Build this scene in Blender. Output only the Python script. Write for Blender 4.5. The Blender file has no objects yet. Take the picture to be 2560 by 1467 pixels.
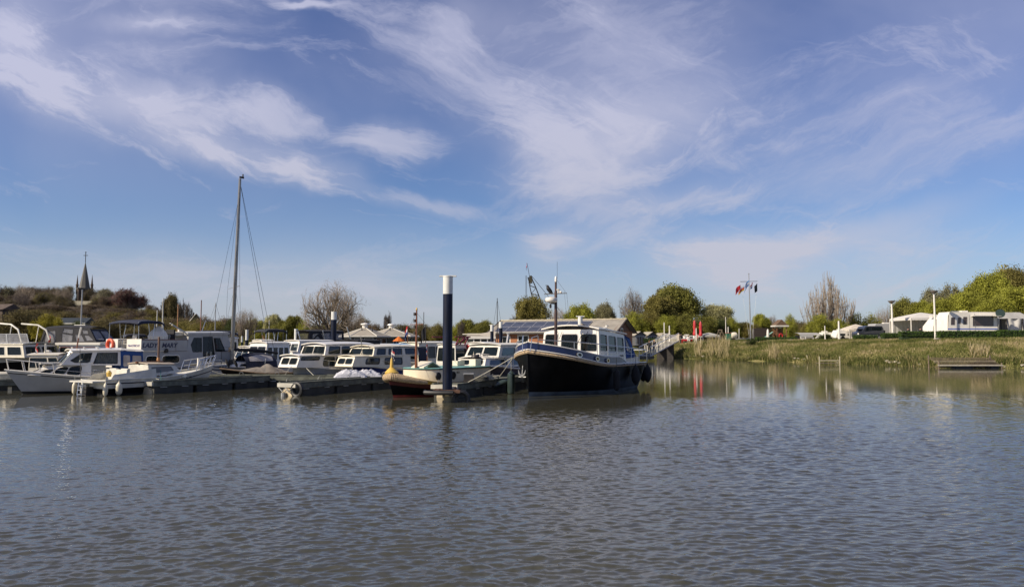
import bpy, bmesh, math, random
import numpy as np
from mathutils import Vector, Matrix
from mathutils.geometry import tessellate_polygon
R = math.radians
random.seed(7)
rng = np.random.default_rng(7)
S = bpy.context.scene
COL = S.collection

# ---------------------------------------------------------------- camera
FPX = 1849.0                       # focal length in photo pixels (photo is 2560 wide)
PITCH = math.atan(119.0 / FPX)
CAMZ = 2.6
cd = bpy.data.cameras.new('camera')
cam = bpy.data.objects.new('camera', cd)
COL.objects.link(cam)
cd.sensor_width = 36.0
cd.lens = 36.0 * FPX / 2560.0
cd.clip_start = 0.1
cd.clip_end = 6000
cam.location = (0, 0, CAMZ)
cam.rotation_euler = (R(90) + PITCH, 0, 0)
S.camera = cam

# ---------------------------------------------------------------- light
SUN_EL, SUN_AZ = 36.0, None
SD = Vector((-0.86, -0.42, 0)).normalized()          # horizontal direction towards the sun
sl = bpy.data.lights.new('sun', 'SUN')
sun = bpy.data.objects.new('sun', sl)
COL.objects.link(sun)
sl.energy = 5.0
sl.angle = R(0.5)
sl.color = (1.0, 0.88, 0.70)
tosun = Vector((SD.x * math.cos(R(SUN_EL)), SD.y * math.cos(R(SUN_EL)), math.sin(R(SUN_EL))))
sun.rotation_euler = tosun.to_track_quat('Z', 'Y').to_euler()
sun.location = (-30, -10, 40)

W = bpy.data.worlds.new('World')
S.world = W
W.use_nodes = True
nt = W.node_tree
for n in list(nt.nodes):
    nt.nodes.remove(n)
N = nt.nodes.new
LK = nt.links.new
def sock(node, i, v):
    if isinstance(v, bpy.types.NodeSocket):
        LK(v, node.inputs[i])
    else:
        node.inputs[i].default_value = v
def wmath(op, a, b=0.0, c=None, clamp=False):
    n = N('ShaderNodeMath'); n.operation = op; n.use_clamp = clamp
    sock(n, 0, a); sock(n, 1, b)
    if c is not None: sock(n, 2, c)
    return n.outputs[0]
def wmap(v, a, b, c=0.0, d=1.0, smooth=True):
    n = N('ShaderNodeMapRange'); n.interpolation_type = 'SMOOTHSTEP' if smooth else 'LINEAR'
    sock(n, 0, v); n.inputs[1].default_value = a; n.inputs[2].default_value = b
    n.inputs[3].default_value = c; n.inputs[4].default_value = d
    return n.outputs[0]
def wmix(f, a, b):
    n = N('ShaderNodeMix'); n.data_type = 'RGBA'
    sock(n, 0, f)
    for i, v in ((6, a), (7, b)):
        if isinstance(v, bpy.types.NodeSocket): LK(v, n.inputs[i])
        else: n.inputs[i].default_value = (*v, 1)
    return n.outputs[2]
sky = N('ShaderNodeTexSky'); sky.sky_type = 'NISHITA'; sky.sun_disc = False
sky.sun_elevation = R(SUN_EL)
sky.sun_rotation = math.atan2(SD.x, SD.y)
sky.altitude = 0; sky.air_density = 1.0; sky.dust_density = 0.6; sky.ozone_density = 2.2
tc = N('ShaderNodeTexCoord')
sep = N('ShaderNodeSeparateXYZ'); LK(tc.outputs['Generated'], sep.inputs[0])
dx, dy, dz = sep.outputs
ay = wmath('MAXIMUM', wmath('ABSOLUTE', dy), 0.06)
cu = wmath('DIVIDE', dx, ay)
cv = wmath('DIVIDE', dz, ay)
comb = N('ShaderNodeCombineXYZ'); LK(cu, comb.inputs[0]); LK(cv, comb.inputs[1])
UV = comb.outputs[0]
def noise(vec, scale, detail=4, rough=0.55, dist=0.0, col=False):
    n = N('ShaderNodeTexNoise'); LK(vec, n.inputs['Vector'])
    n.inputs['Scale'].default_value = scale; n.inputs['Detail'].default_value = detail
    n.inputs['Roughness'].default_value = rough; n.inputs['Distortion'].default_value = dist
    return n.outputs['Color' if col else 'Fac']
def vmath(op, a, b):
    n = N('ShaderNodeVectorMath'); n.operation = op
    for i, v in ((0, a), (1, b)):
        if isinstance(v, bpy.types.NodeSocket): LK(v, n.inputs[i])
        elif op == 'SCALE' and i == 1: n.inputs['Scale'].default_value = v
        else: n.inputs[i].default_value = v
    return n.outputs[1] if op == 'LENGTH' else n.outputs[0]
# the cirrus: streak directions are bent by a slow noise, then frayed by a fine one
w1 = vmath('SCALE', vmath('SUBTRACT', noise(UV, 2.4, 2, 0.5, 0, True), (0.5, 0.5, 0.5)), 0.085)
w2 = vmath('SCALE', vmath('SUBTRACT', noise(UV, 9.0, 4, 0.6, 0, True), (0.5, 0.5, 0.5)), 0.045)
UVW = vmath('ADD', vmath('ADD', UV, w1), w2)
def texmap(vec, loc, rot, scale):
    n = N('ShaderNodeMapping'); n.vector_type = 'TEXTURE'; LK(vec, n.inputs[0])
    n.inputs[1].default_value = (loc[0], loc[1], 0); n.inputs[2].default_value = (0, 0, rot)
    n.inputs[3].default_value = (scale[0], scale[1], 1)
    return n.outputs[0]
def fib(rot, sc, detail=9, lo=0.3, hi=0.7, aspect=4.0):
    m = texmap(UVW, (3.1 * rot, 1.7), rot, (aspect, 1.0))
    return wmap(noise(m, sc, detail, 0.66, 0.35), lo, hi)
def px2uv(px, py):
    # direction of a photo pixel expressed as azimuth/elevation tangents of the real sky
    u, v = (px - 1280) / FPX, (733.5 - py) / FPX
    y = math.cos(PITCH) - v * math.sin(PITCH)
    return u / y, (math.sin(PITCH) + v * math.cos(PITCH)) / y
F_dn = fib(R(-24), 15.0, aspect=5.5)            # fibres falling to the right
F_up = fib(R(22), 13.0, aspect=5)             # fibres rising to the right
F_fl = fib(R(-5), 15, aspect=7)
STREAKS = [  # x0,y0, x1,y1, half width px, strength, fibre
    (-150, 60, 330, 290, 85, .95, 0), (-60, 0, 120, 150, 120, .7, 0), (200, 235, 560, 262, 46, .95, 2), (300, 280, 640, 330, 60, .62, 0),
    (380, 322, 700, 410, 42, .95, 0), (620, 370, 900, 470, 46, 1.0, 0), (560, 250, 830, 350, 60, .75, 0),
    (860, 475, 1260, 545, 26, .5, 0), (840, 350, 1110, 358, 46, .7, 2), (220, 48, 560, 72, 22, .65, 2), (40, 0, 700, 90, 120, .25, 2),
    (640, 0, 900, 30, 15, .85, 2), (900, 20, 1330, 330, 150, .30, 0), (1030, 60, 1230, 110, 80, .5, 0),
    (1230, 270, 1560, 400, 100, .8, 0), (1320, 430, 1830, 225, 95, 1.0, 1), (1440, 240, 1640, 330, 55, .7, 0),
    (1230, 440, 1600, 415, 75, .85, 2), (1480, 520, 1870, 460, 40, .7, 1), (1300, 570, 1700, 500, 90, .5, 1),
    (1270, 610, 1460, 620, 45, .7, 2), (1560, 640, 2030, 600, 62, .85, 2), (1700, 690, 2420, 505, 44, .95, 1),
    (1650, 660, 2060, 690, 75, .6, 2), (1900, 640, 2560, 560, 110, .4, 1), (1900, 330, 2620, 180, 130, .25, 1),
    (1700, 470, 2620, 330, 140, .28, 1), (1200, 60, 2000, 200, 300, .36, 1), (1150, 200, 1900, 420, 260, .34, 0), (0, 640, 900, 700, 70, .34, 2),
    (700, 700, 1200, 720, 70, .34, 2), (150, 110, 700, 330, 110, .3, 0)]
tot = None
for (x0, y0, x1, y1, hw, st, f) in STREAKS:
    a = px2uv(x0, y0); b = px2uv(x1, y1)
    cx, cy = (a[0] + b[0]) / 2, (a[1] + b[1]) / 2
    hl = math.hypot(b[0] - a[0], b[1] - a[1]) / 2 * 1.12
    m = texmap(UVW, (cx, cy), math.atan2(b[1] - a[1], b[0] - a[0]), (hl, hw / FPX * 1.25))
    e = wmap(vmath('LENGTH', m, (0, 0, 0)), 1.28, 0.0, 0, 1, False)
    soft = wmap(e, 0.0, 1.0, 0, st * .5); gate = wmap(e, 0.0, 0.34, 0.38, 1.0)
    e = wmath('MULTIPLY_ADD', (F_dn, F_up, F_fl)[f], 0.72, wmath('SUBTRACT', e, 0.70))
    e = wmath('MAXIMUM', wmath('MULTIPLY', wmap(e, -0.15, 0.70, 0, st), gate), soft)
    tot = e if tot is None else wmath('SUBTRACT', wmath('ADD', tot, e), wmath('MULTIPLY', tot, e))
veil = wmath('MULTIPLY', wmap(noise(UVW, 1.6, 5, 0.55, 0.3), 0.34, 0.7), wmath('MULTIPLY_ADD', wmap(cv, 0.05, 0.42), 0.26, 0.06))
low = wmath('MULTIPLY', wmap(cv, 0.20, 0.01), wmath('MULTIPLY_ADD', noise(texmap(UVW, (0, 0), 0, (4, 1)), 9, 4), 0.6, 0.34))
cl = wmath('ADD', tot, wmath('ADD', veil, low), clamp=True)
cl = wmath('MULTIPLY', cl, 0.9)
# clear sky, a touch more violet high up, as in the photograph
hs = N('ShaderNodeMix'); hs.data_type = 'RGBA'; hs.blend_type = 'MULTIPLY'; hs.inputs[0].default_value = 1.0
LK(sky.outputs[0], hs.inputs[6])
LK(wmix(wmap(cv, 0.02, 0.45), (0.64, 0.84, 1.12), (0.80, 0.80, 1.10)), hs.inputs[7])
cloudcol = wmix(wmap(cv, 0.0, 0.45), (5.9, 5.9, 6.7), (6.2, 6.3, 8.1))
fin = wmix(cl, hs.outputs[2], cloudcol)
bg = N('ShaderNodeBackground'); LK(fin, bg.inputs[0]); bg.inputs[1].default_value = 0.075
wo = N('ShaderNodeOutputWorld'); LK(bg.outputs[0], wo.inputs[0])

vs = S.view_settings
vs.view_transform = 'Standard'; vs.look = 'None'; vs.exposure = 0.32; vs.gamma = 1.0
vs.use_curve_mapping = False
S.render.film_transparent = False
S.cycles.max_bounces = 8
S.cycles.transparent_max_bounces = 24

# ---------------------------------------------------------------- placing by measured bearing and distance
def at(px, py, Y):
    u, v = (px - 1280) / FPX, (733.5 - py) / FPX
    y = math.cos(PITCH) - v * math.sin(PITCH)
    k = Y / y
    return Vector((u * k, Y, CAMZ + (math.sin(PITCH) + v * math.cos(PITCH)) * k))
def onwater(px, py, z=0.0):
    u, v = (px - 1280) / FPX, (733.5 - py) / FPX
    y = math.cos(PITCH) - v * math.sin(PITCH)
    zz = math.sin(PITCH) + v * math.cos(PITCH)
    k = (z - CAMZ) / zz
    return Vector((u * k, y * k, z))

# ---------------------------------------------------------------- materials
MATS = {}
def mat(name, col, rough=0.6, metal=0.0, var=0.12, vs=3.0, bump=0.0, bs=20.0, spec=0.5, coat=0.0, stretch=None, col2=None, lo=0.35, hi=0.65, alpha=None, trans=0.0, emis=None):
    if name in MATS: return MATS[name]
    m = bpy.data.materials.new(name); m.use_nodes = True
    t = m.node_tree; b = t.nodes['Principled BSDF']
    b.inputs['Roughness'].default_value = rough
    b.inputs['Metallic'].default_value = metal
    b.inputs['Specular IOR Level'].default_value = spec
    if coat: b.inputs['Coat Weight'].default_value = coat; b.inputs['Coat Roughness'].default_value = 0.08
    tcn = t.nodes.new('ShaderNodeTexCoord'); vec = tcn.outputs['Object']
    if stretch:
        mp = t.nodes.new('ShaderNodeMapping'); mp.inputs[3].default_value = stretch
        t.links.new(vec, mp.inputs[0]); vec = mp.outputs[0]
    nz = t.nodes.new('ShaderNodeTexNoise'); t.links.new(vec, nz.inputs['Vector'])
    nz.inputs['Scale'].default_value = vs; nz.inputs['Detail'].default_value = 5
    mr = t.nodes.new('ShaderNodeMapRange'); t.links.new(nz.outputs['Fac'], mr.inputs[0])
    mr.inputs[1].default_value = lo; mr.inputs[2].default_value = hi
    mx = t.nodes.new('ShaderNodeMix'); mx.data_type = 'RGBA'
    t.links.new(mr.outputs[0], mx.inputs[0])
    c2 = col2 if col2 else tuple(min(1, c * (1 + var)) for c in col)
    c1 = col if col2 else tuple(c * (1 - var) for c in col)
    mx.inputs[6].default_value = (*c1, 1); mx.inputs[7].default_value = (*c2, 1)
    t.links.new(mx.outputs[2], b.inputs['Base Color'])
    if bump:
        n2 = t.nodes.new('ShaderNodeTexNoise'); t.links.new(vec, n2.inputs['Vector'])
        n2.inputs['Scale'].default_value = bs; n2.inputs['Detail'].default_value = 4
        bp = t.nodes.new('ShaderNodeBump'); bp.inputs['Strength'].default_value = 1.0; bp.inputs['Distance'].default_value = bump
        t.links.new(n2.outputs['Fac'], bp.inputs['Height']); t.links.new(bp.outputs[0], b.inputs['Normal'])
    if trans:
        tr = t.nodes.new('ShaderNodeBsdfTranslucent'); t.links.new(mx.outputs[2], tr.inputs[0])
        ms = t.nodes.new('ShaderNodeMixShader'); ms.inputs[0].default_value = trans
        t.links.new(b.outputs[0], ms.inputs[1]); t.links.new(tr.outputs[0], ms.inputs[2])
        t.links.new(ms.outputs[0], t.nodes['Material Output'].inputs[0])
    if alpha is not None:   # a see-through pane or plastic: real transmission tint plus gloss
        tp = t.nodes.new('ShaderNodeBsdfTransparent'); tp.inputs[0].default_value = (*alpha[1], 1)
        fr = t.nodes.new('ShaderNodeFresnel'); fr.inputs[0].default_value = 1.5
        ma = t.nodes.new('ShaderNodeMath'); ma.operation = 'ADD'; ma.use_clamp = True
        t.links.new(fr.outputs[0], ma.inputs[0]); ma.inputs[1].default_value = alpha[0]
        ms = t.nodes.new('ShaderNodeMixShader'); t.links.new(ma.outputs[0], ms.inputs[0])
        t.links.new(tp.outputs[0], ms.inputs[1]); t.links.new(b.outputs[0], ms.inputs[2])
        t.links.new(ms.outputs[0], t.nodes['Material Output'].inputs[0])
    MATS[name] = m
    return m
WHITE = mat('white_gelcoat', (.72, .68, .60), .28, var=.05, coat=.3, vs=1.5)
CREAM = mat('cream_paint', (.68, .62, .48), .35, var=.06, coat=.2)
GREYW = mat('pale_grey_paint', (.36, .355, .34), .35, var=.05, coat=.2)
OLDW = mat('weathered_white', (.58, .56, .49), .5, var=.14, vs=2.5)
BLACKP = mat('black_hull_paint', (.0028, .0028, .0032), .42, var=.4, coat=0.0, spec=.12, bump=.004, bs=1.4)
NAVY = mat('navy_paint', (.008, .017, .075), .3, var=.12, coat=.25)
NAVYC = mat('navy_canvas', (.012, .016, .035), .8, var=.25, bump=.01, bs=8)
BLUEC = mat('blue_canvas', (.015, .06, .20), .8, var=.2, bump=.015, bs=5)
BLACKC = mat('black_canvas', (.018, .018, .022), .85, var=.25, bump=.01, bs=8)
GREYC = mat('grey_tarpaulin', (.19, .165, .135), .85, var=.14, bump=.05, bs=3)
REDB = mat('red_antifouling', (.28, .035, .025), .6, var=.2)
BLUEB = mat('antifouling_sky_reflection', (.06, .075, .09), .6, var=.4, vs=1.5)  # antifouling band; its grey blue paints in the reflected sky
BLACKB = mat('dark_boot_stripe', (.012, .012, .013), .5)
RUB = mat('black_rubber', (.012, .012, .013), .55, var=.3)
TEAK = mat('varnished_wood', (.17, .055, .02), .35, var=.3, vs=6, stretch=(1, 1, .2), coat=.4)
WOODR = mat('weathered_rail_wood', (.35, .24, .14), .6, var=.25, vs=6)
ROPE = mat('coir_rope', (.38, .28, .17), .9, var=.3, vs=14, bump=.02, bs=30)
ROPEW = mat('pale_rope', (.42, .40, .33), .9, var=.2, vs=14)
STEEL = mat('stainless_tube', (.62, .62, .60), .25, .85, var=.05)
ALU = mat('aluminium', (.42, .41, .39), .4, .7, var=.1)
DARKM = mat('dark_metal', (.04, .035, .032), .5, .3, var=.3)
GALV = mat('galvanised_steel', (.33, .33, .32), .5, .5, var=.15)
YEL = mat('ochre_paint', (.55, .36, .07), .45, var=.12)
SEAG = mat('sea_green_deck', (.16, .33, .29), .6, var=.1)
PURP = mat('plum_grey_paint', (.085, .075, .095), .4, var=.12)
DECK = mat('deck_grey', (.35, .34, .30), .7, var=.12)
PANE = mat('window_glass', (.02, .03, .03), .06, var=.0, alpha=(.22, (.62, .66, .66)))
PANED = mat('dark_window_glass', (.012, .02, .022), .05, var=.2, alpha=(.55, (.3, .34, .34)))
PLAST = mat('clear_tent_plastic', (.35, .35, .37), .15, var=.2, alpha=(.42, (.8, .8, .8)), bump=.02, bs=3)
CURT = mat('net_curtain', (.60, .56, .50), .9, var=.15, vs=6, trans=.2)
CURG = mat('green_curtain', (.025, .085, .075), .9, var=.35, vs=8)
INT = mat('cabin_interior', (.10, .065, .04), .7, var=.3)
TRED = mat('tomato_red', (.46, .025, .028), .45, var=.1)
FEND = mat('white_fender_vinyl', (.62, .56, .42), .45, var=.1)
FENDB = mat('black_fender_cover', (.012, .012, .014), .9, var=.3)
FENDG = mat('dark_green_fender', (.03, .045, .04), .3, var=.2, coat=.4)

# ---------------------------------------------------------------- mesh helpers
class MB:
    def __init__(s): s.v = []; s.f = []; s.m = []
    def add(s, vs, fs, mi=0):
        o = len(s.v); s.v += [tuple(p) for p in vs]
        for f in fs: s.f.append(tuple(i + o for i in f)); s.m.append(mi)
        return s
    def box(s, c, d, rz=0.0, mi=0, top=None):
        hx, hy, hz = d[0] / 2, d[1] / 2, d[2] / 2
        t = top or (1, 1)
        ca, sa = math.cos(rz), math.sin(rz); P = []
        for z in (-1, 1):
            kx, ky = (t if z > 0 else (1, 1))
            for x, y in ((-1, -1), (1, -1), (1, 1), (-1, 1)):
                X, Y = x * hx * kx, y * hy * ky
                P.append((c[0] + X * ca - Y * sa, c[1] + X * sa + Y * ca, c[2] + z * hz))
        return s.add(P, [(3, 2, 1, 0), (4, 5, 6, 7), (0, 1, 5, 4), (1, 2, 6, 5), (2, 3, 7, 6), (3, 0, 4, 7)], mi)
    def tube(s, pts, r, n=6, mi=0, cap=True):
        pts = [Vector(p) for p in pts]; k = len(pts)
        rs = r if isinstance(r, (list, tuple)) else [r] * k
        o = len(s.v); up = None
        for i, p in enumerate(pts):
            d = (pts[min(i + 1, k - 1)] - pts[max(i - 1, 0)])
            if d.length < 1e-9: d = Vector((0, 0, 1))
            d.normalize()
            if up is None: up = Vector((0, 0, 1)) if abs(d.z) < .95 else Vector((1, 0, 0))
            a = d.cross(up)
            if a.length < 1e-4: a = d.cross(Vector((1, 0, 0)))
            a.normalize(); b = a.cross(d); up = b if abs(d.dot(b)) < .9 else up
            for j in range(n):
                t = 2 * math.pi * j / n
                q = p + (a * math.cos(t) + b * math.sin(t)) * rs[i]
                s.v.append(tuple(q))
        for i in range(k - 1):
            for j in range(n):
                j2 = (j + 1) % n
                s.f.append((o + i * n + j, o + i * n + j2, o + (i + 1) * n + j2, o + (i + 1) * n + j)); s.m.append(mi)
        if cap:
            s.f.append(tuple(o + j for j in range(n))[::-1]); s.m.append(mi)
            s.f.append(tuple(o + (k - 1) * n + j for j in range(n))); s.m.append(mi)
        return s
    def lathe(s, prof, c=(0, 0, 0), n=12, mi=0, axis=(0, 0, 1)):
        c = Vector(c); ax = Vector(axis).normalized(); q = ax.to_track_quat('Z', 'Y'); o = len(s.v)
        for r, z in prof:
            for j in range(n):
                t = 2 * math.pi * j / n
                s.v.append(tuple(c + q @ Vector((r * math.cos(t), r * math.sin(t), z))))
        for i in range(len(prof) - 1):
            for j in range(n):
                j2 = (j + 1) % n
                s.f.append((o + i * n + j, o + i * n + j2, o + (i + 1) * n + j2, o + (i + 1) * n + j)); s.m.append(mi)
        s.f.append(tuple(o + j for j in range(n))[::-1]); s.m.append(mi)
        s.f.append(tuple(o + (len(prof) - 1) * n + j for j in range(n))); s.m.append(mi)
        return s
    def grid(s, P, mi=0):      # P[i][j] points
        o = len(s.v); a, b = len(P), len(P[0])
        for row in P: s.v += [tuple(p) for p in row]
        for i in range(a - 1):
            for j in range(b - 1):
                s.f.append((o + i * b + j, o + (i + 1) * b + j, o + (i + 1) * b + j + 1, o + i * b + j + 1)); s.m.append(mi)
        return s
    def prism(s, poly, n, th, mi=0):   # poly: 3-D loop, extruded by -n*th
        n = Vector(n).normalized(); P = [Vector(p) for p in poly]; k = len(P)
        vs_ = P + [p - n * th for p in P]
        tri = tessellate_polygon([P])
        fs = []
        for t in tri:
            a, b, c = (P[i] for i in t)
            if (b - a).cross(c - a).dot(n) < 0: t = t[::-1]
            fs.append(tuple(t)); fs.append(tuple(i + k for i in t[::-1]))
        for i in range(k): fs.append((i, (i + 1) % k, (i + 1) % k + k, i + k))
        return s.add(vs_, fs, mi)
    def mesh(s, name, mats, smooth=False, ang=35):
        me = bpy.data.meshes.new(name); me.from_pydata(s.v, [], s.f)
        for m in (mats if isinstance(mats, (list, tuple)) else [mats]): me.materials.append(m)
        if any(s.m): me.polygons.foreach_set('material_index', s.m)
        if smooth:
            me.polygons.foreach_set('use_smooth', [True] * len(s.f))
            me.set_sharp_from_angle(angle=R(ang))
        me.update()
        return me
    def obj(s, name, mats, parent=None, smooth=False, ang=35, **kw):
        return link(name, s.mesh(name, mats, smooth, ang), parent, **kw)
def link(name, me, parent=None, loc=None, rz=None, **kw):
    o = bpy.data.objects.new(name, me); COL.objects.link(o)
    if parent is not None: o.parent = parent
    if loc is not None: o.location = loc
    if rz is not None: o.rotation_euler = (0, 0, rz)
    for k, v in kw.items(): o[k] = v
    return o
def thing(name, label, cat, loc=(0, 0, 0), rz=0.0, group=None):
    o = bpy.data.objects.new(name, None); COL.objects.link(o)
    o.location = loc; o.rotation_euler = (0, 0, rz); o.empty_display_size = .3
    o['label'] = label; o['category'] = cat
    if group: o['group'] = group
    return o
def tag(o, label, cat, group=None):
    o['label'] = label; o['category'] = cat
    if group: o['group'] = group
    return o
def copy_tree(o, loc=None, rz=None, label=None, parent=None, scale=None):
    c = o.copy(); COL.objects.link(c)
    if parent is not None: c.parent = parent
    if loc is not None: c.location = loc
    if rz is not None: c.rotation_euler = (0, 0, rz)
    if scale is not None: c.scale = scale
    if label: c['label'] = label
    for ch in KIDS(o): copy_tree(ch, parent=c)
    return c
def KIDS(o): return [c for c in o.children]
# ================================================================ water and land
def water_material():
    m = bpy.data.materials.new('harbour_water'); m.use_nodes = True
    t = m.node_tree; b = t.nodes['Principled BSDF']; n_ = t.nodes.new; l = t.links.new
    b.inputs['Base Color'].default_value = (.052, .051, .036, 1)
    b.inputs['Roughness'].default_value = .07; b.inputs['IOR'].default_value = 1.62; b.inputs['Specular Tint'].default_value = (.97, .97, .84, 1)
    g = n_('ShaderNodeNewGeometry')
    def mp(sc, rot=0):
        q = n_('ShaderNodeMapping'); q.inputs[3].default_value = sc; q.inputs[2].default_value = (0, 0, rot); l(g.outputs['Position'], q.inputs[0]); return q.outputs[0]
    def nz(v, s, d, r=.5, di=0):
        q = n_('ShaderNodeTexNoise'); l(v, q.inputs['Vector']); q.inputs['Scale'].default_value = s
        q.inputs['Detail'].default_value = d; q.inputs['Roughness'].default_value = r; q.inputs['Distortion'].default_value = di; return q.outputs['Fac']
    def mt(op, a, b_, c=None):
        q = n_('ShaderNodeMath'); q.operation = op
        for i, v in enumerate((a, b_, c)):
            if v is None: continue
            if isinstance(v, bpy.types.NodeSocket): l(v, q.inputs[i])
            else: q.inputs[i].default_value = v
        return q.outputs[0]
    def rg(v, a, b_, c, d):
        q = n_('ShaderNodeMapRange'); q.interpolation_type = 'SMOOTHSTEP'; l(v, q.inputs[0])
        for i, x in enumerate((a, b_, c, d)): q.inputs[i + 1].default_value = x
        return q.outputs[0]
    sp = n_('ShaderNodeSeparateXYZ'); l(g.outputs['Position'], sp.inputs[0])
    # wind reaches the open basin; the water among and behind the moorings lies in their lee
    wob = mt('MULTIPLY_ADD', nz(mp((1, .8, 1)), .22, 4), 11.0, sp.outputs[1])
    lee = rg(wob, 30.5, 40.5, 1.0, 0.0)
    patch = rg(nz(mp((1, .55, 1), .3), .09, 3), .36, .62, .62, 1.15)
    leftcalm = rg(sp.outputs[0], -16.0, 5.0, .55, 1.0)
    ripple = nz(mp((.62, 1.25, 1), R(14)), 3.1, 3, .5, .9)
    fine = nz(mp((.7, 1.5, 1), R(-8)), 9.0, 2, .5, .5)
    swell = nz(mp((.5, 1, 1), R(10)), .9, 2)
    h = mt('ADD', mt('MULTIPLY', ripple, .020), mt('ADD', mt('MULTIPLY', fine, .004), mt('MULTIPLY', swell, .02)))
    h = mt('MULTIPLY', h, mt('MULTIPLY', mt('MULTIPLY', lee, leftcalm), patch))
    calm = mt('MULTIPLY', nz(mp((.3, 1, 1)), 1.4, 3), .0035)
    h = mt('ADD', h, calm)
    bp = n_('ShaderNodeBump'); bp.inputs['Strength'].default_value = 1; bp.inputs['Distance'].default_value = 1.0
    l(h, bp.inputs['Height']); l(bp.outputs[0], b.inputs['Normal'])
    return m
def water_sheet():
    # one sheet; real ripples where the bank we stand on is near, flat beyond
    g = np.random.default_rng(3)
    Yr = np.concatenate([[-60, -20, -5, 1, 3], np.exp(np.linspace(math.log(4.5), math.log(48), 880)), [52, 60, 75, 95, 130, 200, 420]])
    ud = np.linspace(-.82, .82, 780); uo = np.array([.84, .9, 1.1, 1.6, 3, 8, 30, 160]); U = np.concatenate([-uo[::-1], ud, uo])
    Yg, Ug = np.meshgrid(Yr, U, indexing='ij'); Xg = Ug * np.maximum(Yg, 4.5); H = np.zeros_like(Xg)
    near = (smooth(4.6, 6, Yg) * smooth(-47, -40, -Yg)) * smooth(-.81, -.76, -np.abs(Ug))
    rs = 2.3 * Yg * .0027
    for k in range(52):
        lam = .095 * (5.8 ** (k / 51)); th = math.pi / 2 + g.normal(0, .50) + .18
        kx, ky = math.cos(th) * 6.283 / lam, math.sin(th) * 6.283 / lam
        ph = g.uniform(0, 6.283); amp = .0098 * lam ** .9 / (1 + (lam / .33) ** 2)
        # wave groups: each train swells and dies away across the basin
        gx, gy, gp = g.normal(0, .9 / lam ** .6), g.normal(0, .6 / lam ** .6), g.uniform(0, 6.283)
        env = .55 + .45 * np.sin(Xg * gx + Yg * gy + gp) * np.sin(Xg * gy * .7 - Yg * gx * .5 + gp * 2)
        w_ = np.sin(Xg * kx + Yg * ky + ph + .6 * np.sin(Xg * gx * 1.7 + Yg * gy * 1.3))
        H += amp * env * (w_ + .28 * (2 * np.abs((w_ + 1) / 2) ** 2 - 1)) * np.clip(lam / rs - .8, 0, 1)
    wob = Yg + 2.6 * np.sin(Xg * .21 + 1) + 1.6 * np.sin(Xg * .53 + Yg * .2) + .8 * np.sin(Xg * 1.3 + 2)
    lee = 1 - smooth(28.5, 36.5, wob); calm = .50 + .50 * smooth(-15, 3, Xg + .3 * Yg)
    gust = .78 + .32 * np.sin(Xg * .16 + .11 * Yg + 2) * np.sin(Yg * .23 - Xg * .07)
    H *= near * lee * calm * gust * 1.25
    V = np.stack([Xg, Yg, H], -1).reshape(-1, 3); a, b = Xg.shape
    ii = np.arange(a - 1)[:, None] * b + np.arange(b - 1)[None, :]; Q = np.stack([ii, ii + 1, ii + b + 1, ii + b], -1).reshape(-1, 4)
    me = bpy.data.meshes.new('water'); n = len(Q)
    me.vertices.add(len(V)); me.vertices.foreach_set('co', V.reshape(-1)); me.loops.add(n * 4); me.loops.foreach_set('vertex_index', Q.reshape(-1))
    me.polygons.add(n); me.polygons.foreach_set('loop_start', np.arange(n) * 4); me.polygons.foreach_set('use_smooth', np.ones(n, bool)); me.update(calc_edges=True)
    me.materials.append(water_material()); link('water', me, kind='structure')

SHORE = [(-900, 20), (-300, 70), (-120, 92), (-60, 97), (0, 103), (15, 108), (20, 121), (23, 122), (25.5, 112), (30, 101), (35.4, 91.5), (38.5, 83), (41.8, 76), (45, 72.5), (48.5, 71), (55, 68), (70, 60), (100, 46), (200, 20), (900, -60)]
def shore_dist(x, y):
    x = np.asarray(x, float); y = np.asarray(y, float)
    best = np.full(x.shape, 1e9); sy = np.zeros(x.shape)
    for (ax, ay_), (bx, by) in zip(SHORE[:-1], SHORE[1:]):
        ex, ey = bx - ax, by - ay_
        t = np.clip(((x - ax) * ex + (y - ay_) * ey) / (ex * ex + ey * ey), 0, 1)
        d = np.hypot(x - ax - t * ex, y - ay_ - t * ey)
        s = np.sign(ex * (y - ay_) - ey * (x - ax))
        upd = d < best
        best = np.where(upd, d, best); sy = np.where(upd, s, sy)
    return best * sy
def smooth(a, b, v):
    t = np.clip((v - a) / (b - a), 0, 1); return t * t * (3 - 2 * t)
water_sheet()
def ground_z(x, y):
    x = np.asarray(x, float); y = np.asarray(y, float)
    wob = .6 * np.sin(x * .9 + 1.3 * np.sin(y * .35)) * np.cos(y * .55) + .35 * np.sin(2.1 * x + y * 1.4)
    d = shore_dist(x, y) + .55 * wob
    top = 1.25 + 1.4 * smooth(16, 25, x) + .2 * smooth(40, 60, x) - .0 * y
    wid = 3.0 + 5.5 * smooth(16, 30, x)
    h = -1.6 + 1.75 * smooth(-2.5, .25, d) + (top - .15) * (lambda t: t * (1.75 - .75 * t))(np.clip(d / wid, 0, 1))
    h += .07 * np.sin(x * 1.7 + y * .8) * np.cos(y * 1.9 - x) * (d > 0) * np.clip(1.4 - d / 12, 0, 1)
    hill = 11.5 * smooth(195, 300, y) * smooth(-95, -165, x)
    return h + hill
def GZ(x, y): return float(ground_z(np.array([x]), np.array([y]))[0])
xs = np.concatenate([np.linspace(-900, -130, 24), np.linspace(-120, 10, 66), np.linspace(11.5, 80, 175), np.linspace(84, 200, 24), np.linspace(240, 900, 16)])
ys = np.concatenate([np.linspace(-60, 50, 16), np.linspace(55, 135, 165), np.linspace(138, 400, 50), np.linspace(450, 1500, 14)])
X, Y = np.meshgrid(xs, ys, indexing='ij')
Z = ground_z(X, Y)
nv = X.size; me = bpy.data.meshes.new('terrain')
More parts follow.
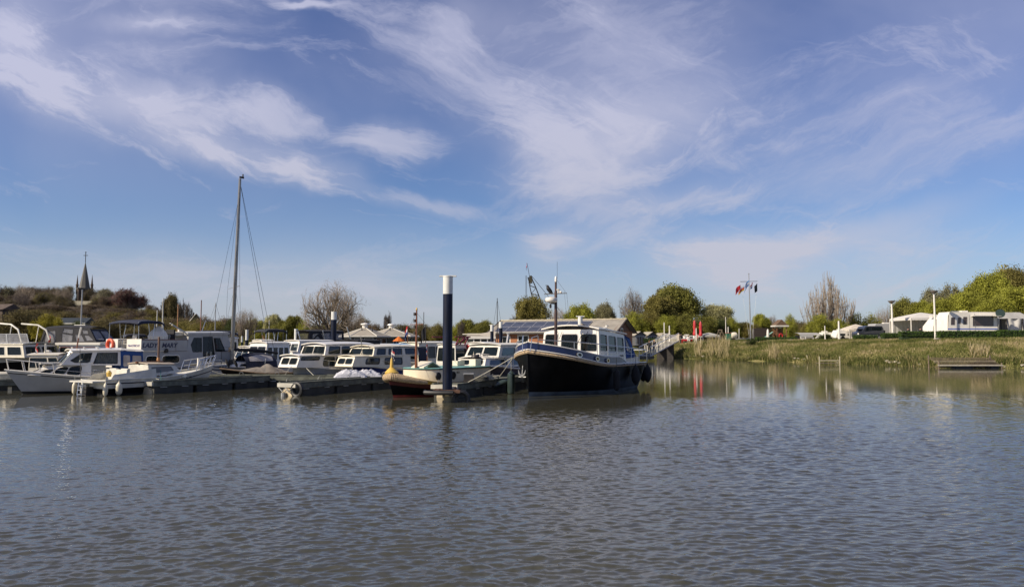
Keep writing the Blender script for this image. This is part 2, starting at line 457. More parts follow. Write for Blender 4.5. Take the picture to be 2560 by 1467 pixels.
V = np.stack([X, Y, Z], -1).reshape(-1, 3)
nx_, ny_ = X.shape
ii = np.arange(nx_ - 1)[:, None] * ny_ + np.arange(ny_ - 1)[None, :]
Fq = np.stack([ii, ii + ny_, ii + ny_ + 1, ii + 1], -1).reshape(-1, 4)
me.from_pydata(V.tolist(), [], Fq.tolist())
me.polygons.foreach_set('use_smooth', [True] * len(Fq))
me.materials.append(mat('bank_soil_and_turf', (.095, .105, .03), .95, col2=(.24, .20, .09), vs=.45, lo=.38, hi=.66, bump=.12, bs=3.5, spec=.1))
link('terrain', me, kind='structure')
# far land beyond the terrain sheet, out to the horizon
fm = MB().add([(-4500, 1490, .5), (4500, 1490, .5), (4500, 4500, .5), (-4500, 4500, .5)], [(0, 1, 2, 3)])
fm.obj('far_fields', MATS['bank_soil_and_turf'], kind='structure')

def blades(name, pts, h, w, lean, mats, mi, label, cat):
    # one grass/reed mesh: every point gets a thin bent blade
    k = len(pts)
    a = rng.uniform(0, 2 * np.pi, k); hh = h * rng.uniform(.55, 1.3, k); ww = w * rng.uniform(.6, 1.4, k)
    dxx, dyy = np.cos(a) * ww / 2, np.sin(a) * ww / 2
    la = rng.uniform(0, 2 * np.pi, k); lx, ly = np.cos(la) * lean * hh, np.sin(la) * lean * hh
    P = np.zeros((k, 3, 3))
    P[:, 0] = pts + np.stack([-dxx, -dyy, np.full(k, -.05)], -1)
    P[:, 1] = pts + np.stack([dxx, dyy, np.full(k, -.05)], -1)
    P[:, 2] = pts + np.stack([lx, ly, hh], -1)
    me = bpy.data.meshes.new(name)
    me.vertices.add(k * 3); me.vertices.foreach_set('co', P.reshape(-1))
    me.loops.add(k * 3); me.loops.foreach_set('vertex_index', np.arange(k * 3))
    me.polygons.add(k); me.polygons.foreach_set('loop_start', np.arange(k) * 3)
    for m in mats: me.materials.append(m)
    me.polygons.foreach_set('material_index', mi.astype(np.int32))
    me.update(calc_edges=True)
    return tag(link(name, me, kind='stuff'), label, cat)
G1 = mat('grass_green', (.115, .13, .03), .8, col2=(.17, .175, .05), vs=.5, spec=.2, trans=.3)
G2 = mat('grass_pale', (.24, .215, .08), .8, col2=(.33, .28, .13), vs=.5, spec=.2, trans=.3)
G3 = mat('grass_straw', (.40, .32, .18), .85, col2=(.50, .41, .25), vs=.6, spec=.15, trans=.2)
G4 = mat('grass_dark', (.06, .075, .02), .85, var=.2, spec=.2, trans=.2)
def scatter(n, x0, x1, dlo, dhi):
    P = []
    while sum(len(p) for p in P) < n:
        x = rng.uniform(x0, x1, n * 4); y = rng.uniform(40, 150, n * 4)
        d = shore_dist(x, y); m_ = (d > dlo) & (d < dhi) & (np.abs(x / y) < .8)
        P.append(np.stack([x[m_], y[m_]], -1))
    P = np.concatenate(P)[:n]
    z = ground_z(P[:, 0], P[:, 1]); return np.column_stack([P, z])
def patchn(P, s, seed):
    return (np.sin(P[:, 0] * s + seed) * np.cos(P[:, 1] * s * 1.3 - seed) + .6 * np.sin(P[:, 0] * s * 2.7 + P[:, 1] * s * 2.1 + seed * 2))
P = scatter(120000, 20, 85, -.5, 13)
q = patchn(P, .55, 1.0) - .25 + rng.normal(0, .7, len(P)); dd = shore_dist(P[:, 0], P[:, 1])
q -= .9 * (dd < 1.8)
mi = np.where(q > 1.0, 2, np.where(q > .1, 1, np.where(q > -1.5, 0, 3)))
blades('grass', P, .23, .075, .55, [G1, G2, G3, G4], mi, 'rough spring grass covering the slope of the right bank', 'grass')
P = scatter(16000, -60, 22, -.1, 8)
blades('grass', P, .35, .09, .4, [G1, G2, G3, G4], rng.integers(0, 4, len(P)), 'short grass on the low bank behind the marina', 'grass')
# fringe of lush grass and sedge right on the waterline
P = scatter(14000, 22, 85, -.45, 1.1)
q = patchn(P, .8, 4.2); P = P[q > -.6]
blades('waterside_sedge', P, .48, .09, .4, [G1, G4, G2], rng.integers(0, 3, len(P)), 'lush green sedge overhanging the waterline of the right bank', 'sedge')
def reeds(px0, px1, n, h, label, d0=-.3, d1=2.6):
    pts = []
    while len(pts) < n:
        x, y = rng.uniform(22, 60), rng.uniform(66, 121)
        px = 1280 + x / y * FPX
        if px0 < px < px1:
            d = float(shore_dist(np.array([x]), np.array([y]))[0])
            if d0 < d < d1: pts.append((x, y, max(GZ(x, y), -.1)))
    blades('reeds', np.array(pts), h, .06, .3, [G3, G2], (rng.uniform(0, 1, n) > .55).astype(int), label, 'reeds')
reeds(1765, 1822, 560, 1.45, 'wide stand of dry straw reeds on the bank below the wooden swing', -.3, 6)
reeds(1736, 1752, 200, 1.5, 'narrow stand of dry reeds under the red parasols', -.3, 4)
reeds(1920, 1942, 220, 1.4, 'small tuft of dry reeds below the playhouse lawn')
reeds(2420, 2470, 260, .9, 'sparse dry reeds behind the wooden jetty', 1.5, 4)

# stones along the waterline
def stone_mesh(seed):
    r = random.Random(seed); bm = bmesh.new(); bmesh.ops.create_icosphere(bm, subdivisions=1, radius=.5)
    for v in bm.verts: v.co = Vector((v.co.x * r.uniform(.8, 1.3), v.co.y * r.uniform(.7, 1.1), v.co.z * r.uniform(.4, .8)))
    me = bpy.data.meshes.new('stone'); bm.to_mesh(me); bm.free()
    me.materials.append(mat('pale_stone', (.34, .30, .23), .9, var=.3, vs=4, bump=.03, bs=8)); return me
SM = [stone_mesh(i) for i in range(5)]
for i, (px, d, s) in enumerate([(1707, .1, .5), (1716, .0, .7), (1724, .1, .45), (1733, 0, .4), (1758, .05, .8), (1766, .1, .5), (1829, .2, .5), (1842, .1, .45), (1855, .1, .5),
                   (1872, .3, .7), (1884, .1, .4), (1945, .1, .7), (1953, .0, .4), (1985, .1, .5), (1993, -.1, .4), (2008, .0, .4), (2092, .3, .9), (2112, .2, .7), (2120, .1, .5), (2215, .5, 1.0),
                   (2226, .3, .8), (2237, .3, .9), (2245, .1, .5), (2296, .2, .4), (2553, .1, .6), (2505, .1, .4)]):
    # march along the bearing until the ground leaves the water
    u = (px - 1280) / FPX; y = 60.0
    while shore_dist(np.array([u * y]), np.array([y]))[0] < d: y += .1
    o = link('stone', SM[i % 5], loc=(u * y, y, max(GZ(u * y, y), 0) + .02), rz=i * 1.7)
    o.scale = (s, s * .9, s * .8)
    tag(o, ('large' if s > .65 else 'small') + ' pale stone at the waterline ' + ('below the red parasols' if px < 1800 else 'below the flag mast' if px < 1900 else 'below the playhouse' if px < 2020 else 'right of the ladder shaped frame' if px < 2150 else 'left of the plank jetty' if px < 2400 else 'at the plank jetty'), 'stone', 'stones along the waterline')
# ================================================================ trees
BARK = mat('grey_brown_bark', (.13, .105, .08), .9, var=.3, vs=2)
TWIG = mat('pale_twigs', (.23, .185, .14), .9, var=.2, vs=1)
TWIGD = mat('dark_twigs', (.10, .08, .062), .9, var=.25, vs=1)
def leafm(name, c, v=.35, s=.45, tr=.35):
    return mat(name, tuple(x * (1 - v) for x in c), .75, col2=tuple(x * (1 + v) for x in c), vs=s, spec=.2, trans=tr, lo=.4, hi=.6)
LM = dict(
    bright=leafm('fresh_green_leaves', (.285, .29, .045)), green=leafm('mid_green_leaves', (.20, .195, .045)),
    dark=leafm('dark_green_leaves', (0.066, 0.086, 0.026)), olive=leafm('olive_leaves', (.20, .175, .05)),
    pale=leafm('pale_blossom_leaves', (0.412, 0.396, 0.198)), copper=leafm('copper_buds', (.19, .095, .085)),
    brown=leafm('brown_twiggy_buds', (.18, .135, .085)), yellow=leafm('yellow_willow_leaves', (0.281, 0.247, 0.036)),
    hill=leafm('dull_hillside_leaves', (.15, .125, .055)), wan=leafm('wan_green_buds', (0.247, 0.231, 0.124)))
def skeleton(seed, H=10.0, W_=8.0, trunk=.25, nb=5, levels=4, up=.35, kid=3, r0=.28, len0=.36, spread=.75, wob=.18, kdeep=9, cz=.52):
    # recursive limbs: returns segments (p0,p1,r0,r1,level) and tips
    r = random.Random(seed); segs = []; tips = []
    def grow(p, d, L, rad, lv):
        k = 3 if lv < levels else 2; q = p; dd = d.copy()
        for i in range(k):
            dd = (dd + Vector((r.gauss(0, wob), r.gauss(0, wob), r.gauss(0, wob * .6) + up * .22))).normalized()
            e = q + dd * (L / k); ra = rad * (1 - .28 * i / k); rb = rad * (1 - .28 * (i + 1) / k)
            segs.append((q, e, ra, rb, lv)); q = e
            if lv < levels:
                kd = kid if lv <= 2 else min(kid, kdeep)
                for _ in range(kd if i == k - 1 else max(1, kd - 1)):
                    az = r.uniform(0, 6.283); perp = dd.cross(Vector((math.cos(az), math.sin(az), .3)))
                    if perp.length < .1: continue
                    nd = (dd + perp.normalized() * spread * r.uniform(.55, 1.25)); nd.z += up * .5
                    grow(q, nd.normalized(), L * r.uniform(.55, .78), rb * .58, lv + 1)
        if lv >= levels - 1: tips.append(q)
    base = Vector((0, 0, 0)); h0 = H * trunk
    segs.append((Vector((0, 0, -.4)), Vector((0, 0, h0 * .5)), r0 * 1.25, r0 * 1.05, 0)); segs.append((Vector((0, 0, h0 * .5)), Vector((.02 * H, 0, h0)), r0 * 1.05, r0 * .95, 0))
    for i in range(nb):
        az = 6.283 * i / nb + r.uniform(-.4, .4); sp = r.uniform(.15, 1.0) * spread * 1.3
        d = Vector((math.cos(az) * sp, math.sin(az) * sp, 1)).normalized()
        grow(Vector((.02 * H, 0, h0)), d, H * len0 * r.uniform(.8, 1.15), r0 * .6, 1)
    # normalise to H x W_
    mz = max(max(s[1].z for s in segs), .1); mx = sorted([math.hypot(s[1].x, s[1].y) for s in segs])[int(len(segs) * .90)]; mz = max(sorted([s[1].z for s in segs])[int(len(segs) * .97)], .1)
    fz, fx = H / mz, (W_ / 2) / mx
    def f(p):      # keep the crown inside a rounded envelope
        q = Vector((p.x * fx, p.y * fx, p.z * fz if p.z > 0 else p.z)); zc = cz * H
        if q.z < .12 * H: return q
        e = Vector((q.x / (W_ / 2), q.y / (W_ / 2), (q.z - zc) / (H - zc if q.z > zc else zc))); l = e.length
        az_ = math.atan2(q.y, q.x); lm = .86 + .10 * math.sin(3 * az_ + seed) * math.cos(2.3 * q.z / H * 3 + seed) + .07 * math.sin(7 * az_ + 9 * q.z / H + seed * 2)
        if l > lm:
            k_ = (lm + (l - lm) * .42) / l; q = Vector((q.x * k_, q.y * k_, zc + (q.z - zc) * k_))
        return q
    return [(f(a), f(b), c, d, l) for a, b, c, d, l in segs], [f(t) for t in tips]
def seg_mesh(name, segs, m, n_fn, rs=1.0, rmin=0.0):
    V = []; F = []
    for a, b, ra, rb, l in segs:
        n = n_fn(l); d = b - a
        if d.length < 1e-5: continue
        d.normalize(); u = d.cross(Vector((.3, .9, .2)) if abs(d.z) > .9 else Vector((0, 0, 1))).normalized(); w = d.cross(u); o = len(V)
        for p, r_ in ((a, max(ra * rs, rmin)), (b, max(rb * rs, rmin))):
            for j in range(n):
                t = 6.283 * j / n; V.append(tuple(p + (u * math.cos(t) + w * math.sin(t)) * r_))
        for j in range(n): F.append((o + j, o + (j + 1) % n, o + n + (j + 1) % n, o + n + j))
    me = bpy.data.meshes.new(name); me.from_pydata(V, [], F); me.materials.append(m); return me
def leaf_mesh(name, centres, per, rad, size, m, seed, flat=.8, droop=0.0, keep=1.0):
    g = np.random.default_rng(seed); C = np.array([tuple(c) for c in centres])
    if keep < 1: C = C[g.uniform(0, 1, len(C)) < keep]
    k = len(C) * per
    P = np.repeat(C, per, 0) + g.normal(0, 1, (k, 3)) * rad * np.array([1, 1, flat])
    if droop: P[:, 2] -= np.abs(g.normal(0, droop, k))
    P[:, 2] = np.maximum(P[:, 2], .3)
    a = g.normal(0, 1, (k, 3)); a /= np.linalg.norm(a, axis=1)[:, None]
    b = np.cross(a, g.normal(0, 1, (k, 3))); b /= np.linalg.norm(b, axis=1)[:, None] + 1e-9
    s = size * g.uniform(.55, 1.25, (k, 1))
    Q = np.stack([P - a * s, P + b * s * .62, P + a * s, P - b * s * .62], 1)
    me = bpy.data.meshes.new(name)
    me.vertices.add(k * 4); me.vertices.foreach_set('co', Q.reshape(-1))
    me.loops.add(k * 4); me.loops.foreach_set('vertex_index', np.arange(k * 4))
    me.polygons.add(k); me.polygons.foreach_set('loop_start', np.arange(k) * 4)
    me.materials.append(m); me.update(calc_edges=True); return me
LIB = {}
def tree_variant(key):
    if key in LIB: return LIB[key]
    kind, i = key
    sd = hash(kind) % 97 if False else sum(map(ord, kind)) + i * 31
    if kind == 'bare':
        segs, tips = skeleton(sd, levels=5, kid=3, nb=8, spread=.85, r0=.30, trunk=.10, len0=.40, up=.12, kdeep=2)
        parts = [('trunk', seg_mesh('trunk', [s for s in segs if s[4] <= 2], BARK, lambda l: 5 if l < 2 else 4)),
                 ('branches', seg_mesh('branches', [s for i_, s in enumerate(segs) if s[4] == 3 or (s[4] > 3 and i_ % 5 < 2)], TWIG, lambda l: 3, rmin=.009))]
    elif kind == 'baredark':
        segs, tips = skeleton(sd, levels=4, kid=3, nb=5, spread=.7, r0=.26, trunk=.2, up=.3)
        parts = [('trunk', seg_mesh('trunk', [s for s in segs if s[4] <= 1], BARK, lambda l: 5)),
                 ('branches', seg_mesh('branches', [s for s in segs if s[4] > 1], TWIGD, lambda l: 3, rmin=.028))]
    elif kind == 'poplar':
        r = random.Random(sd); segs = []
        for k_ in range(60):
            az = r.uniform(0, 6.283); rr = r.uniform(.0, 1) ** .7 * 4.0; hh = 10 - rr * .9 - r.uniform(0, 1.2)
            x0, y0 = math.cos(az) * rr * .15, math.sin(az) * rr * .15; prev = Vector((x0, y0, 0)); n = 14
            for q in range(1, n + 1):
                t = q / n; f = t ** .62
                p = Vector((x0 + math.cos(az) * rr * f * .92 + r.gauss(0, .05), y0 + math.sin(az) * rr * f * .92 + r.gauss(0, .05), hh * t))
                segs.append((prev, p, .15 * (1 - t * .8), .15 * (1 - (t + .07) * .8), 1)); prev = p
                if t > .16:
                    for _ in range(4):
                        a2 = r.uniform(0, 6.283); e = p + Vector((math.cos(a2) * .34, math.sin(a2) * .34, r.uniform(.6, 1.25)))
                        mid = p + (e - p) * .4 + Vector((math.cos(a2) * .08, math.sin(a2) * .08, -.05))
                        segs.append((p, mid, .022, .02, 4)); segs.append((mid, e, .02, .012, 4))
        parts = [('trunk', seg_mesh('trunk', [s for s in segs if s[4] == 1], BARK, lambda l: 4)),
                 ('branches', seg_mesh('branches', [s for s in segs if s[4] == 4], TWIG, lambda l: 3, rmin=.02))]
    elif kind == 'hill':      # dense winter twigs with the first buds
        segs, tips = skeleton(sd, levels=4, kid=3, nb=6, spread=.7, r0=.22, trunk=.12, up=.2)
        parts = [('trunk', seg_mesh('trunk', [s for s in segs if s[4] <= 2], BARK, lambda l: 4)),
                 ('crown', leaf_mesh('crown', [s[1] for s in segs if s[4] >= 3], 3, .42, .10, LM['brown'], sd, keep=.7))]
        tw = seg_mesh('twigs', [s for s in segs if s[4] > 2], TWIGD, lambda l: 3, rmin=.03); parts.append(('branches', tw))
    elif kind == 'shrub':
        segs, tips = skeleton(sd, levels=3, kid=3, nb=9, spread=1.15, r0=.12, trunk=.02, up=.05)
        parts = [('trunk', seg_mesh('trunk', segs, BARK, lambda l: 3, rs=.6)),
                 ('crown', leaf_mesh('crown', [s[1] for s in segs if s[4] >= 2], 15, .5, .16, LM['green'], sd))]
    elif kind == 'willow':
        segs, tips = skeleton(sd, levels=4, kid=2, nb=6, spread=.75, r0=.2, trunk=.12, up=.25)
        parts = [('trunk', seg_mesh('trunk', [s for s in segs if s[4] <= 2], BARK, lambda l: 4)),
                 ('crown', leaf_mesh('crown', [s[1] for s in segs if s[4] >= 3], 22, .3, .15, LM['wan'], sd, flat=1.6, droop=.9))]
    elif kind == 'light':     # open crown through which the sky shows
        segs, tips = skeleton(sd, levels=4, kid=3, nb=6, spread=.65, r0=.24, trunk=.18, up=.25)
        parts = [('trunk', seg_mesh('trunk', [s for s in segs if s[4] <= 3], BARK, lambda l: 4, rmin=.03)),
                 ('crown', leaf_mesh('crown', [s[1] for s in segs if s[4] >= 3], 7, .30, .14, LM['green'], sd, keep=.8))]
    else:                     # full leafy crown
        segs, tips = skeleton(sd, levels=4, kid=3, nb=7, spread=.78, r0=.26, trunk=.14, up=.2)
        parts = [('trunk', seg_mesh('trunk', [s for s in segs if s[4] <= 2], BARK, lambda l: 4)),
                 ('crown', leaf_mesh('crown', [s[1] for s in segs if s[4] >= 3], 12, .40, .15, LM['green'], sd, keep=.54))]
    LIB[key] = parts; return parts
TN = [0]
def tree(px, top, Yd, wpx, kind='leafy', col=None, label='', name='broadleaf_tree', group=None, var=None, cat='tree', zb=None):
    TN[0] += 1
    i = (TN[0] % (2 if kind in ('poplar', 'bare', 'baredark') else 3)) if var is None else var
    p = at(px, top, Yd); x = p.x; g = GZ(x, Yd) if zb is None else zb
    h = p.z - g; w = wpx / FPX * Yd
    t = thing(name, label, cat, (x, Yd, g - .05), (TN[0] * 2.4) % 6.28, group)
    t.scale = (w / 8.0, w / 8.0, h / 10.0)
    for nm, me in tree_variant((kind, i)):
        o = link(nm, me, t)
        if nm == 'crown' and col:
            o.material_slots[0].link = 'OBJECT'; o.material_slots[0].material = LM[col]
        if nm == 'branches' and col == 'darktwig':
            o.material_slots[0].link = 'OBJECT'; o.material_slots[0].material = TWIGD
    return t
# --- wooded hill behind the left of the marina
rr = random.Random(11)
HG = 'trees on the wooded hill'
for i in range(23):
    tree(-60 + i * 15.5, 714 + rr.uniform(-5, 10) + (8 if i > 15 else 0) + (42 if i in (16, 17, 18) else 0), 335 + rr.uniform(-8, 12), 54, ('bare', 'hill')[i % 2], rr.choice(['brown', 'hill', 'brown', 'wan']), 'grey brown twiggy tree standing on the skyline of the wooded hill', 'hillside_tree', HG)
for i in range(28):
    tree(-70 + i * 15, 738 + rr.uniform(-12, 10) + i * .45 + (24 if i in (17, 18, 19, 20) else 0), 300 + rr.uniform(-12, 12), 54, ('hill', 'hill', 'bare')[i % 3], rr.choice(['brown', 'hill', 'brown', 'olive']), 'brown twiggy tree halfway down the wooded hill', 'hillside_tree', HG)
for i in range(22):
    tree(-80 + i * 21, 781 + rr.uniform(-8, 8), 255 + rr.uniform(-10, 10), 84, 'hill' if i % 3 else 'shrub', rr.choice(['hill', 'olive', 'brown', 'hill']), 'dull olive tree at the foot of the wooded hill', 'hillside_tree', HG)
for i in range(20):
    tree(-90 + i * 23, 800 + rr.uniform(-7, 7), 225 + rr.uniform(-8, 8), 92, ('hill', 'shrub')[i % 2], rr.choice(['hill', 'brown', 'brown']), 'low brown bush on the lowest slope of the wooded hill', 'hillside_bush', HG)
for i in range(16):
    tree(-60 + i * 25, 765 + rr.uniform(-8, 8), 280 + rr.uniform(-6, 6), 92, ('hill', 'bare', 'hill')[i % 3], rr.choice(['brown', 'hill', 'brown']), 'brown undergrowth bush between the trees of the wooded hill', 'hillside_bush', HG)
for i in range(15):
    tree(345 + i * 17, 797 + rr.uniform(-6, 7) + i * .4, 228 + rr.uniform(-8, 8), 56, 'shrub', rr.choice(['hill', 'olive', 'brown']), 'brownish bush filling the gap between the hill and the tall mast', 'hillside_bush', 'bushes left of the tall mast')
tree(322, 722, 290, 92, 'hill', 'copper', 'round copper red tree right of the church on the hill', 'copper_beech', var=0)
tree(268, 728, 320, 60, 'hill', 'wan', 'pale budding tree just right of the church tower', 'hillside_tree', var=1)
tree(375, 762, 280, 50, 'hill', 'brown', 'lower bare tree at the right edge of the copper tree', 'hillside_tree')
tree(430, 740, 260, 42, 'leafy', 'hill', 'tall ivy green tree behind the three thin masts', 'broadleaf_tree', var=1)
tree(460, 752, 255, 30, 'baredark', None, 'slim dark bare tree left of the gabled house', 'bare_tree')
tree(474, 757, 250, 20, 'baredark', None, 'short dark bare tree touching the gabled house', 'bare_tree')
tree(395, 770, 262, 40, 'baredark', None, 'low bare tree between the copper tree and the ivy tree', 'bare_tree')
tree(42, 780, 215, 110, 'shrub', 'hill', 'broad olive thicket at the far left behind the boats', 'thicket', cat='thicket')
tree(122, 787, 190, 74, 'willow', 'yellow', 'yellow willow behind the black canvas boat', 'willow_tree')
tree(255, 800, 200, 70, 'shrub', 'hill', 'dull shrub left of the blue canopy', 'shrub', cat='shrub')
tree(190, 806, 200, 50, 'shrub', 'dark', 'dark shrub under the church', 'shrub', cat='shrub')
# --- tree line across the middle
for i, (px, top, w, k, c, lab) in enumerate([
    (345, 812, 60, 'shrub', 'hill', 'low brownish bush behind the blue canopy'), (400, 806, 60, 'shrub', 'hill', 'low bush behind the first thin mast'),
    (452, 808, 60, 'shrub', 'olive', 'low bush under the ivy tree'), (500, 806, 60, 'shrub', 'olive', 'bush in front of the gabled house'),
    (545, 806, 60, 'shrub', 'olive', 'bush left of the tall mast'), (582, 800, 40, 'shrub', 'dark', 'darker bush right behind the foot of the tall mast'),
    (655, 803, 46, 'light', 'wan', 'thin pale tree right of the backstay'), (637, 800, 56, 'shrub', 'bright', 'yellow green bush right of the tall mast'),
    (682, 786, 44, 'light', 'pale', 'pale flowering tree beside the round green tree'), (690, 812, 60, 'shrub', 'green', 'green bush behind the small dark bimini'),
    (733, 791, 62, 'leafy', 'green', 'round mid green tree left of the large bare tree'), (762, 806, 50, 'shrub', 'bright', 'bright bush at the foot of the large bare tree'),
    (800, 812, 60, 'shrub', 'green', 'low bush under the large bare tree'), (850, 812, 60, 'shrub', 'hill', 'low bush left of the first pavilion'),
    (905, 800, 56, 'shrub', 'hill', 'brown bush behind the first pavilion roof'), (1003, 812, 60, 'shrub', 'hill', 'distant low bush behind the orange parasol'),
    (1050, 810, 62, 'shrub', 'hill', 'distant low bush behind the brown mast'), (1090, 812, 50, 'shrub', 'olive', 'distant low bush left of the tall pile'),
    (1145, 808, 44, 'shrub', 'bright', 'light bush right of the tall pile'), (1168, 800, 56, 'leafy', 'green', 'round dark green tree right of the tall pile'),
    (1210, 804, 54, 'leafy', 'green', 'smaller round tree left of the wooden building'), (930, 812, 60, 'shrub', 'brown', 'brown bush between the two pavilion roofs')]):
    tree(px, top, 175 + (i * 37) % 40, w, k, c, lab, {'shrub': 'shrub', 'light': 'broadleaf_tree', 'leafy': 'broadleaf_tree'}[k], cat='shrub' if k == 'shrub' else 'tree')
for i in range(34):      # distant belt closing the horizon
    px = 430 + i * 36
    tree(px, 818 + rr.uniform(-6, 5), 330 + rr.uniform(-20, 30), 70, 'shrub', rr.choice(['hill', 'olive', 'brown', 'hill']), 'distant low tree in the belt closing the horizon', 'distant_tree', 'distant belt of trees')
tree(835, 710, 140, 158, 'bare', None, 'large bare round tree rising behind the second blue pile', 'bare_tree', var=0)
tree(885, 780, 175, 70, 'bare', None, 'low bare tree at the right foot of the large bare tree', 'bare_tree', var=1)
tree(615, 772, 180, 62, 'bare', None, 'small bare tree just right of the tall mast', 'bare_tree', var=1)
tree(968, 782, 190, 26, 'baredark', None, 'small dark narrow bare tree above the second pavilion', 'bare_tree')
tree(1153, 800, 150, 22, 'baredark', None, 'pollarded little bare tree right of the tall pile', 'bare_tree')
# --- behind the wooden building and towards the campsite
tree(1330, 742, 128, 88, 'light', 'olive', 'olive budding tree under the crane jib', 'broadleaf_tree', var=0)
tree(1290, 790, 150, 50, 'baredark', None, 'low bare bush at the left end of the solar roof', 'bare_tree')
tree(1395, 768, 165, 50, 'bare', None, 'wispy bare tree right of the radar mast', 'bare_tree', var=1)
tree(1450, 766, 135, 80, 'leafy', 'bright', 'bright green bushy tree above the solar roof', 'broadleaf_tree', var=0)
tree(1513, 760, 150, 64, 'light', 'wan', 'pale green wispy tree above the roof ridge', 'broadleaf_tree', var=1)
tree(1580, 723, 150, 74, 'bare', None, 'rounded bare tree at the right end of the wooden building', 'bare_tree', var=0)
tree(1648, 724, 172, 60, 'light', 'olive', 'thin olive crown behind the big round green tree', 'broadleaf_tree', var=2)
tree(1688, 719, 150, 118, 'leafy', 'green', 'big round green tree behind the gangway', 'broadleaf_tree', var=1)
tree(1650, 742, 145, 90, 'leafy', 'olive', 'olive leafed tree left of the big round green tree', 'broadleaf_tree', var=2)
tree(1788, 763, 150, 90, 'light', 'pale', 'pale blossoming tree left of the flag mast', 'broadleaf_tree', var=0)
for i, (px, top, Yd, w, k, c, lab) in enumerate([
    (1585, 785, 140, 70, 'shrub', 'bright', 'yellow green bush above the left grey cabin'), (1622, 780, 142, 60, 'shrub', 'olive', 'olive bush above the second grey cabin'),
    (1665, 790, 138, 60, 'shrub', 'bright', 'bush behind the two posts of the gangway'), (1710, 788, 138, 64, 'shrub', 'green', 'green bush left of the red parasols'),
    (1758, 790, 138, 64, 'shrub', 'green', 'bush behind the open party tent'), (1800, 800, 140, 50, 'shrub', 'dark', 'dark bush behind the wooden swing'),
    (1826, 798, 142, 44, 'shrub', 'bright', 'light bush behind the green slide cart'), (1858, 806, 150, 52, 'shrub', 'olive', 'low olive bush left of the flag mast'),
    (1903, 785, 150, 44, 'light', 'bright', 'feathery light green tree right of the flag mast'), (1932, 788, 155, 34, 'bare', None, 'thin bare sapling left of the playhouse'),
    (1880, 812, 148, 50, 'shrub', 'olive', 'low bush at the foot of the flag mast'), (1915, 812, 150, 50, 'shrub', 'hill', 'low brown bush behind the dark fence'),
    (1976, 790, 142, 32, 'shrub', 'bright', 'bright narrow bush right of the playhouse'), (2000, 806, 150, 44, 'shrub', 'hill', 'brown bush left of the tall poplars'),
    (2052, 788, 124, 66, 'shrub', 'bright', 'bright bush at the foot of the poplars'), (2100, 800, 128, 54, 'shrub', 'bright', 'low bright bush right of the poplars'),
    (2140, 786, 132, 62, 'shrub', 'green', 'green bush above the dark van'), (2178, 792, 134, 60, 'shrub', 'green', 'green bush behind the long caravan roof'),
    (2020, 812, 128, 50, 'shrub', 'olive', 'low olive bush behind the small grey tent')]):
    tree(px, top, Yd, w, k, c, lab, 'shrub' if k == 'shrub' else 'broadleaf_tree', cat='shrub' if k == 'shrub' else 'tree')
tree(2066, 690, 132, 116, 'poplar', None, 'cluster of tall bare poplars with upright branches', 'poplar_tree', var=0)
tree(2208, 764, 135, 60, 'bare', None, 'small round pale twiggy tree left of the lamp post', 'bare_tree', var=1)
for i, (px, top, Yd, w, k, c, lab) in enumerate([
    (2265, 751, 112, 78, 'leafy', 'green', 'green tree right of the first lamp post'), (2302, 756, 110, 60, 'leafy', 'bright', 'lower bright tree behind the white party tent'),
    (2330, 722, 116, 64, 'willow', 'wan', 'wispy willow behind the taller lamp post'), (2378, 714, 116, 78, 'willow', 'wan', 'taller wispy willow above the white caravan'),
    (2352, 752, 106, 84, 'leafy', 'bright', 'bright tree between the two willows'), (2415, 732, 104, 96, 'leafy', 'bright', 'bright green tree above the caravan roof'),
    (2470, 690, 108, 110, 'leafy', 'bright', 'tall bright green tree above the satellite dish'), (2525, 676, 116, 110, 'leafy', 'olive', 'tallest olive tree at the right edge'),
    (2545, 720, 100, 120, 'leafy', 'bright', 'bright tree filling the right edge behind the awning'), (2490, 745, 98, 90, 'leafy', 'bright', 'lower bright tree behind the awning'),
    (2620, 690, 104, 130, 'leafy', 'bright', 'bright tree just past the right edge'), (2440, 706, 118, 70, 'light', 'green', 'thin crowned green tree over the caravan')]):
    tree(px, top, Yd, w, k, c, lab, 'willow_tree' if k == 'willow' else 'broadleaf_tree', var=i % 3)
for i in range(16):
    tree(1600 + i * 64, 808 + rr.uniform(-6, 6), 185 + rr.uniform(0, 25), 84, 'shrub', rr.choice(['green', 'olive', 'dark']), 'dark distant tree behind the campsite', 'distant_tree', 'distant trees behind the campsite')
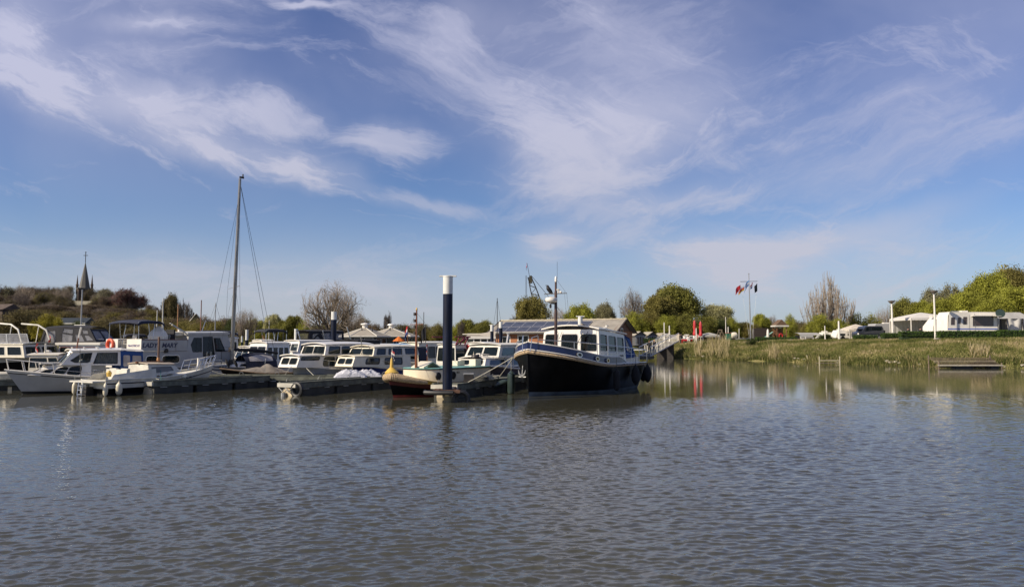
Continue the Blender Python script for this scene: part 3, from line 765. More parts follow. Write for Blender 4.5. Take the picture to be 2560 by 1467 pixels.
# ================================================================ building kit: walls with real openings, boats
def rrect(s0, t0, s1, t1, W_, H_, r):
    # rounded rectangle in unit wall coordinates; r in metres
    if r <= 0: return [(s0, t0), (s1, t0), (s1, t1), (s0, t1)]
    rx, ry = min(r / W_, (s1 - s0) / 2), min(r / H_, (t1 - t0) / 2); P = []
    for cx, cy, a0 in ((s1 - rx, t0 + ry, -90), (s1 - rx, t1 - ry, 0), (s0 + rx, t1 - ry, 90), (s0 + rx, t0 + ry, 180)):
        for k in range(4):
            a = R(a0 + k * 30); P.append((cx + rx * math.cos(a), cy + ry * math.sin(a)))
    return P
def wall(parent, name, C, wins, m, th=.04, frame=None, pane=None, fw=.035, curtain=None, flip=False, wname='window', label=None):
    """C: bl,br,tr,tl seen from outside. wins: dicts/tuples (s0,t0,s1,t1[,radius]) or point lists; real holes, each with frame + pane."""
    bl, br, tr_, tl = [Vector(c) for c in C]
    W_ = ((br - bl).length + (tr_ - tl).length) / 2; H_ = max((tl - bl).length, .01)
    n = (br - bl).cross(tl - bl)
    if n.length < 1e-6: n = (tr_ - bl).cross(tl - bl)
    n.normalize()
    def M(p, o=0.0):
        s_, t_ = p
        if flip: s_ = 1 - s_
        return (bl * (1 - s_) + br * s_) * (1 - t_) + (tl * (1 - s_) + tr_ * s_) * t_ + n * o
    polys = []
    for w in wins:
        if isinstance(w[0], (tuple, list)): polys.append(list(w))
        else: polys.append(rrect(w[0], w[1], w[2], w[3], W_, H_, w[4] if len(w) > 4 else .06))
    outer = [(0, 0), (1, 0), (1, 1), (0, 1)]
    loops = [outer] + polys; flat = [p for l in loops for p in l]
    tris = tessellate_polygon([[Vector((p[0] * W_, p[1] * H_, 0)) for p in l] for l in loops])
    K = len(flat); V = [M(p) for p in flat] + [M(p, -th) for p in flat]; F = []
    for t in tris:
        a, b, c = (V[i] for i in t)
        if (b - a).cross(c - a).dot(n) < 0: t = t[::-1]
        F.append(tuple(t)); F.append(tuple(i + K for i in t[::-1]))
    o = 0
    for l in loops:
        k = len(l)
        for i in range(k): F.append((o + i, o + (i + 1) % k, o + (i + 1) % k + K, o + i + K))
        o += k
    wo2 = MB().add(V, F).obj(name, m, parent)
    if label: wo2['label'] = label
    for wi, l in enumerate(polys):
        cx = sum(p[0] for p in l) / len(l); cy = sum(p[1] for p in l) / len(l)
        w_ = max(p[0] for p in l) - min(p[0] for p in l); h_ = max(p[1] for p in l) - min(p[1] for p in l)
        kx, ky = 1 + 2 * fw / (w_ * W_), 1 + 2 * fw / (h_ * H_)
        lo = [(cx + (p[0] - cx) * kx, cy + (p[1] - cy) * ky) for p in l]
        k = len(l); V = [M(p, .012) for p in lo] + [M(p, .012) for p in l] + [M(p, -.0) for p in lo] + [M(p, -th * .6) for p in l]; F = []
        for i in range(k):
            j = (i + 1) % k
            F += [(i, j, k + j, k + i), (2 * k + i, 2 * k + j, j, i), (k + i, k + j, 3 * k + j, 3 * k + i)]
        wf = MB().add(V, F).obj(wname, frame or RUB, parent)
        if pane is not None:
            P3 = [M(p, -th * .5) for p in l]; tr2 = tessellate_polygon([P3])
            MB().add(P3, [tuple(t) for t in tr2]).obj('pane', pane, wf)
        cm = curtain[wi] if isinstance(curtain, (list, tuple)) else curtain
        if cm is not None:
            s0, s1 = min(p[0] for p in l), max(p[0] for p in l); t0, t1 = min(p[1] for p in l), max(p[1] for p in l)
            nn = max(6, int(w_ * W_ / .045)); rows = []
            for q in range(nn + 1):
                s_ = s0 + (s1 - s0) * q / nn; off = -th - .035 - (.03 if q % 2 else 0)
                rows.append([M((s_, t0 - .02), off), M((s_, t1 + .02), off)])
            MB().grid(rows).obj('curtain', cm, wf)
    return M
def roofslab(parent, name, A, B, C_, D, m, th=.05, camber=.08, cl=.0, nu=6, nv_=8, smooth_=True):
    # A aft starboard, B fwd starboard, C_ fwd port, D aft port (undersides)
    A, B, C_, D = [Vector(p) for p in (A, B, C_, D)]; top, bot = [], []
    for i in range(nu + 1):
        s = i / nu; r1, r2 = [], []
        for j in range(nv_ + 1):
            t = j / nv_
            p = (A * (1 - s) + B * s) * (1 - t) + (D * (1 - s) + C_ * s) * t
            c = camber * (1 - (2 * t - 1) ** 2) + cl * (1 - (2 * s - 1) ** 2)
            r2.append(p + Vector((0, 0, c))); r1.append(p + Vector((0, 0, c + th)))
        top.append(r1); bot.append(r2)
    mb = MB(); mb.grid(top); mb.grid([r[::-1] for r in bot])
    for a, b in ((top[0], bot[0]), (bot[-1], top[-1])): mb.grid([a, b])
    mb.grid([[r[0] for r in bot], [r[0] for r in top]]); mb.grid([[r[-1] for r in top], [r[-1] for r in bot]])
    return mb.obj(name, m, parent, smooth=smooth_)
def house(b, xa, xf, za, zt, wb, wt, rake_a=0.0, rake_f=0.0, side=(), front=(), aft=(), m=None, frame=None, pane=None, curtain=None,
          roofm=None, over=.08, camber=.07, zf=None, ztf=None, wfb=None, wft=None, th=.04, roof=True, cl=0.0, fcurt=None, floor=True, cname='cabin_side', fw=.035, roofth=.05):
    """hollow cabin on boat b (Empty). xa/xf bottom aft/fwd x; wb/wt half widths bottom/top; zf: fwd bottom z; ztf: fwd top z."""
    m = m or WHITE; zf = za if zf is None else zf; ztf = zt if ztf is None else ztf
    wfb = wb if wfb is None else wfb; wft = wt if wft is None else wft
    ab = lambda y: (xa, y * wb, za); fb = lambda y: (xf, y * wfb, zf)
    at_ = lambda y: (xa + rake_a, y * wt, zt); ft = lambda y: (xf - rake_f, y * wft, ztf)
    pane = pane or PANE
    wall(b, cname, (fb(1), ab(1), at_(1), ft(1)), side, m, th, frame, pane, curtain=curtain, flip=True, fw=fw)
    wall(b, cname, (ab(-1), fb(-1), ft(-1), at_(-1)), side, m, th, frame, pane, curtain=curtain, fw=fw)
    wall(b, 'cabin_front', (fb(-1), fb(1), ft(1), ft(-1)), front, m, th, frame, pane, curtain=fcurt, fw=fw)
    wall(b, 'cabin_back', (ab(1), ab(-1), at_(-1), at_(1)), aft, m, th, frame, pane, fw=fw)
    if roof:
        o = over
        roofslab(b, 'cabin_roof', (xa + rake_a - o, -wt - o * .6, zt), (xf - rake_f + o, -wft - o * .6, ztf), (xf - rake_f + o, wft + o * .6, ztf), (xa + rake_a - o, wt + o * .6, zt), roofm or m, roofth, camber, cl)
    if floor:
        MB().add([(xa, -wb + .02, za + .05), (xf, -wfb + .02, zf + .05), (xf, wfb - .02, zf + .05), (xa, wb - .02, za + .05)], [(0, 1, 2, 3)]).obj('cabin_floor', INT, b)
class Hull:
    def __init__(s, b, L, B, z, bands, rub=None, bt=.82, p=2.3, sm=.42, rake=.5, draft=.3, flare=.5, trake=.0, deckm=None, deckdrop=.08, gun=None, gunr=.03, rubf=.82, rubr=.035, name='hull'):
        s.L, s.B, s.z, s.bt, s.p, s.sm, s.rake, s.draft, s.flare, s.trake = L, B, z, bt, p, sm, rake, draft, flare, trake
        n = 22; fr = [-draft, 0.0]; mats = []; mi = []
        for i, (f, m) in enumerate(bands):
            if m not in mats: mats.append(m)
        rows = []; lv = [('z', -draft), ('z', 0.0)]; lvm = [bands[0][1]]
        prev = 0.0
        for f, m in bands:
            k = 1 if f - prev < .2 else 3
            for q in range(1, k + 1): lv.append(('f', prev + (f - prev) * q / k)); lvm.append(m)
            prev = f
        mb = MB(); ss = [1 - (1 - i / n) ** 1.35 for i in range(n + 1)]
        for side in (1, -1):
            P = [[s.pt(q, (l[1] if l[0] == 'f' else l[1] / s.sheer(q)), side) for q in ss] for l in lv]
            o = len(mb.v)
            for row in P: mb.v += [tuple(p_) for p_ in row]
            for i in range(len(P) - 1):
                for j in range(n):
                    a = (o + i * (n + 1) + j, o + i * (n + 1) + j + 1, o + (i + 1) * (n + 1) + j + 1, o + (i + 1) * (n + 1) + j)
                    mb.f.append(a if side < 0 else a[::-1]); mb.m.append(mats.index(lvm[i]))
        # transom
        for i in range(len(lv) - 1):
            g = lambda l, sd: s.pt(0, (l[1] if l[0] == 'f' else l[1] / s.sheer(0)), sd)
            mb.add([g(lv[i], 1), g(lv[i], -1), g(lv[i + 1], -1), g(lv[i + 1], 1)], [(0, 1, 2, 3)], mats.index(lvm[i]))
        mb.obj(name, mats, b, smooth=True, ang=50)
        rows = []
        for q in ss:
            a, c = s.pt(q, 1, -1), s.pt(q, 1, 1); d = Vector((0, 0, -deckdrop))
            rows.append([a + d, (a + c) / 2 + d + Vector((0, 0, .02)), c + d])
        MB().grid(rows).obj('deck', deckm or DECK, b)
        if rub: s.strip(b, 'rubbing_strake', rubf, rubr, rub)
        if gun: s.strip(b, 'gunwale', 1.0, gunr, gun)
    def sheer(s, q):
        z0, z1, z2 = s.z
        if q < s.sm: return z1 + (z0 - z1) * ((s.sm - q) / s.sm) ** 2
        return z1 + (z2 - z1) * ((q - s.sm) / (1 - s.sm)) ** 1.8
    def pt(s, q, f, side, off=0.0):
        hb = s.B / 2
        w = hb * ((1 - ((q - s.sm) / (1 - s.sm)) ** s.p) if q > s.sm else (s.bt + (1 - s.bt) * (1 - ((s.sm - q) / s.sm) ** 2)))
        e = .12 + s.flare * max(0, (q - .45) / .55) ** 1.5
        ff = max(f + .35, .02) / 1.35
        w *= ff ** e
        if q > .999: w = 0.0
        x = q * s.L + s.rake * (q ** 5) * f - s.trake * (1 - q) ** 6 * f
        return Vector((x, side * (w + off), f * s.sheer(q)))
    def strip(s, b, name, f, r, m, q0=0.0, q1=1.0, off=.0, n=6, sides=(1, -1)):
        mb = MB()
        pts = []
        if len(sides) == 2:
            a = [s.pt(q0 + (q1 - q0) * (1 - (1 - i / 18) ** 1.4), f, 1, off) for i in range(19)]
            c = [Vector((p_.x, -p_.y, p_.z)) for p_ in a][::-1]
            if q1 > .99: mb.tube(a + c[1:], r, n)
            else: mb.tube(a, r, n); mb.tube(c, r, n)
        else:
            mb.tube([s.pt(q0 + (q1 - q0) * i / 18, f, sides[0], off) for i in range(19)], r, n)
        return mb.obj(name, m, b, smooth=True)
    def rail(s, b, q0, q1, h, n=6, inset=.08, m=None, r=.016, mid=False, name='guard_rail', both=True, close=True, lean=0):
        mb = MB(); m = m or STEEL
        sds = (1, -1) if both else (1,)
        tops = []
        for sd in sds:
            T = []
            for i in range(n + 1):
                q = q0 + (q1 - q0) * i / n
                p_ = s.pt(q, 1, sd, -inset if q < .97 else 0); t = p_ + Vector((lean, 0, h))
                mb.tube([p_ + Vector((0, 0, -.05)), t], r, 5); T.append(t)
            mb.tube(T, r * 1.15, 5)
            if mid: mb.tube([t - Vector((0, 0, h * .5)) for t in T], r * .8, 4)
            tops.append(T)
        if close and len(tops) == 2: mb.tube([tops[0][-1], tops[1][-1]], r * 1.15, 5)
        mb.obj(name, m, b, smooth=True)
def put(name, label, x, y, deg, group='boats moored in the marina', cat='boat'):
    return thing(name, label, cat, (x, y, 0), R(deg), group)
def place_bow(name, label, bow, aft_dir, L, **k):
    # bow at the waterline, aft_dir the horizontal direction towards the stern
    d = Vector((aft_dir[0], aft_dir[1], 0)).normalized(); st = Vector((bow[0], bow[1], 0)) + d * L
    return put(name, label, st.x, st.y, math.degrees(math.atan2(-d.y, -d.x)), **k)
def place_stern(name, label, stern, fwd_dir, **k):
    return put(name, label, stern[0], stern[1], math.degrees(math.atan2(fwd_dir[1], fwd_dir[0])), **k)
def text_part(b, txt, size, M4, m, name='lettering', shear=0.0, ext=.004, bold=0.0):
    cu_ = bpy.data.curves.new(name, 'FONT'); cu_.body = txt; cu_.size = size; cu_.shear = shear; cu_.extrude = ext; cu_.offset = bold
    cu_.align_x = 'CENTER'; cu_.align_y = 'CENTER'; cu_.resolution_u = 2
    o = bpy.data.objects.new('tmp', cu_); me = bpy.data.meshes.new_from_object(o)
    bpy.data.objects.remove(o); bpy.data.curves.remove(cu_)
    me.name = name; me.materials.clear(); me.materials.append(m); me.transform(M4)
    return link(name, me, b)
def face_mat(origin, xdir, n):
    x = Vector(xdir).normalized(); n = Vector(n).normalized(); y = n.cross(x)
    M4 = Matrix(((x.x, y.x, n.x, origin[0]), (x.y, y.y, n.y, origin[1]), (x.z, y.z, n.z, origin[2]), (0, 0, 0, 1)))
    return M4
def fender(x, y, ztop, label, m=None, L=.55, r=.12, hang=.35, group=None, tilt=0.0, tear=False, mk=None):
    t = thing('fender', label, 'fender', (x, y, ztop), 0, group)
    pr = ([(.015, .08), (.03, .02), (r * .5, -.03), (r * .93, -.12), (r, -.25), (r, -L + .2), (r * .9, -L + .08), (r * .45, -L), (.03, -L - .02)] if not tear else
          [(.015, .08), (.05, 0), (r * .8, -L * .22), (r, -L * .5), (r * .82, -L * .78), (r * .4, -L * .94), (.02, -L)])
    MB().lathe(pr, n=14).obj('fender_body', m or FEND, t, smooth=True)
    MB().tube([(0, 0, .05), (0, 0, hang)], .011, 5).obj('lanyard', ROPEW if m is not FENDB else RUB, t)
    return t
def bimini(b, xa, xf, w, z, m, drop=.16, feet=None, r=.018, arch=.1, thick=.03, name='canopy'):
    rows = []
    for i in range(9):
        s = i / 8; x = xa + (xf - xa) * s; zz = z + arch * (1 - (2 * s - 1) ** 2) * .6 - (drop if i in (0, 8) else 0)
        rows.append([(x, -w, zz - drop), (x, -w * .96, zz), (x, -w * .5, zz + arch * .6), (x, 0, zz + arch * .8), (x, w * .5, zz + arch * .6), (x, w * .96, zz), (x, w, zz - drop)])
    mb = MB().grid(rows); mb.grid([[(p[0], p[1], p[2] - thick) for p in r_][::-1] for r_ in rows])
    mb.obj(name, m, b, smooth=True)
    fz = feet; mb = MB(); cx = (xa + xf) / 2
    for sd in (1, -1):
        for x, fx in ((xa + .08, xa + .1), (xf - .08, xf - .1), ((xa * .6 + xf * .4), cx), ((xa * .35 + xf * .65), cx)):
            mb.tube([(x, sd * w * .95, z), (fx, sd * w, fz)], r, 5)
    mb.obj('canopy_frame', STEEL, b)
def cloth_quad(b, name, C, m, n=8, sag=.06, seed=1, folds=.03):
    r = random.Random(seed); A, B, C2, D = [Vector(c) for c in C]; nrm = (B - A).cross(D - A).normalized(); rows = []
    for i in range(n + 1):
        row = []
        for j in range(n + 1):
            s, t = i / n, j / n
            p = (A * (1 - s) + B * s) * (1 - t) + (D * (1 - s) + C2 * s) * t
            row.append(p + nrm * (r.gauss(0, folds) - sag * 16 * s * (1 - s) * t * (1 - t) * .25))
        rows.append(row)
    return MB().grid(rows).obj(name, m, b, smooth=True)
def flagmesh(parent, name, o, d, w, h, cols, vert=False, seed=1, droop=.6):
    # drooping flag: bands of colour are sewn strips
    o = Vector(o); d = Vector(d).normalized(); r = random.Random(seed); n = 8; nb_ = len(cols)
    for bi, m in enumerate(cols):
        rows = []
        for i in range(n + 1):
            s = i / n
            row = []
            for j in (0, 1):
                if vert: ss, tt = (bi + i / n) / nb_, j
                else: ss, tt = s, (bi + j) / nb_
                p = o + d * w * ss * (1 - droop * .45 * ss) + Vector((0, 0, -h * tt - w * droop * ss * (.75 + .25 * ss)))
                p += Vector((-d.y, d.x, 0)) * .07 * math.sin(ss * 8 + tt * 1.5 + seed)
                row.append(p)
            rows.append(row)
        MB().grid(rows).obj(name, m, parent, smooth=True)
# ================================================================ the boats
DA = Vector((.5, .866, 0))                # direction in which the berths run, away from the camera
def LX(b, px, y):
    a = b.rotation_euler.z; d = (math.cos(a), math.sin(a)); n = (-d[1], d[0]); u = (px - 1280) / FPX / math.cos(PITCH)
    lx, ly = b.location.x + y * n[0], b.location.y + y * n[1]
    return (lx - u * ly) / (u * d[1] - d[0])
def WY(b, x, y):
    a = b.rotation_euler.z
    return b.location.y + x * math.sin(a) + y * math.cos(a)
def LZ(b, x, y, py): return at(1280, py, WY(b, x, y)).z
def WP(b, p):
    a = b.rotation_euler.z
    return Vector((b.location.x + p[0] * math.cos(a) - p[1] * math.sin(a), b.location.y + p[0] * math.sin(a) + p[1] * math.cos(a), p[2] + b.location.z))
def wn(n, t0=.25, t1=.82, m=.06, g=.05, r=.06):
    w = (1 - 2 * m - g * (n - 1)) / n
    return [(m + i * (w + g), t0, m + i * (w + g) + w, t1, r) for i in range(n)]
def boat(name, label, bow, aft, stern_px, B, z, bands, vis=1, **k):
    """bow waterline point (x,y); aft direction; stern_px: bearing of the visible stern corner. vis=+1: port side faces us."""
    d = Vector((aft[0], aft[1], 0)).normalized(); n = Vector((d.y, -d.x, 0))    # n points to the side we see
    u = (stern_px - 1280) / FPX; hb = B * .42
    L = ((bow[0] + n.x * hb) - u * (bow[1] + n.y * hb)) / (u * d.y - d.x)
    b = place_bow(name, label, bow, d, L); h = Hull(b, L, B, z, bands, **k); b_ = b
    return b, h, L
def bow_at(px, Yd): return (at(px, 900, Yd).x, Yd)

# ---- the black steel cruiser ------------------------------------------------
def steel_cruiser():
    bow = bow_at(1322, 35.0); d = Vector((.55, .835, 0)).normalized(); L = 9.0
    b = place_bow('steel_cruiser', 'large black hulled steel cruiser with navy bulwark and white wheelhouse, nearest boat on the right', bow, d, L)
    HB = 4.15
    h = Hull(b, L, HB, (1.36, 1.38, 2.12), [(.10, BLUEB), (1.0, BLACKP)], p=4.6, sm=.45, rake=.12, bt=.86, trake=.55, flare=.9, deckm=DECK, deckdrop=.1)
    for f, r_, m_, nm, q0 in ((.985, .075, ROPE, 'rope_fender', .45), (1.045, .03, WHITE, 'rubbing_strake', 0.0), (.96, .035, WOODR, 'lower_strake', 0.0)):
        h.strip(b, nm, f, r_, m_, q0=q0, off=.03)
    # raised navy bulwark that sweeps down towards the stern
    def bw(q):
        t = min(max((q - .24) / .14, 0), 1); return .05 + (.34 + .06 * q) * t * t * (3 - 2 * t)
    for sd in (1, -1):
        V = []
        for i in range(27):
            q = 1 - (1 - i / 26) ** 1.3 * .8; p_ = h.pt(q, 1, sd, -.02); V.append([p_ + Vector((0, 0, .02)), p_ + Vector((.0, -sd * .03 if q < .99 else 0, bw(q)))])
        MB().grid(V).obj('bulwark', NAVY, b, smooth=True)
        MB().tube([v[1] for v in V], .032, 6).obj('gunwale', WHITE, b, smooth=True)
    for px in (1455, 1486, 1511):
        q = max(0, min(1, LX(b, px, HB / 2 * .93) / L)); p_ = h.pt(q, 1, 1, .0) + Vector((0, 0, bw(q) * .52))
        t_ = h.pt(q + .02, 1, 1) - h.pt(q - .02, 1, 1); n_ = Vector((-t_.y, t_.x, 0)).normalized()
        if n_.y < 0: n_ = -n_
        x_ = t_.normalized()
        def ring(rx, ry, o): return [p_ + x_ * rx * math.cos(a_ * .3927) + Vector((0, 0, ry)) * math.sin(a_ * .3927) + n_ * o for a_ in range(16)]
        o_, i_ = ring(.17, .115, .05), ring(.115, .07, .05)
        po = MB().add(o_ + i_ + ring(.17, .115, -.02), [(j, (j + 1) % 16, 16 + (j + 1) % 16, 16 + j) for j in range(16)] + [(32 + j, 32 + (j + 1) % 16, (j + 1) % 16, j) for j in range(16)]).obj('porthole', STEEL, b)
        MB().add(ring(.12, .075, .035), [tuple(range(16))]).obj('pane', PANED, po)
    w = 1.72; xf = LX(b, 1497, w); xa = LX(b, 1564, w); zb = 1.42
    zt = LZ(b, xf, w, 823); zta = LZ(b, xa, w, 836)
    house(b, xa, xf, zb, zta, w, w - .12, 0.0, .18, side=[(.05, .40, .30, .86, .08), (.36, .40, .63, .86, .08), (.70, .40, .95, .86, .08)],
          front=[(.04, .42, .27, .86, .10), (.34, .38, .63, .86, .10), (.69, .38, .965, .86, .10)], aft=[(.1, .3, .42, .8, .05), (.58, .1, .9, .85, .05)],
          m=WHITE, frame=GREYW, pane=PANE, ztf=zt, camber=.2, over=.16, cl=.03, curtain=None, th=.06, roofth=.06)
    # windscreen wipers, dashboard, interior furniture seen through the glass
    for t in (.42, .5):
        y0 = -w + 2 * w * (t + .3)
        MB().tube([(xf - .1, y0, zt - .1), (xf + .0, y0 - .28, zt - .75)], .012, 4).obj('wiper', DARKM, b)
        MB().tube([(xf - .1, y0 - 1.5, zt - .1), (xf - .02, y0 - 1.65, zt - .5)], .012, 4).obj('wiper', DARKM, b)
    MB().box((xf - .55, 0, zb + .75), (.5, 2.6, .1)).box((xf - .9, .7, zb + .6), (.45, .5, 1.0)).obj('helm_console', INT, b)
    MB().box((xa + .3, -.9, zb + .8), (.3, 1.2, 1.3)).box((xa + .7, .9, zb + .35), (1.0, .5, .7)).obj('cabinet', TEAK, b)
    # blue cockpit tent with clear side window
    xt = LX(b, 1593, w)
    wall(b, 'cockpit_tent', ((xa, w - .02, zb + .25), (xt, w - .1, zb + .28), (xt + .38, w - .3, zta - .25), (xa, w - .14, zta - .03)), [[(.18, .30), (.66, .24), (.62, .62), (.30, .92), (.16, .86)]], BLUEC, .02, BLUEC, PLAST)
    wall(b, 'cockpit_tent', ((xt, -w + .1, zb + .28), (xa, -w + .02, zb + .25), (xa, -w + .14, zta - .03), (xt + .38, -w + .3, zta - .25)), [[(.38, .24), (.84, .30), (.84, .86), (.68, .92), (.40, .62)]], BLUEC, .02, BLUEC, PLAST)
    wall(b, 'cockpit_tent', ((xt, w - .1, zb + .28), (xt, -w + .1, zb + .28), (xt + .38, -w + .3, zta - .25), (xt + .38, w - .3, zta - .25)), [(.1, .2, .9, .85, .1)], BLUEC, .02, BLUEC, PLAST)
    roofslab(b, 'tent_roof', (xt + .36, -w + .26, zta - .25), (xa + .05, -w + .1, zta - .02), (xa + .05, w - .1, zta - .02), (xt + .36, w - .26, zta - .25), BLUEC, .015, .16)
    # low white coaming under the tent
    MB().box(((xa + xt) / 2 - .15, w - .12, zb + .1), (abs(xa - xt) + .3, .06, .45)).box(((xa + xt) / 2 - .15, -w + .12, zb + .1), (abs(xa - xt) + .3, .06, .45)).obj('coaming', WHITE, b)
    text_part(b, 'ALPHA', .16, face_mat((LX(b, 1553, w), w + .02, zb + .40), (-1, 0, 0), (0, 1, 0)), DARKM)
    # roof clutter: vents, folded canvas, dorade, rails
    rz_ = (zt + zta) / 2
    MB().tube([(xa + .2, .3, zta + .26), (xa + 1.2, .34, zta + .33), (xf - .8, .3, zt + .27)], .06, 8).obj('rolled_canvas', GREYC, b, smooth=True)
    MB().lathe([(.11, 0), (.11, .2), (.14, .2), (.14, .26), (.02, .3)], (xa + .9, .9, zta + .1)).obj('roof_vent', WHITE, b, smooth=True)
    MB().box((xa + .5, .2, zta + .2), (.7, .5, .06)).obj('solar_panel', BLACKP, b)
    MB().tube([(xa, w - .3, zta + .12), (xf - .6, w - .3, zt + .14)], .014, 5).tube([(xa, -w + .3, zta + .12), (xf - .6, -w + .3, zt + .14)], .014, 5).obj('roof_handrail', STEEL, b)
    # mast with radar, crosstree and lights
    xm = LX(b, 1389, 0); zm0 = 1.7; ztop = LZ(b, xm, 0, 692); zc = LZ(b, xm, 0, 734)
    mb = MB().tube([(xm, 0, zm0), (xm - .02, 0, zc + .1)], [.085, .07], 10); mb.tube([(xm - .02, 0, zc + .1), (xm - .03, 0, ztop - .25)], .055, 8)
    ms = mb.obj('mast', mat('brown_mast_paint', (.065, .035, .028), .45, var=.3), b, smooth=True)
    MB().lathe([(.05, 0), (.065, .1), (.05, .26), (.02, .3)], (xm - .03, 0, ztop - .27)).obj('masthead_light', WHITE, ms, smooth=True)
    MB().tube([(xm, -.66, zc), (xm, .64, zc)], .022, 6).obj('crosstree', DARKM, ms)
    MB().tube([(xm, .1, ztop - .1), (xm, .1, ztop + .75)], .008, 4).obj('aerial', DARKM, ms)
    MB().tube([(xm, .02, zc + .75), (xm, .62, zc)], .006, 3).tube([(xm, .5, zc + .1), (xm, .62, zc - 1.1)], .005, 3).tube([(xm, -.62, zc), (xm, -.6, zc - 1.0)], .005, 3).tube([(xm, .64, zc), (xm - .2, .66, zc - 1.3)], .006, 3).obj('halyard', DARKM, ms)
    zr = LZ(b, xm, 0, 751)
    MB().lathe([(.06, -.16), (.26, -.09), (.30, -.04), (.31, .04), (.29, .12), (.12, .17), (.02, .18)], (xm + .22, -.12, zr), 20).obj('radar_dome', WHITE, ms, smooth=True)
    MB().box((xm + .15, -.06, zr - .15), (.34, .14, .07)).obj('radar_bracket', DARKM, ms)
    MB().lathe([(.02, 0), (.035, .02), (.035, .12), (.10, .16), (.10, .19), (.02, .2)], (xm, .16, zc + .02), 10).lathe([(.05, 0), (.07, .05), (.02, .1)], (xm, .3, zc + .02), 8).obj('gps_aerial', WHITE, ms, smooth=True)
    MB().lathe([(.05, -.1), (.06, 0), (.05, .1)], (xm, -.3, zr - .28), 8).obj('deck_light', DARKM, ms)
    # guard rails
    mb = MB(); T = []
    for px in (1352, 1402, 1447, 1487, 1512, 1535, 1552, 1571, 1592, 1612):
        for sd in (1, -1):
            q = max(0.0, min(.97, LX(b, px, HB / 2 * .9) / L)); p_ = h.pt(q, 1, sd, -.06); x_ = p_.x - (h.trake if px > 1600 else 0) * .7
            py = 843 + (px - 1352) * .122 - max(0, 1400 - px) * .1
            z_ = max(p_.z + .6, LZ(b, x_, HB / 2, py)) if sd > 0 else zz
            zz = z_; p2 = Vector((x_, p_.y, z_)); mb.tube([(x_, p_.y, p_.z + bw(q)), p2], .017, 5)
            if sd > 0: T.append(p2)
    T2 = [Vector((p_.x, -p_.y, p_.z)) for p_ in T]
    for TT in (T, T2): mb.tube(TT, .022, 6); mb.tube([Vector((p_.x, p_.y, p_.z - .33)) for p_ in TT[4:]], .012, 5)
    mb.tube([T[-1], T2[-1]], .022, 6)
    hx = T[0]; mb.tube([hx, hx + Vector((.3, -.15, -.1)), hx + Vector((.38, -.2, -.75))], .02, 6); hx = T2[0]; mb.tube([hx, hx + Vector((.3, .15, -.1)), hx + Vector((.38, .2, -.75))], .02, 6)
    mb.obj('guard_rail', STEEL, b, smooth=True)
    MB().box((L - .8, 0, 2.15), (.5, .5, .25)).lathe([(.1, 0), (.1, .3), (.15, .32), (.02, .36)], (L - 1.1, .3, 2.0), 8).obj('windlass', GALV, b)
    # anchor in its pocket on the starboard bow
    p_ = h.pt(.965, .55, -1, .05)
    an = MB().tube([p_ + Vector((.12, 0, .32)), p_ + Vector((.16, -.02, -.22))], .03, 6)
    for sd in (-1, 1): an.tube([p_ + Vector((.16, -.02, -.22)), p_ + Vector((.2, sd * .16, -.05)), p_ + Vector((.2, sd * .2, .12))], [.045, .04, .01], 6)
    an.tube([p_ + Vector((.16, -.2, -.22)), p_ + Vector((.16, .2, -.22))], .03, 6).obj('anchor', GALV, b, smooth=True)
    MB().tube([h.pt(.999, .98, 1) + Vector((.02, 0, 0)), h.pt(.999, .1, 1) + Vector((.03, 0, 0))], .03, 6).obj('stem_bar', BLACKP, b)
    g = 'black fenders on the black cruiser'
    for px, ztop, Lf, rf, lab, q in ((1529, 1.15, 1.05, .17, 'long black fender amidships against the black hull', None), (1575, 1.30, 1.05, .24, 'large black teardrop fender, foremost of the stern cluster', None), (1597, 1.28, 1.0, .23, 'large black teardrop fender, second from the front of the stern cluster', 0.02)):
        q = max(.01, LX(b, px, HB * .48) / L) if q is None else q; p_ = WP(b, h.pt(q, 1, 1, rf * .9)); fender(p_.x, p_.y, ztop, lab, FENDB, Lf, rf, .6, g, tear=rf > .2)
    for yy, lab in ((1.55, 'black teardrop fender on the port quarter beside the stern rail'), (.75, 'rearmost black teardrop fender hanging off the stern')):
        p_ = WP(b, (-h.trake - .25, yy, 0)); fender(p_.x, p_.y, 1.25 - (.08 if yy < 1 else 0), lab, FENDB, .95, .23, .6, g, tear=True)
    p_ = WP(b, h.pt(.86, .9, -1, .22)); fender(p_.x - .1, p_.y, 1.1, 'big dark green fender at the left bow of the black cruiser', FENDG, 1.15, .19, .7)
    return b, h, xm, zc
SC, SCH, XM, ZC = steel_cruiser()

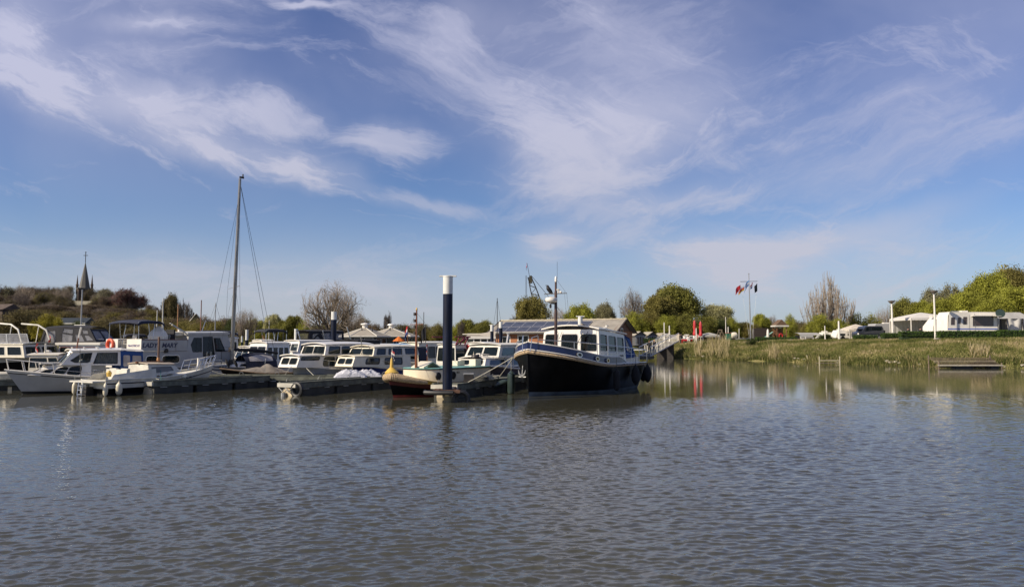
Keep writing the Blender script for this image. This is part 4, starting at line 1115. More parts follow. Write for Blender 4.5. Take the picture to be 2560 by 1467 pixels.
# ---- low tug-like boat with yellow bow behind the big pile ------------------
def tug():
    bow = bow_at(984, 34.4)
    b, h, L = boat('tug_yacht', 'small tug with black hull, yellow bow and rope fender behind the tall blue pile', bow, (.56, .83), 1185, 2.9, (.62, .60, 1.16), [(.10, REDB), (.52, BLACKP), (.80, mat('oxblood_paint', (.07, .012, .012), .4, var=.2)), (1.0, YEL)], p=2.6, sm=.5, rake=.42, flare=.6, deckm=YEL, bt=.7)
    h.strip(b, 'gunwale', 1.0, .03, mat('dull_brass_rail', (.33, .24, .09), .5), q0=0)
    # fat woven rope bow fender
    pts = [h.pt(q, .86, 1, .08) for q in (.76, .84, .91, .96, .995)]; pts += [Vector((p_.x, -p_.y, p_.z)) for p_ in pts[::-1][1:]]
    P2 = []
    for i in range(len(pts) - 1):
        for k in range(8): P2.append(pts[i].lerp(pts[i + 1], k / 8))
    P2.append(pts[-1]); r_ = [(.05 + .13 * math.sin(math.pi * i / (len(P2) - 1)) ** .6) * (1 + .09 * (i % 2)) for i in range(len(P2))]
    MB().tube(P2, r_, 12).obj('rope_fender', ROPE, b, smooth=True)
    # yellow stem head with little flag staff
    MB().lathe([(.30, 0), (.32, .12), (.2, .24), (.09, .34), (.06, .7), (.03, .78)], (L + .12, 0, 1.05), 12).obj('stem_head', YEL, b, smooth=True)
    MB().tube([(L + .12, 0, 1.8), (L + .1, 0, 2.25)], .012, 5).obj('flagstaff', WHITE, b)
    flagmesh(b, 'flag_stripe', (L + .11, 0, 2.2), (-1, .2, 0), .28, .3, [TRED, WHITE, NAVY], vert=False, droop=1.2)
    # cream superstructure with rounded front
    w = 1.28; xf = L - 1.3; z1 = 1.36; ring = []
    ang = [(xf - 4.6, w), (xf - 1.2, w)] + [(xf - 1.2 + 1.2 * math.sin(R(a)), w * math.cos(R(a))) for a in (15, 30, 45, 60, 75, 90)]
    prof = ang + [(x, -y) for x, y in ang[::-1][1:]]
    rows = [[(x, y, .5) for x, y in prof], [(x, y, 1.27) for x, y in prof]]
    MB().grid(rows).obj('cabin_side', CREAM, b, smooth=True)
    top = [(x * 1.0, y * 1.03) for x, y in prof]
    mb = MB(); mb.grid([[(x, y, 1.25) for x, y in top], [(x, y, 1.31) for x, y in top]]); mb.add([(x, y, 1.31) for x, y in top], [tuple(range(len(top)))][::1])
    mb.obj('cabin_roof', SEAG, b)
    MB().tube([(x, y, 1.26) for x, y in top], .025, 5).obj('roof_edge', BLACKP, b)
    MB().add([(xf - 4.6, w, .5), (xf - 4.6, -w, .5), (xf - 4.6, -w, 1.27), (xf - 4.6, w, 1.27)], [(0, 1, 2, 3)]).obj('cabin_back', CREAM, b)
    for px in (1097, 1134):
        x = LX(b, px, w); MB().lathe([(.19, -.02), (.19, .03), (.15, .05), (.15, .02), (.02, .02)], (x, w, .95), 16, axis=(0, 1, 0)).obj('porthole', RUB, b, smooth=True)
    text_part(b, 'BOL', .13, face_mat((LX(b, 1146, w), w + .02, 1.08), (-1, 0, 0), (0, 1, 0)), DARKM)
    # raised skylight flaps
    xs_ = LX(b, 1068, 0)
    for s0, s1 in ((-.55, .0), (.0, .62)):
        MB().add([(xs_ + s0 * 1.1, -.4, 1.33 if s0 else 1.62), (xs_ + s0 * 1.1, .4, 1.33 if s0 else 1.62), (xs_ + s1 * 1.1, .4, 1.62 if s0 else 1.36), (xs_ + s1 * 1.1, -.4, 1.62 if s0 else 1.36),
                  (xs_ + s0 * 1.1, -.4, 1.28 if s0 else 1.57), (xs_ + s0 * 1.1, .4, 1.28 if s0 else 1.57), (xs_ + s1 * 1.1, .4, 1.57 if s0 else 1.31), (xs_ + s1 * 1.1, -.4, 1.57 if s0 else 1.31)],
                 [(0, 1, 2, 3), (7, 6, 5, 4), (0, 4, 5, 1), (1, 5, 6, 2), (2, 6, 7, 3), (3, 7, 4, 0)]).obj('skylight_flap', CREAM, b)
    # brown mast
    xm = LX(b, 1042, 0); ztop = LZ(b, xm, 0, 776); zx = LZ(b, xm, 0, 811)
    ms = MB().tube([(xm, 0, 1.2), (xm, 0, 2.2), (xm, 0, ztop)], [.075, .06, .035], 8).obj('mast', TEAK, b, smooth=True)
    MB().lathe([(.03, 0), (.05, .04), (.03, .12), (.01, .14)], (xm, 0, ztop)).obj('masthead_ball', YEL, ms)
    MB().tube([(xm, -.42, zx), (xm, .42, zx)], .018, 5).obj('crosstree', TEAK, ms)
    for dz in (.18, -.12, -.42, .5): MB().box((xm + .03, -.08, zx + dz), (.12, .09, .14)).obj('mast_lamp', DARKM, ms)
    MB().tube([(xm, 0, ztop - .1), (xm - 3.2, 0, 1.4)], .006, 3).tube([(xm, 0, ztop - .1), (L, 0, 1.8)], .006, 3).obj('stay', DARKM, ms)
    MB().box((xf - 4.2, .6, 1.5), (.5, .4, .35)).box((xf - 3.9, -.4, 1.45), (.6, .6, .25)).obj('deck_locker', CREAM, b)
    # black plastic sheet heap aft
    cl = cloth_quad(b, 'engine_cover', [(-.3, -1.0, .7), (1.4, -1.0, .9), (1.4, 1.1, .95), (-.3, 1.1, .7)], BLACKC, sag=-.5, folds=.06, seed=3)
    return b, h
TUG, TUGH = tug()

# ---- white clinker cruiser at the far left of the front row ------------------
def left_cruiser():
    bow = bow_at(62, 36.6)
    b = place_bow('cabin_cruiser', 'white cabin cruiser with blue rear canvas and bow rail, leftmost boat of the front row', bow, (.76, .65), 7.3)
    L = 7.3; h = Hull(b, L, 2.7, (.78, .74, 1.22), [(.12, BLACKB), (.86, GREYW), (1.0, WHITE)], rake=.80, p=2.2, flare=.55, gun=WHITE, gunr=.035, rub=RUB, rubf=.87, rubr=.022)
    h.rail(b, .80, .985, .52, n=3, inset=.1, r=.02, lean=.12, name='bow_rail', m=WHITE)
    h.rail(b, .15, .55, .30, n=4, inset=.1, r=.012, name='side_rail')
    w = 1.0
    f = lambda px, y=w: LX(b, px, y)
    # low fore cabin with teardrop windows
    house(b, f(235), f(82), .72, 1.50, 1.08, .95, 0, .75, side=[(.20, .22, .42, .82, .14), (.47, .20, .66, .80, .14), (.73, .3, .88, .62, .08)], front=[(.3, .2, .7, .8, .1)], m=WHITE, frame=RUB, curtain=[CURT, CURT, CURT], zf=.95, ztf=1.30, wfb=.45, wft=.35, over=.03, camber=.08, pane=PANED)
    house(b, f(308), f(160), 1.35, 2.10, .98, .84, 0, .55, side=[[(.07, .14), (.47, .14), (.47, .84), (.07, .84)], [(.56, .20), (.80, .20), (.90, .34), (.80, .82), (.60, .84)]], front=[(.06, .15, .47, .85, .06), (.53, .15, .94, .85, .06)],
          m=WHITE, frame=RUB, pane=PANE, zf=1.42, ztf=2.08, wfb=.9, wft=.78, over=.12, camber=.10, curtain=[CURT, None], fcurt=CREAM, aft=[(.3, .05, .7, .9, .03)])
    for sd in (1, -1):
        x0, x1 = f(308), f(366)
        C = ((x0, w - .04, .82), (x1, w - .04, .82), (x1 + .05, w - .12, 2.05), (x0, w - .12, 2.12)) if sd > 0 else ((x1, -w + .04, .82), (x0, -w + .04, .82), (x0, -w + .12, 2.12), (x1 + .05, -w + .12, 2.05))
        wall(b, 'cockpit_canvas', C, [(.12, .35, .42, .82, .06), (.52, .35, .92, .82, .06)], BLUEC, .02, BLUEC, mat('milky_plastic', (.42, .38, .33), .4, var=.2))
    roofslab(b, 'canvas_roof', (f(366), -w + .08, 2.06), (f(308) , -w + .08, 2.14), (f(308), w - .08, 2.14), (f(366), w - .08, 2.06), WHITE, .02, .08)
    # folding mast / signal staff leaning aft, white upper half
    x = LX(b, 196, 0)
    xt = LX(b, 206, .2); zt_ = LZ(b, xt, 0, 818); MB().tube([(x, 0, 2.1), (x + (xt - x) * .45, .1, 2.1 + (zt_ - 2.1) * .55)], .035, 6).obj('signal_mast_foot', TEAK, b)
    MB().tube([(x + (xt - x) * .45, .1, 2.1 + (zt_ - 2.1) * .55), (xt, .2, zt_)], [.04, .05], 6).obj('signal_mast', WHITE, b)
    for xx in (-.5, .1, .7, 1.2): MB().lathe([(.05, 0), (.06, .06), (.02, .08)], (f(250) - xx, .5, 2.2), 8).obj('roof_fitting', STEEL, b)
    MB().lathe([(.14, -.02), (.16, .02), (.12, .1), (.02, .14)], (f(180) , .3, 1.5), 10).obj('deck_vent', STEEL, b, smooth=True)
    MB().box((f(140), .1, 1.5), (.9, .7, .08)).obj('fore_hatch', WHITE, b)
    # added reflector pane, tilted to throw sun glitter down on to the water
    c_ = at(184, 891, 37.6) - Vector(b.location); a_ = -b.rotation_euler.z; cl = Vector((c_.x * math.cos(a_) - c_.y * math.sin(a_), c_.x * math.sin(a_) + c_.y * math.cos(a_), c_.z))
    n_ = Vector((-.173, -.913, .367)); nl = Vector((n_.x * math.cos(a_) - n_.y * math.sin(a_), n_.x * math.sin(a_) + n_.y * math.cos(a_), n_.z)).normalized(); xd = Vector((0, 0, 1)).cross(nl).normalized(); yd = nl.cross(xd)
    MB().prism([cl + xd * x * .48 + yd * y * .34 for x, y in ((-1, -1), (1, -1), (.8, 1), (-.7, 1))], nl, .02).obj('glint_reflector', mat('glint_reflector_gloss', (.6, .58, .55), .26, spec=1.0, coat=.0), b)
    h.strip(b, 'bow_handrail', 1.25, .012, STEEL, q0=.3, q1=.8, off=-.15)
    return b
LC = left_cruiser()
# ---- open grey-cream motor boat, stern towards us ----------------------------
def motor_boat():
    st = onwater(231, 988); fw = Vector((.50, .866, 0))
    b = place_stern('motor_boat', 'old cream motor boat with swim ladder, stern towards us and pulpit at the bow', (st.x, st.y), fw)
    L = 6.3; h = Hull(b, L, 2.35, (.74, .76, 1.25), [(.10, BLACKB), (.45, BLACKP), (.93, OLDW), (1.0, OLDW)], rake=.5, p=2.3, bt=.84, flare=.4, rub=RUB, rubf=.76, rubr=.03, gun=OLDW, gunr=.04, deckm=OLDW)
    f = lambda px: LX(b, px, -1.0)
    # outdrive, ladder, bathing platform
    MB().box((-.22, 0, .12), (.42, .34, .6), top=(.8, .8)).box((-.42, 0, -.15), (.5, .12, .35)).obj('outdrive', DARKM, b)
    MB().box((-.28, 0, .68), (.6, 1.9, .07)).obj('bathing_platform', OLDW, b)
    lad = MB().tube([(-.56, .18, .7), (-.62, .2, .08), (-.6, .14, -.05)], .022, 6).tube([(-.56, -.16, .7), (-.62, -.18, .08), (-.6, -.12, -.05)], .022, 6)
    for z in (.48, .28, .08, -.05): lad.tube([(-.6, .2, z), (-.6, -.18, z)], .022, 6)
    lad.obj('swim_ladder', STEEL, b, smooth=True)
    MB().box((-.08, .55, .30), (.12, .5, .42)).obj('transom_locker', GREYW, b)
    # cockpit coamings, seats, low cabin
    for sd in (1, -1):
        MB().add([(.3, sd * .92, .72), (f(398), sd * 1.0, .78), (f(398), sd * .92, 1.22), (.5, sd * .86, .98)], [(0, 1, 2, 3)]).obj('coaming', OLDW, b)
    x1 = f(392); x0 = f(352)
    for yy in (-.5, .45):
        MB().box((x0 - .35, yy, .95), (.12, .55, .6)).box((x0 - .1, yy, .75), (.5, .55, .12)).obj('seat', OLDW, b)
    MB().box((f(330), 0, .9), (.08, 1.7, .62)).obj('bulkhead', OLDW, b)
    MB().lathe([(.1, -.1), (.13, .1), (.05, .2)], (f(316), .2, .95), 8).obj('yellow_bucket', YEL, b)
    house(b, f(382), f(470), .80, 1.42, .90, .80, 0, .35, side=[(.10, .25, .82, .80, .03)], front=[], m=OLDW, frame=OLDW, pane=mat('grey_blind', (.16, .16, .16), .5), zf=1.0, ztf=1.36, wfb=.6, wft=.55, over=.05, camber=.07, roofm=mat('tan_roof', (.40, .33, .25), .6, var=.15))
    MB().box((f(410), 0, 1.53), (1.5, .12, .07)).obj('lowered_mast_crutch', TEAK, b)
    # pulpit with a white life jacket case
    h.rail(b, .80, .99, .56, n=4, inset=.08, r=.024, lean=.22, mid=True, name='pulpit', m=STEEL)
    p_ = h.pt(.86, 1, -1, -.12); MB().box((p_.x, p_.y - .02, p_.z + .36), (.42, .08, .52)).obj('white_case', WHITE, b)
    # folded down mast standing upright on deck: wooden post with white tarp bundle
    xp = LX(b, 401, -.1); MB().tube([(xp, -.1, 1.1), (xp, -.1, LZ(b, xp, 0, 842))], .055, 8).obj('wooden_post', mat('rough_brown_post', (.14, .08, .055), .7, var=.3, vs=6, stretch=(1, 1, .2)), b)
    MB().lathe([(.05, 0), (.09, .05), (.07, .2)], (xp, -.1, 1.55), 8).obj('rope_coil', mat('orange_line', (.42, .22, .10), .8), b, smooth=True)
    for px, lab in ((182, 'tan fender at the left corner of the cream motor boat stern'), (245, 'white fender beside the swim ladder of the cream motor boat'), (306, 'plump cream fender halfway along the cream motor boat')):
        if px == 182: p_ = WP(b, (-.1, 1.35, 0))
        elif px == 245: p_ = WP(b, (-.05, -1.12, 0))
        else: p_ = WP(b, (LX(b, px, -1.3), -1.28, 0))
        fender(p_.x, p_.y, .60 if px != 306 else .62, lab, FEND, .58, .11 if px != 306 else .15, .3, 'pale fenders on the cream motor boat')
    return b, h
MBT, MBTH = motor_boat()

# ---- LADY MARY -----------------------------------------------------------------
def lady_mary():
    b = place_stern('motor_yacht', 'tall grey white motor yacht LADY MARY with name panel, raised aft deck and wheelhouse', (at(322, 900, 44.8).x, 44.8), (.5, .866))
    fx = lambda px, y: LX(b, px, y); w = 1.75
    h = Hull(b, 12.6, 3.6, (1.05, 1.0, 1.45), [(.1, BLACKB), (.9, GREYW), (1.0, GREYW)], rake=.8, p=2.2, bt=.94, gun=WHITE, rub=DARKM, rubf=.9, rubr=.03)
    sA, sF = fx(358, -w), fx(472, -w); x595 = fx(583, -w)
    z0 = 1.02; zd = LZ(b, (sA + sF) / 2, -w, 878)
    # lower cabin side with two long oval windows
    sm_ = lambda px: (fx(px, -w) - sA) / (fx(478, -w) - sA)
    for sd in (1, -1):
        C = ((sA, -w, z0), (fx(478, -w), -w, z0), (fx(478, -w), -w + .04, zd), (sA, -w + .04, zd))
        if sd < 0: C = ((C[1][0], w, z0), (C[0][0], w, z0), (C[3][0], w - .04, zd), (C[2][0], w - .04, zd))
        W2 = [(sm_(371), .28, sm_(399), .72, .18), (sm_(411), .28, sm_(454), .72, .18)]
        if sd < 0: W2 = [(1 - a[2], a[1], 1 - a[0], a[3], a[4]) for a in W2]
        wall(b, 'lower_cabin_side', C, W2, GREYW, .04, STEEL, PANED, curtain=CURG)
    wall(b, 'transom_wall', ((sA, w, z0), (sA, -w, z0), (sA, -w + .04, zd), (sA, w - .04, zd)), [], WHITE, .04)
    MB().add([(sA, -w, zd), (fx(478, -w), -w, zd), (fx(478, -w), w, zd), (sA, w, zd)], [(0, 1, 2, 3)]).obj('aft_deck', DECK, b)
    # bulwark panels of the aft deck with the name
    zt = LZ(b, sA, -w, 850)
    xs_ = [sA, fx(443, -w), fx(472, -w)]
    for i in range(2):
        for sd in (1, -1):
            a, c = xs_[i] + .02, xs_[i + 1] - .02
            MB().box(((a + c) / 2, sd * w, (zd + zt) / 2 + .01), (c - a, .05, zt - zd - .02)).obj('bulwark_panel', GREYW if sd < 0 else WHITE, b)  # shade put into the colour: sunless side grey, far side white
    MB().tube([(sA, -w, zt + .02), (xs_[2], -w, zt + .04)], .025, 5).tube([(sA, w, zt + .02), (xs_[2], w, zt + .04)], .025, 5).obj('panel_cap_rail', TEAK, b)
    mx = (fx(366, -w) + fx(438, -w)) / 2; hgt = zt - zd
    text_part(b, 'LADY   MARY', hgt * .56, face_mat((mx, -w - .032, zd + hgt * .52), (1, 0, 0), (0, -1, 0)), mat('navy_lettering', (.01, .015, .06), .4), shear=.25, bold=.012)
    # stern panels: MAASTRICHT on the right one, opening, then the lifebuoy panel
    for y0, y1 in ((-w, -.35), (.55, w)):
        MB().box((sA, (y0 + y1) / 2, (zd + zt) / 2 + .02), (.05, y1 - y0, zt - zd)).obj('stern_panel', WHITE, b)
    MB().tube([(sA, -w, zt + .04), (sA, -.35, zt + .04)], .03, 5).tube([(sA, .55, zt + .04), (sA, w, zt + .04)], .03, 5).obj('stern_cap_rail', WHITE, b)
    text_part(b, 'MAASTRICHT', .19, face_mat((sA - .035, (-w - .35) / 2, zd + hgt * .5), (0, -1, 0), (-1, 0, 0)), mat('violet_lettering', (.12, .10, .25), .5))
    # wheelhouse
    xa, xf = fx(470, -w), fx(593, -w); zr = LZ(b, xa, -w, 838); zrf = LZ(b, xf, -w, 837)
    k = lambda px: (fx(px, -w) - xa) / (xf - xa)
    S_ = [[(k(487), .40), (k(510), .40), (k(510), .90), (k(487), .90), (k(480), .66)], (k(515), .03, k(544), .93, .02), [(k(548), .40), (k(574), .40), (k(566), .88), (k(548), .88)]]
    house(b, xa, xf, zd - .75, zr, w - .05, w - .15, .25, .55, side=S_, front=[(.05, .5, .32, .88, .04), (.36, .5, .64, .88, .04), (.68, .5, .95, .88, .04)], aft=[(.1, .45, .42, .85, .03)], m=GREYW, frame=RUB, pane=PANED, curtain=[CURG, CURG, CURG], ztf=zrf, over=.1, camber=.08, roofth=.16, fw=.025)
    # handrail and open door edge, steps
    MB().tube([(fx(520, -w), -w - .05, zd - .7), (fx(520, -w), -w - .05, zd - .05), (fx(530, -w), -w - .05, zd - .05), (fx(530, -w), -w - .05, zd - .7)], .02, 5).obj('door_rail', STEEL, b)
    MB().tube([(fx(556, -w), -w - .06, 1.1), (fx(556, -w), -w - .06, zd - .02), (xf + .2, -w - .06, zd - .02)], .02, 5).obj('side_rail', DARKM, b)
    MB().lathe([(.05, 0), (.05, .3), (.02, .32)], (fx(536, -w), -w - .1, 1.2), 8).obj('small_fender', CREAM, b)
    # cowl vent on deck edge
    MB().lathe([(.05, 0), (.13, .0), (.13, .1), (.09, .2), (.05, .22)], (fx(419, -w), -w + .0, zd - .04), 12, axis=(0, -.4, 1)).obj('cowl_vent', DARKM, b, smooth=True)
    h.strip(b, 'side_deck_rail', 1.0, .012, STEEL, q0=.1, q1=.5, off=-.02)
    # roof furniture
    MB().box((fx(500, 0), .2, zr + .22), (1.1, 1.2, .12)).lathe([(.12, 0), (.12, .3)], (fx(452, 0), 0, zr + .1), 10).obj('roof_box', WHITE, b)
    MB().box((fx(455, -.6), -.4, zr + .08), (1.9, 1.6, .22)).obj('folded_awning', CREAM, b)
    MB().tube([(fx(505, 0), 0, zr + .1), (fx(516, 0), 0, zr + 1.0)], .02, 5).obj('whip_aerial', STEEL, b)
    # blue bimini over the aft deck
    bimini(b, sA - .1, fx(366, -w * .6) + 1.0, w * .86, LZ(b, sA + 1, 0, 806), NAVYC, drop=.12, feet=zd, arch=.12)
    MB().tube([(sA + 2.2, -1.4, LZ(b, sA + 2, 0, 812)), (sA + 3.9, -1.3, zd + .75)], .035, 5).tube([(sA + 2.2, -1.2, LZ(b, sA + 2, 0, 808)), (sA + 4.1, -1.1, zd + .8)], .03, 5).obj('canopy_strut', OLDW, b)
    # deck chairs and table
    def chair(x, y, rz, label):
        t = thing('deck_chair', label, 'chair', WP(b, (x, y, zd)), b.rotation_euler.z + rz, 'white deck chairs on the LADY MARY')
        MB().box((0, 0, .42), (.46, .48, .04)).obj('seat', WHITE, t)
        MB().tube([(-.22, -.22, .44), (-.34, -.22, .98), (-.34, .22, .98), (-.22, .22, .44)], .02, 5).obj('back_frame', WHITE, t)
        for k_ in range(5): MB().tube([(-.22, -.16 + .08 * k_, .44), (-.34, -.16 + .08 * k_, .98)], .014, 4).obj('slat', WHITE, t)
        for sx in (-.2, .2):
            for sy in (-.22, .22): MB().tube([(sx, sy, 0), (sx, sy, .42)], .02, 5).obj('leg', WHITE, t)
        for sy in (-.25, .25): MB().tube([(-.28, sy, .66), (.2, sy, .66), (.2, sy, .42)], .02, 5).obj('armrest', WHITE, t)
    chair(sA + .6, .35, R(180), 'white slatted deck chair in the stern opening behind the lifebuoy panel')
    chair(sA + 1.1, 1.15, R(170), 'white slatted deck chair nearest the lifebuoy under the blue canopy')
    chair(sA + 1.2, -.75, R(150), 'white deck chair with its back above the MAASTRICHT panel')
    chair(sA + 2.0, -.9, R(200), 'white deck chair beside the name panel, farthest right')
    # grey tarpaulin bundle standing on the deck
    bm = MB(); pr = []
    xt = fx(402, -1.2)
    for i, (w_, z_) in enumerate(((.62, 0), (.66, .35), (.5, .62), (.1, .95))):
        pr.append([(xt + w_ * math.cos(a * .785) * (1 + .1 * math.sin(a * 2.1)), -1.1 + .45 * w_ * math.sin(a * .785), zt - .1 + z_) for a in range(9)])
    bm.grid(pr).obj('tarpaulin_bundle', WHITE, b)
    MB().box((xt + .95, -.9, zt + .28), (.10, .8, .75)).obj('black_board', BLACKC, b)
    # lifebuoy: hangs on the panel
    lb = thing('lifebuoy', 'orange lifebuoy hanging on the white stern panel left of MAASTRICHT', 'lifebuoy', WP(b, (sA - .1, 1.2, (zd + zt) / 2 + .06)), b.rotation_euler.z)
    V = MB(); pts = [(0, .3 * math.cos(a * math.pi / 12), .3 * math.sin(a * math.pi / 12)) for a in range(25)]
    V.tube(pts, .085, 10, cap=False).obj('ring', mat('lifebuoy_orange', (.75, .12, .05), .5, var=.1), lb, smooth=True)
    return b
LM_ = lady_mary()
# ---- small dark wooden launch under grey tarpaulin -----------------------------
def launch():
    b, h, L = boat('wooden_launch', 'dark launch with wooden rail under a rumpled grey tarpaulin behind the pontoon', bow_at(572, 44.5), (.62, .78), 742, 2.1, (.62, .62, .98), [(.95, mat('dark_varnish_hull', (.02, .014, .01), .35)), (1.0, WOODR)], rake=.55, p=2.0, flare=.6, gun=WOODR, gunr=.045)
    rows = []; r = random.Random(5)
    for i in range(15):
        q = .08 + .70 * i / 14; a = h.pt(q, 1, 1, .03); hh = .42 * math.sin(math.pi * min(1, i / 14 * .9 + .1)) ** .7 + (.16 if i in (5, 6) else 0)
        rows.append([(a.x, a.y * c, a.z - .02 + (hh * (1 - abs(c) ** 1.5)) + r.gauss(0, .018)) for c in (-1, -.8, -.55, -.3, 0, .3, .55, .8, 1)])
    MB().grid(rows).obj('tarpaulin', GREYC, b, smooth=True)
    MB().tube([h.pt(.55, 1, 1), (h.pt(.55, 1, 1).x, h.pt(.55, 1, 1).y, 1.55)], .014, 5).obj('staff', STEEL, b)
    return b
launch()
# ---- sailing yacht with the tall mast -------------------------------------------
def sailboat():
    b, h, L = boat('sailing_yacht', 'white sailing yacht with very tall grey mast and navy cockpit tent', bow_at(540, 47.5), (.66, .75), 706, 2.7, (.75, .72, 1.0), [(.1, BLACKB), (.8, WHITE), (1.0, WHITE)], rake=.9, p=1.9, flare=.5, rub=NAVY, rubf=.85, rubr=.03, deckm=WHITE)
    xm = LX(b, 583, 0); zb = 1.05; ztop = LZ(b, xm, 0, 447)
    # the mast leans slightly: solve its top from the measured bearing
    tx = at(604, 447, WY(b, xm, 0)).x - WP(b, (xm, 0, 0)).x; a = b.rotation_euler.z; tl = Vector((math.cos(a) * tx, -math.sin(a) * tx, 0)) * .72
    P0, P1 = Vector((xm, 0, zb)), Vector((xm, 0, ztop)) + tl; at_m = lambda t: P0.lerp(P1, t)
    ms = MB().tube([P0, at_m(.35), at_m(.7), P1], [.125, .12, .105, .085], 10).obj('mast', mat('grey_aluminium_mast', (.26, .25, .23), .35, .6, var=.1), b, smooth=True)
    MB().lathe([(.13, 0), (.2, .1), (.16, .35)], P0, 10).obj('mast_boot', DARKM, ms)
    MB().box(P1 + Vector((-.12, 0, .1)), (.3, .08, .12)).lathe([(.05, 0), (.05, .22), (.01, .24)], P1 + Vector((-.2, 0, .1)), 6).obj('masthead', DARKM, ms)
    sp = at_m(.415); mb = MB()
    ends = [sp + Vector((.1, .78, .02)), sp + Vector((.1, -.78, -.1))]
    for e in ends: mb.tube([sp, e], .02, 5)
    mb.obj('spreader', STEEL, ms)
    wires = MB(); top = at_m(.985)
    for i, e in enumerate(ends):
        sd = 1 if i == 0 else -1
        wires.tube([at_m(.95), e], .009, 3); wires.tube([e, (xm - .1, sd * 1.15, .95)], .009, 3)
        wires.tube([at_m(.42), (xm - .5, sd * 1.1, .95)], .008, 3); wires.tube([at_m(.42), (xm + .6, sd * 1.0, .95)], .007, 3)
    wires.tube([at_m(.9), (L + .8, 0, 1.1)], .010, 3)
    stern = Vector((0.0, .6, .9)); wires.tube([top, stern + Vector((0, .0, 0))], .014, 3); wires.tube([top, Vector((-.6, -1.1, .9))], .014, 3)
    for dy in (.16, .24, -.2): wires.tube([at_m(.88), (xm + dy, dy, 1.2)], .008, 3)
    wires.obj('standing_rigging', DARKM, ms)
    # boom with dark cover
    xb = LX(b, 697, 0) ; MB().tube([(xm, 0, 2.05), ((xm + xb) / 2, 0, 2.0), (xb, 0, 1.78)], [.09, .13, .07], 8).obj('boom_cover', BLACKC, b, smooth=True)
    MB().lathe([(.06, 0), (.09, .08), (.07, .3)], (xm + .1, -.1, 1.9), 8).obj('halyard_coil', ROPE, b)
    # trunk cabin and navy tent with two milky windows
    house(b, LX(b, 640, 0) , LX(b, 570, 0), .85, 1.18, .8, .7, 0, .4, side=[(.3, .3, .7, .75, .05)], m=WHITE, pane=PANED, zf=.95, ztf=1.14, wfb=.4, wft=.35, over=.02, camber=.08)
    xa, xf = LX(b, 695, .9), LX(b, 622, .9); rows = []
    for i in range(9):
        s = i / 8; x = xa + (xf - xa) * s; hh = (.35 + .65 * math.sin(math.pi * (.18 + .62 * (1 - s))) ** .6) * .98; w = 1.0 - .25 * s
        rows.append([(x, w * math.cos(R(t)), .88 + hh * math.sin(R(t)) ** .8) for t in range(0, 181, 15)])
    MB().grid(rows).obj('cockpit_tent', NAVYC, b, smooth=True)
    rr_ = []
    for i in range(1, 8):
        s = i / 8; x = xa + (xf - xa) * s; hh = (.35 + .65 * math.sin(math.pi * (.18 + .62 * (1 - s))) ** .6) * .98; w = 1.02 - .25 * s; e = math.sin(math.pi * i / 8) ** .5
        rr_.append([(x, w * math.cos(R(t)) + .012, .89 + hh * math.sin(R(t)) ** .8 + .004) for t in (28 - 10 * e, 36, 36 + 16 * e)])
    MB().grid(rr_).obj('tent_window', mat('milky_plastic_pane', (.42, .38, .34), .3, var=.2), b, smooth=True)
    g = 'black fenders on the sailing yacht foredeck'
    for px, lab in ((566, 'black fender stowed on the yacht foredeck, left one'), (586, 'black fender stowed on the yacht foredeck, right one at the mast foot')):
        x = LX(b, px, .8); p_ = WP(b, (x, .95, 0)); t = fender(p_.x, p_.y, 1.42, lab, FENDB, .5, .09, .1, g); t.rotation_euler = (0, R(-25), 0)
    h.rail(b, .86, .99, .5, n=2, inset=.06, r=.014, name='pulpit', mid=True)
    return b
sailboat()
# ---- white cruiser with long side windows behind the second pontoon -------------
def white_cruiser():
    b, h, L = boat('cabin_cruiser', 'white cabin cruiser with grey hull and rounded wheelhouse left of the blue hulled one', bow_at(741, 43.8), (.5, .866), 946, 2.8, (.85, .82, 1.2), [(.1, BLACKB), (.95, GREYW), (1.0, GREYW)], rake=.35, p=2.2, flare=.4, gun=OLDW, gunr=.03)
    w = 1.15; f = lambda px, y=w: LX(b, px, y)
    k = lambda px, a, c: (f(px) - f(a)) / (f(c) - f(a))
    z1 = LZ(b, f(800), w, 889)
    S_ = [(k(883, 930, 757), .18, k(848, 930, 757), .86, .12), (k(844, 930, 757), .18, k(818, 930, 757), .86, .14), (k(806, 930, 757), .66, k(762, 930, 757), .90, .06)]
    S_ = [(min(a[0], a[2]), a[1], max(a[0], a[2]), a[3], a[4]) for a in S_]
    house(b, f(930), f(757), .85, z1, w, w - .10, 0, .30, side=S_, front=[(.1, .3, .46, .8, .08), (.54, .3, .9, .8, .08)], m=WHITE, frame=RUB, pane=PANE, zf=1.08, ztf=z1 - .02, wfb=.75, wft=.72, over=.14, camber=.09, curtain=[CREAM, CREAM, None])
    z2 = LZ(b, f(925), w, 862)
    k2 = lambda px: (f(px) - f(938)) / (f(818) - f(938))
    S2 = [(min(a, c), .12, max(a, c), .86, .07) for a, c in ((k2(934), k2(905)), (k2(899), k2(860)), (k2(855), k2(827)))]
    house(b, f(938), f(818), z1 + .02, z2, w - .12, w - .22, .05, .22, side=S2, front=[(.05, .12, .48, .86, .05), (.52, .12, .95, .86, .05)], aft=[(.1, .1, .9, .85, .04)], m=WHITE, frame=RUB, pane=PANE, over=.14, camber=.12, cl=.05, fw=.02)
    MB().tube([(f(905), .3, z2 + .15), (f(835), .3, z2 + .15)], .014, 5).obj('roof_handrail', STEEL, b)
    h.rail(b, .62, .98, .5, n=4, inset=.1, r=.014, name='bow_rail')
    MB().lathe([(.05, 0), (.09, .1), (.07, .55), (.02, .6)], (f(893), w + .25, 1.1), 8).obj('rolled_rope', ROPE, b, smooth=True)
    MB().box((L - .35, 0, 1.3), (.3, .3, .25)).lathe([(.12, 0), (.2, .15), (.12, .3)], (L - .7, .2, 1.15), 8).obj('windlass', DARKM, b)
    return b
white_cruiser()
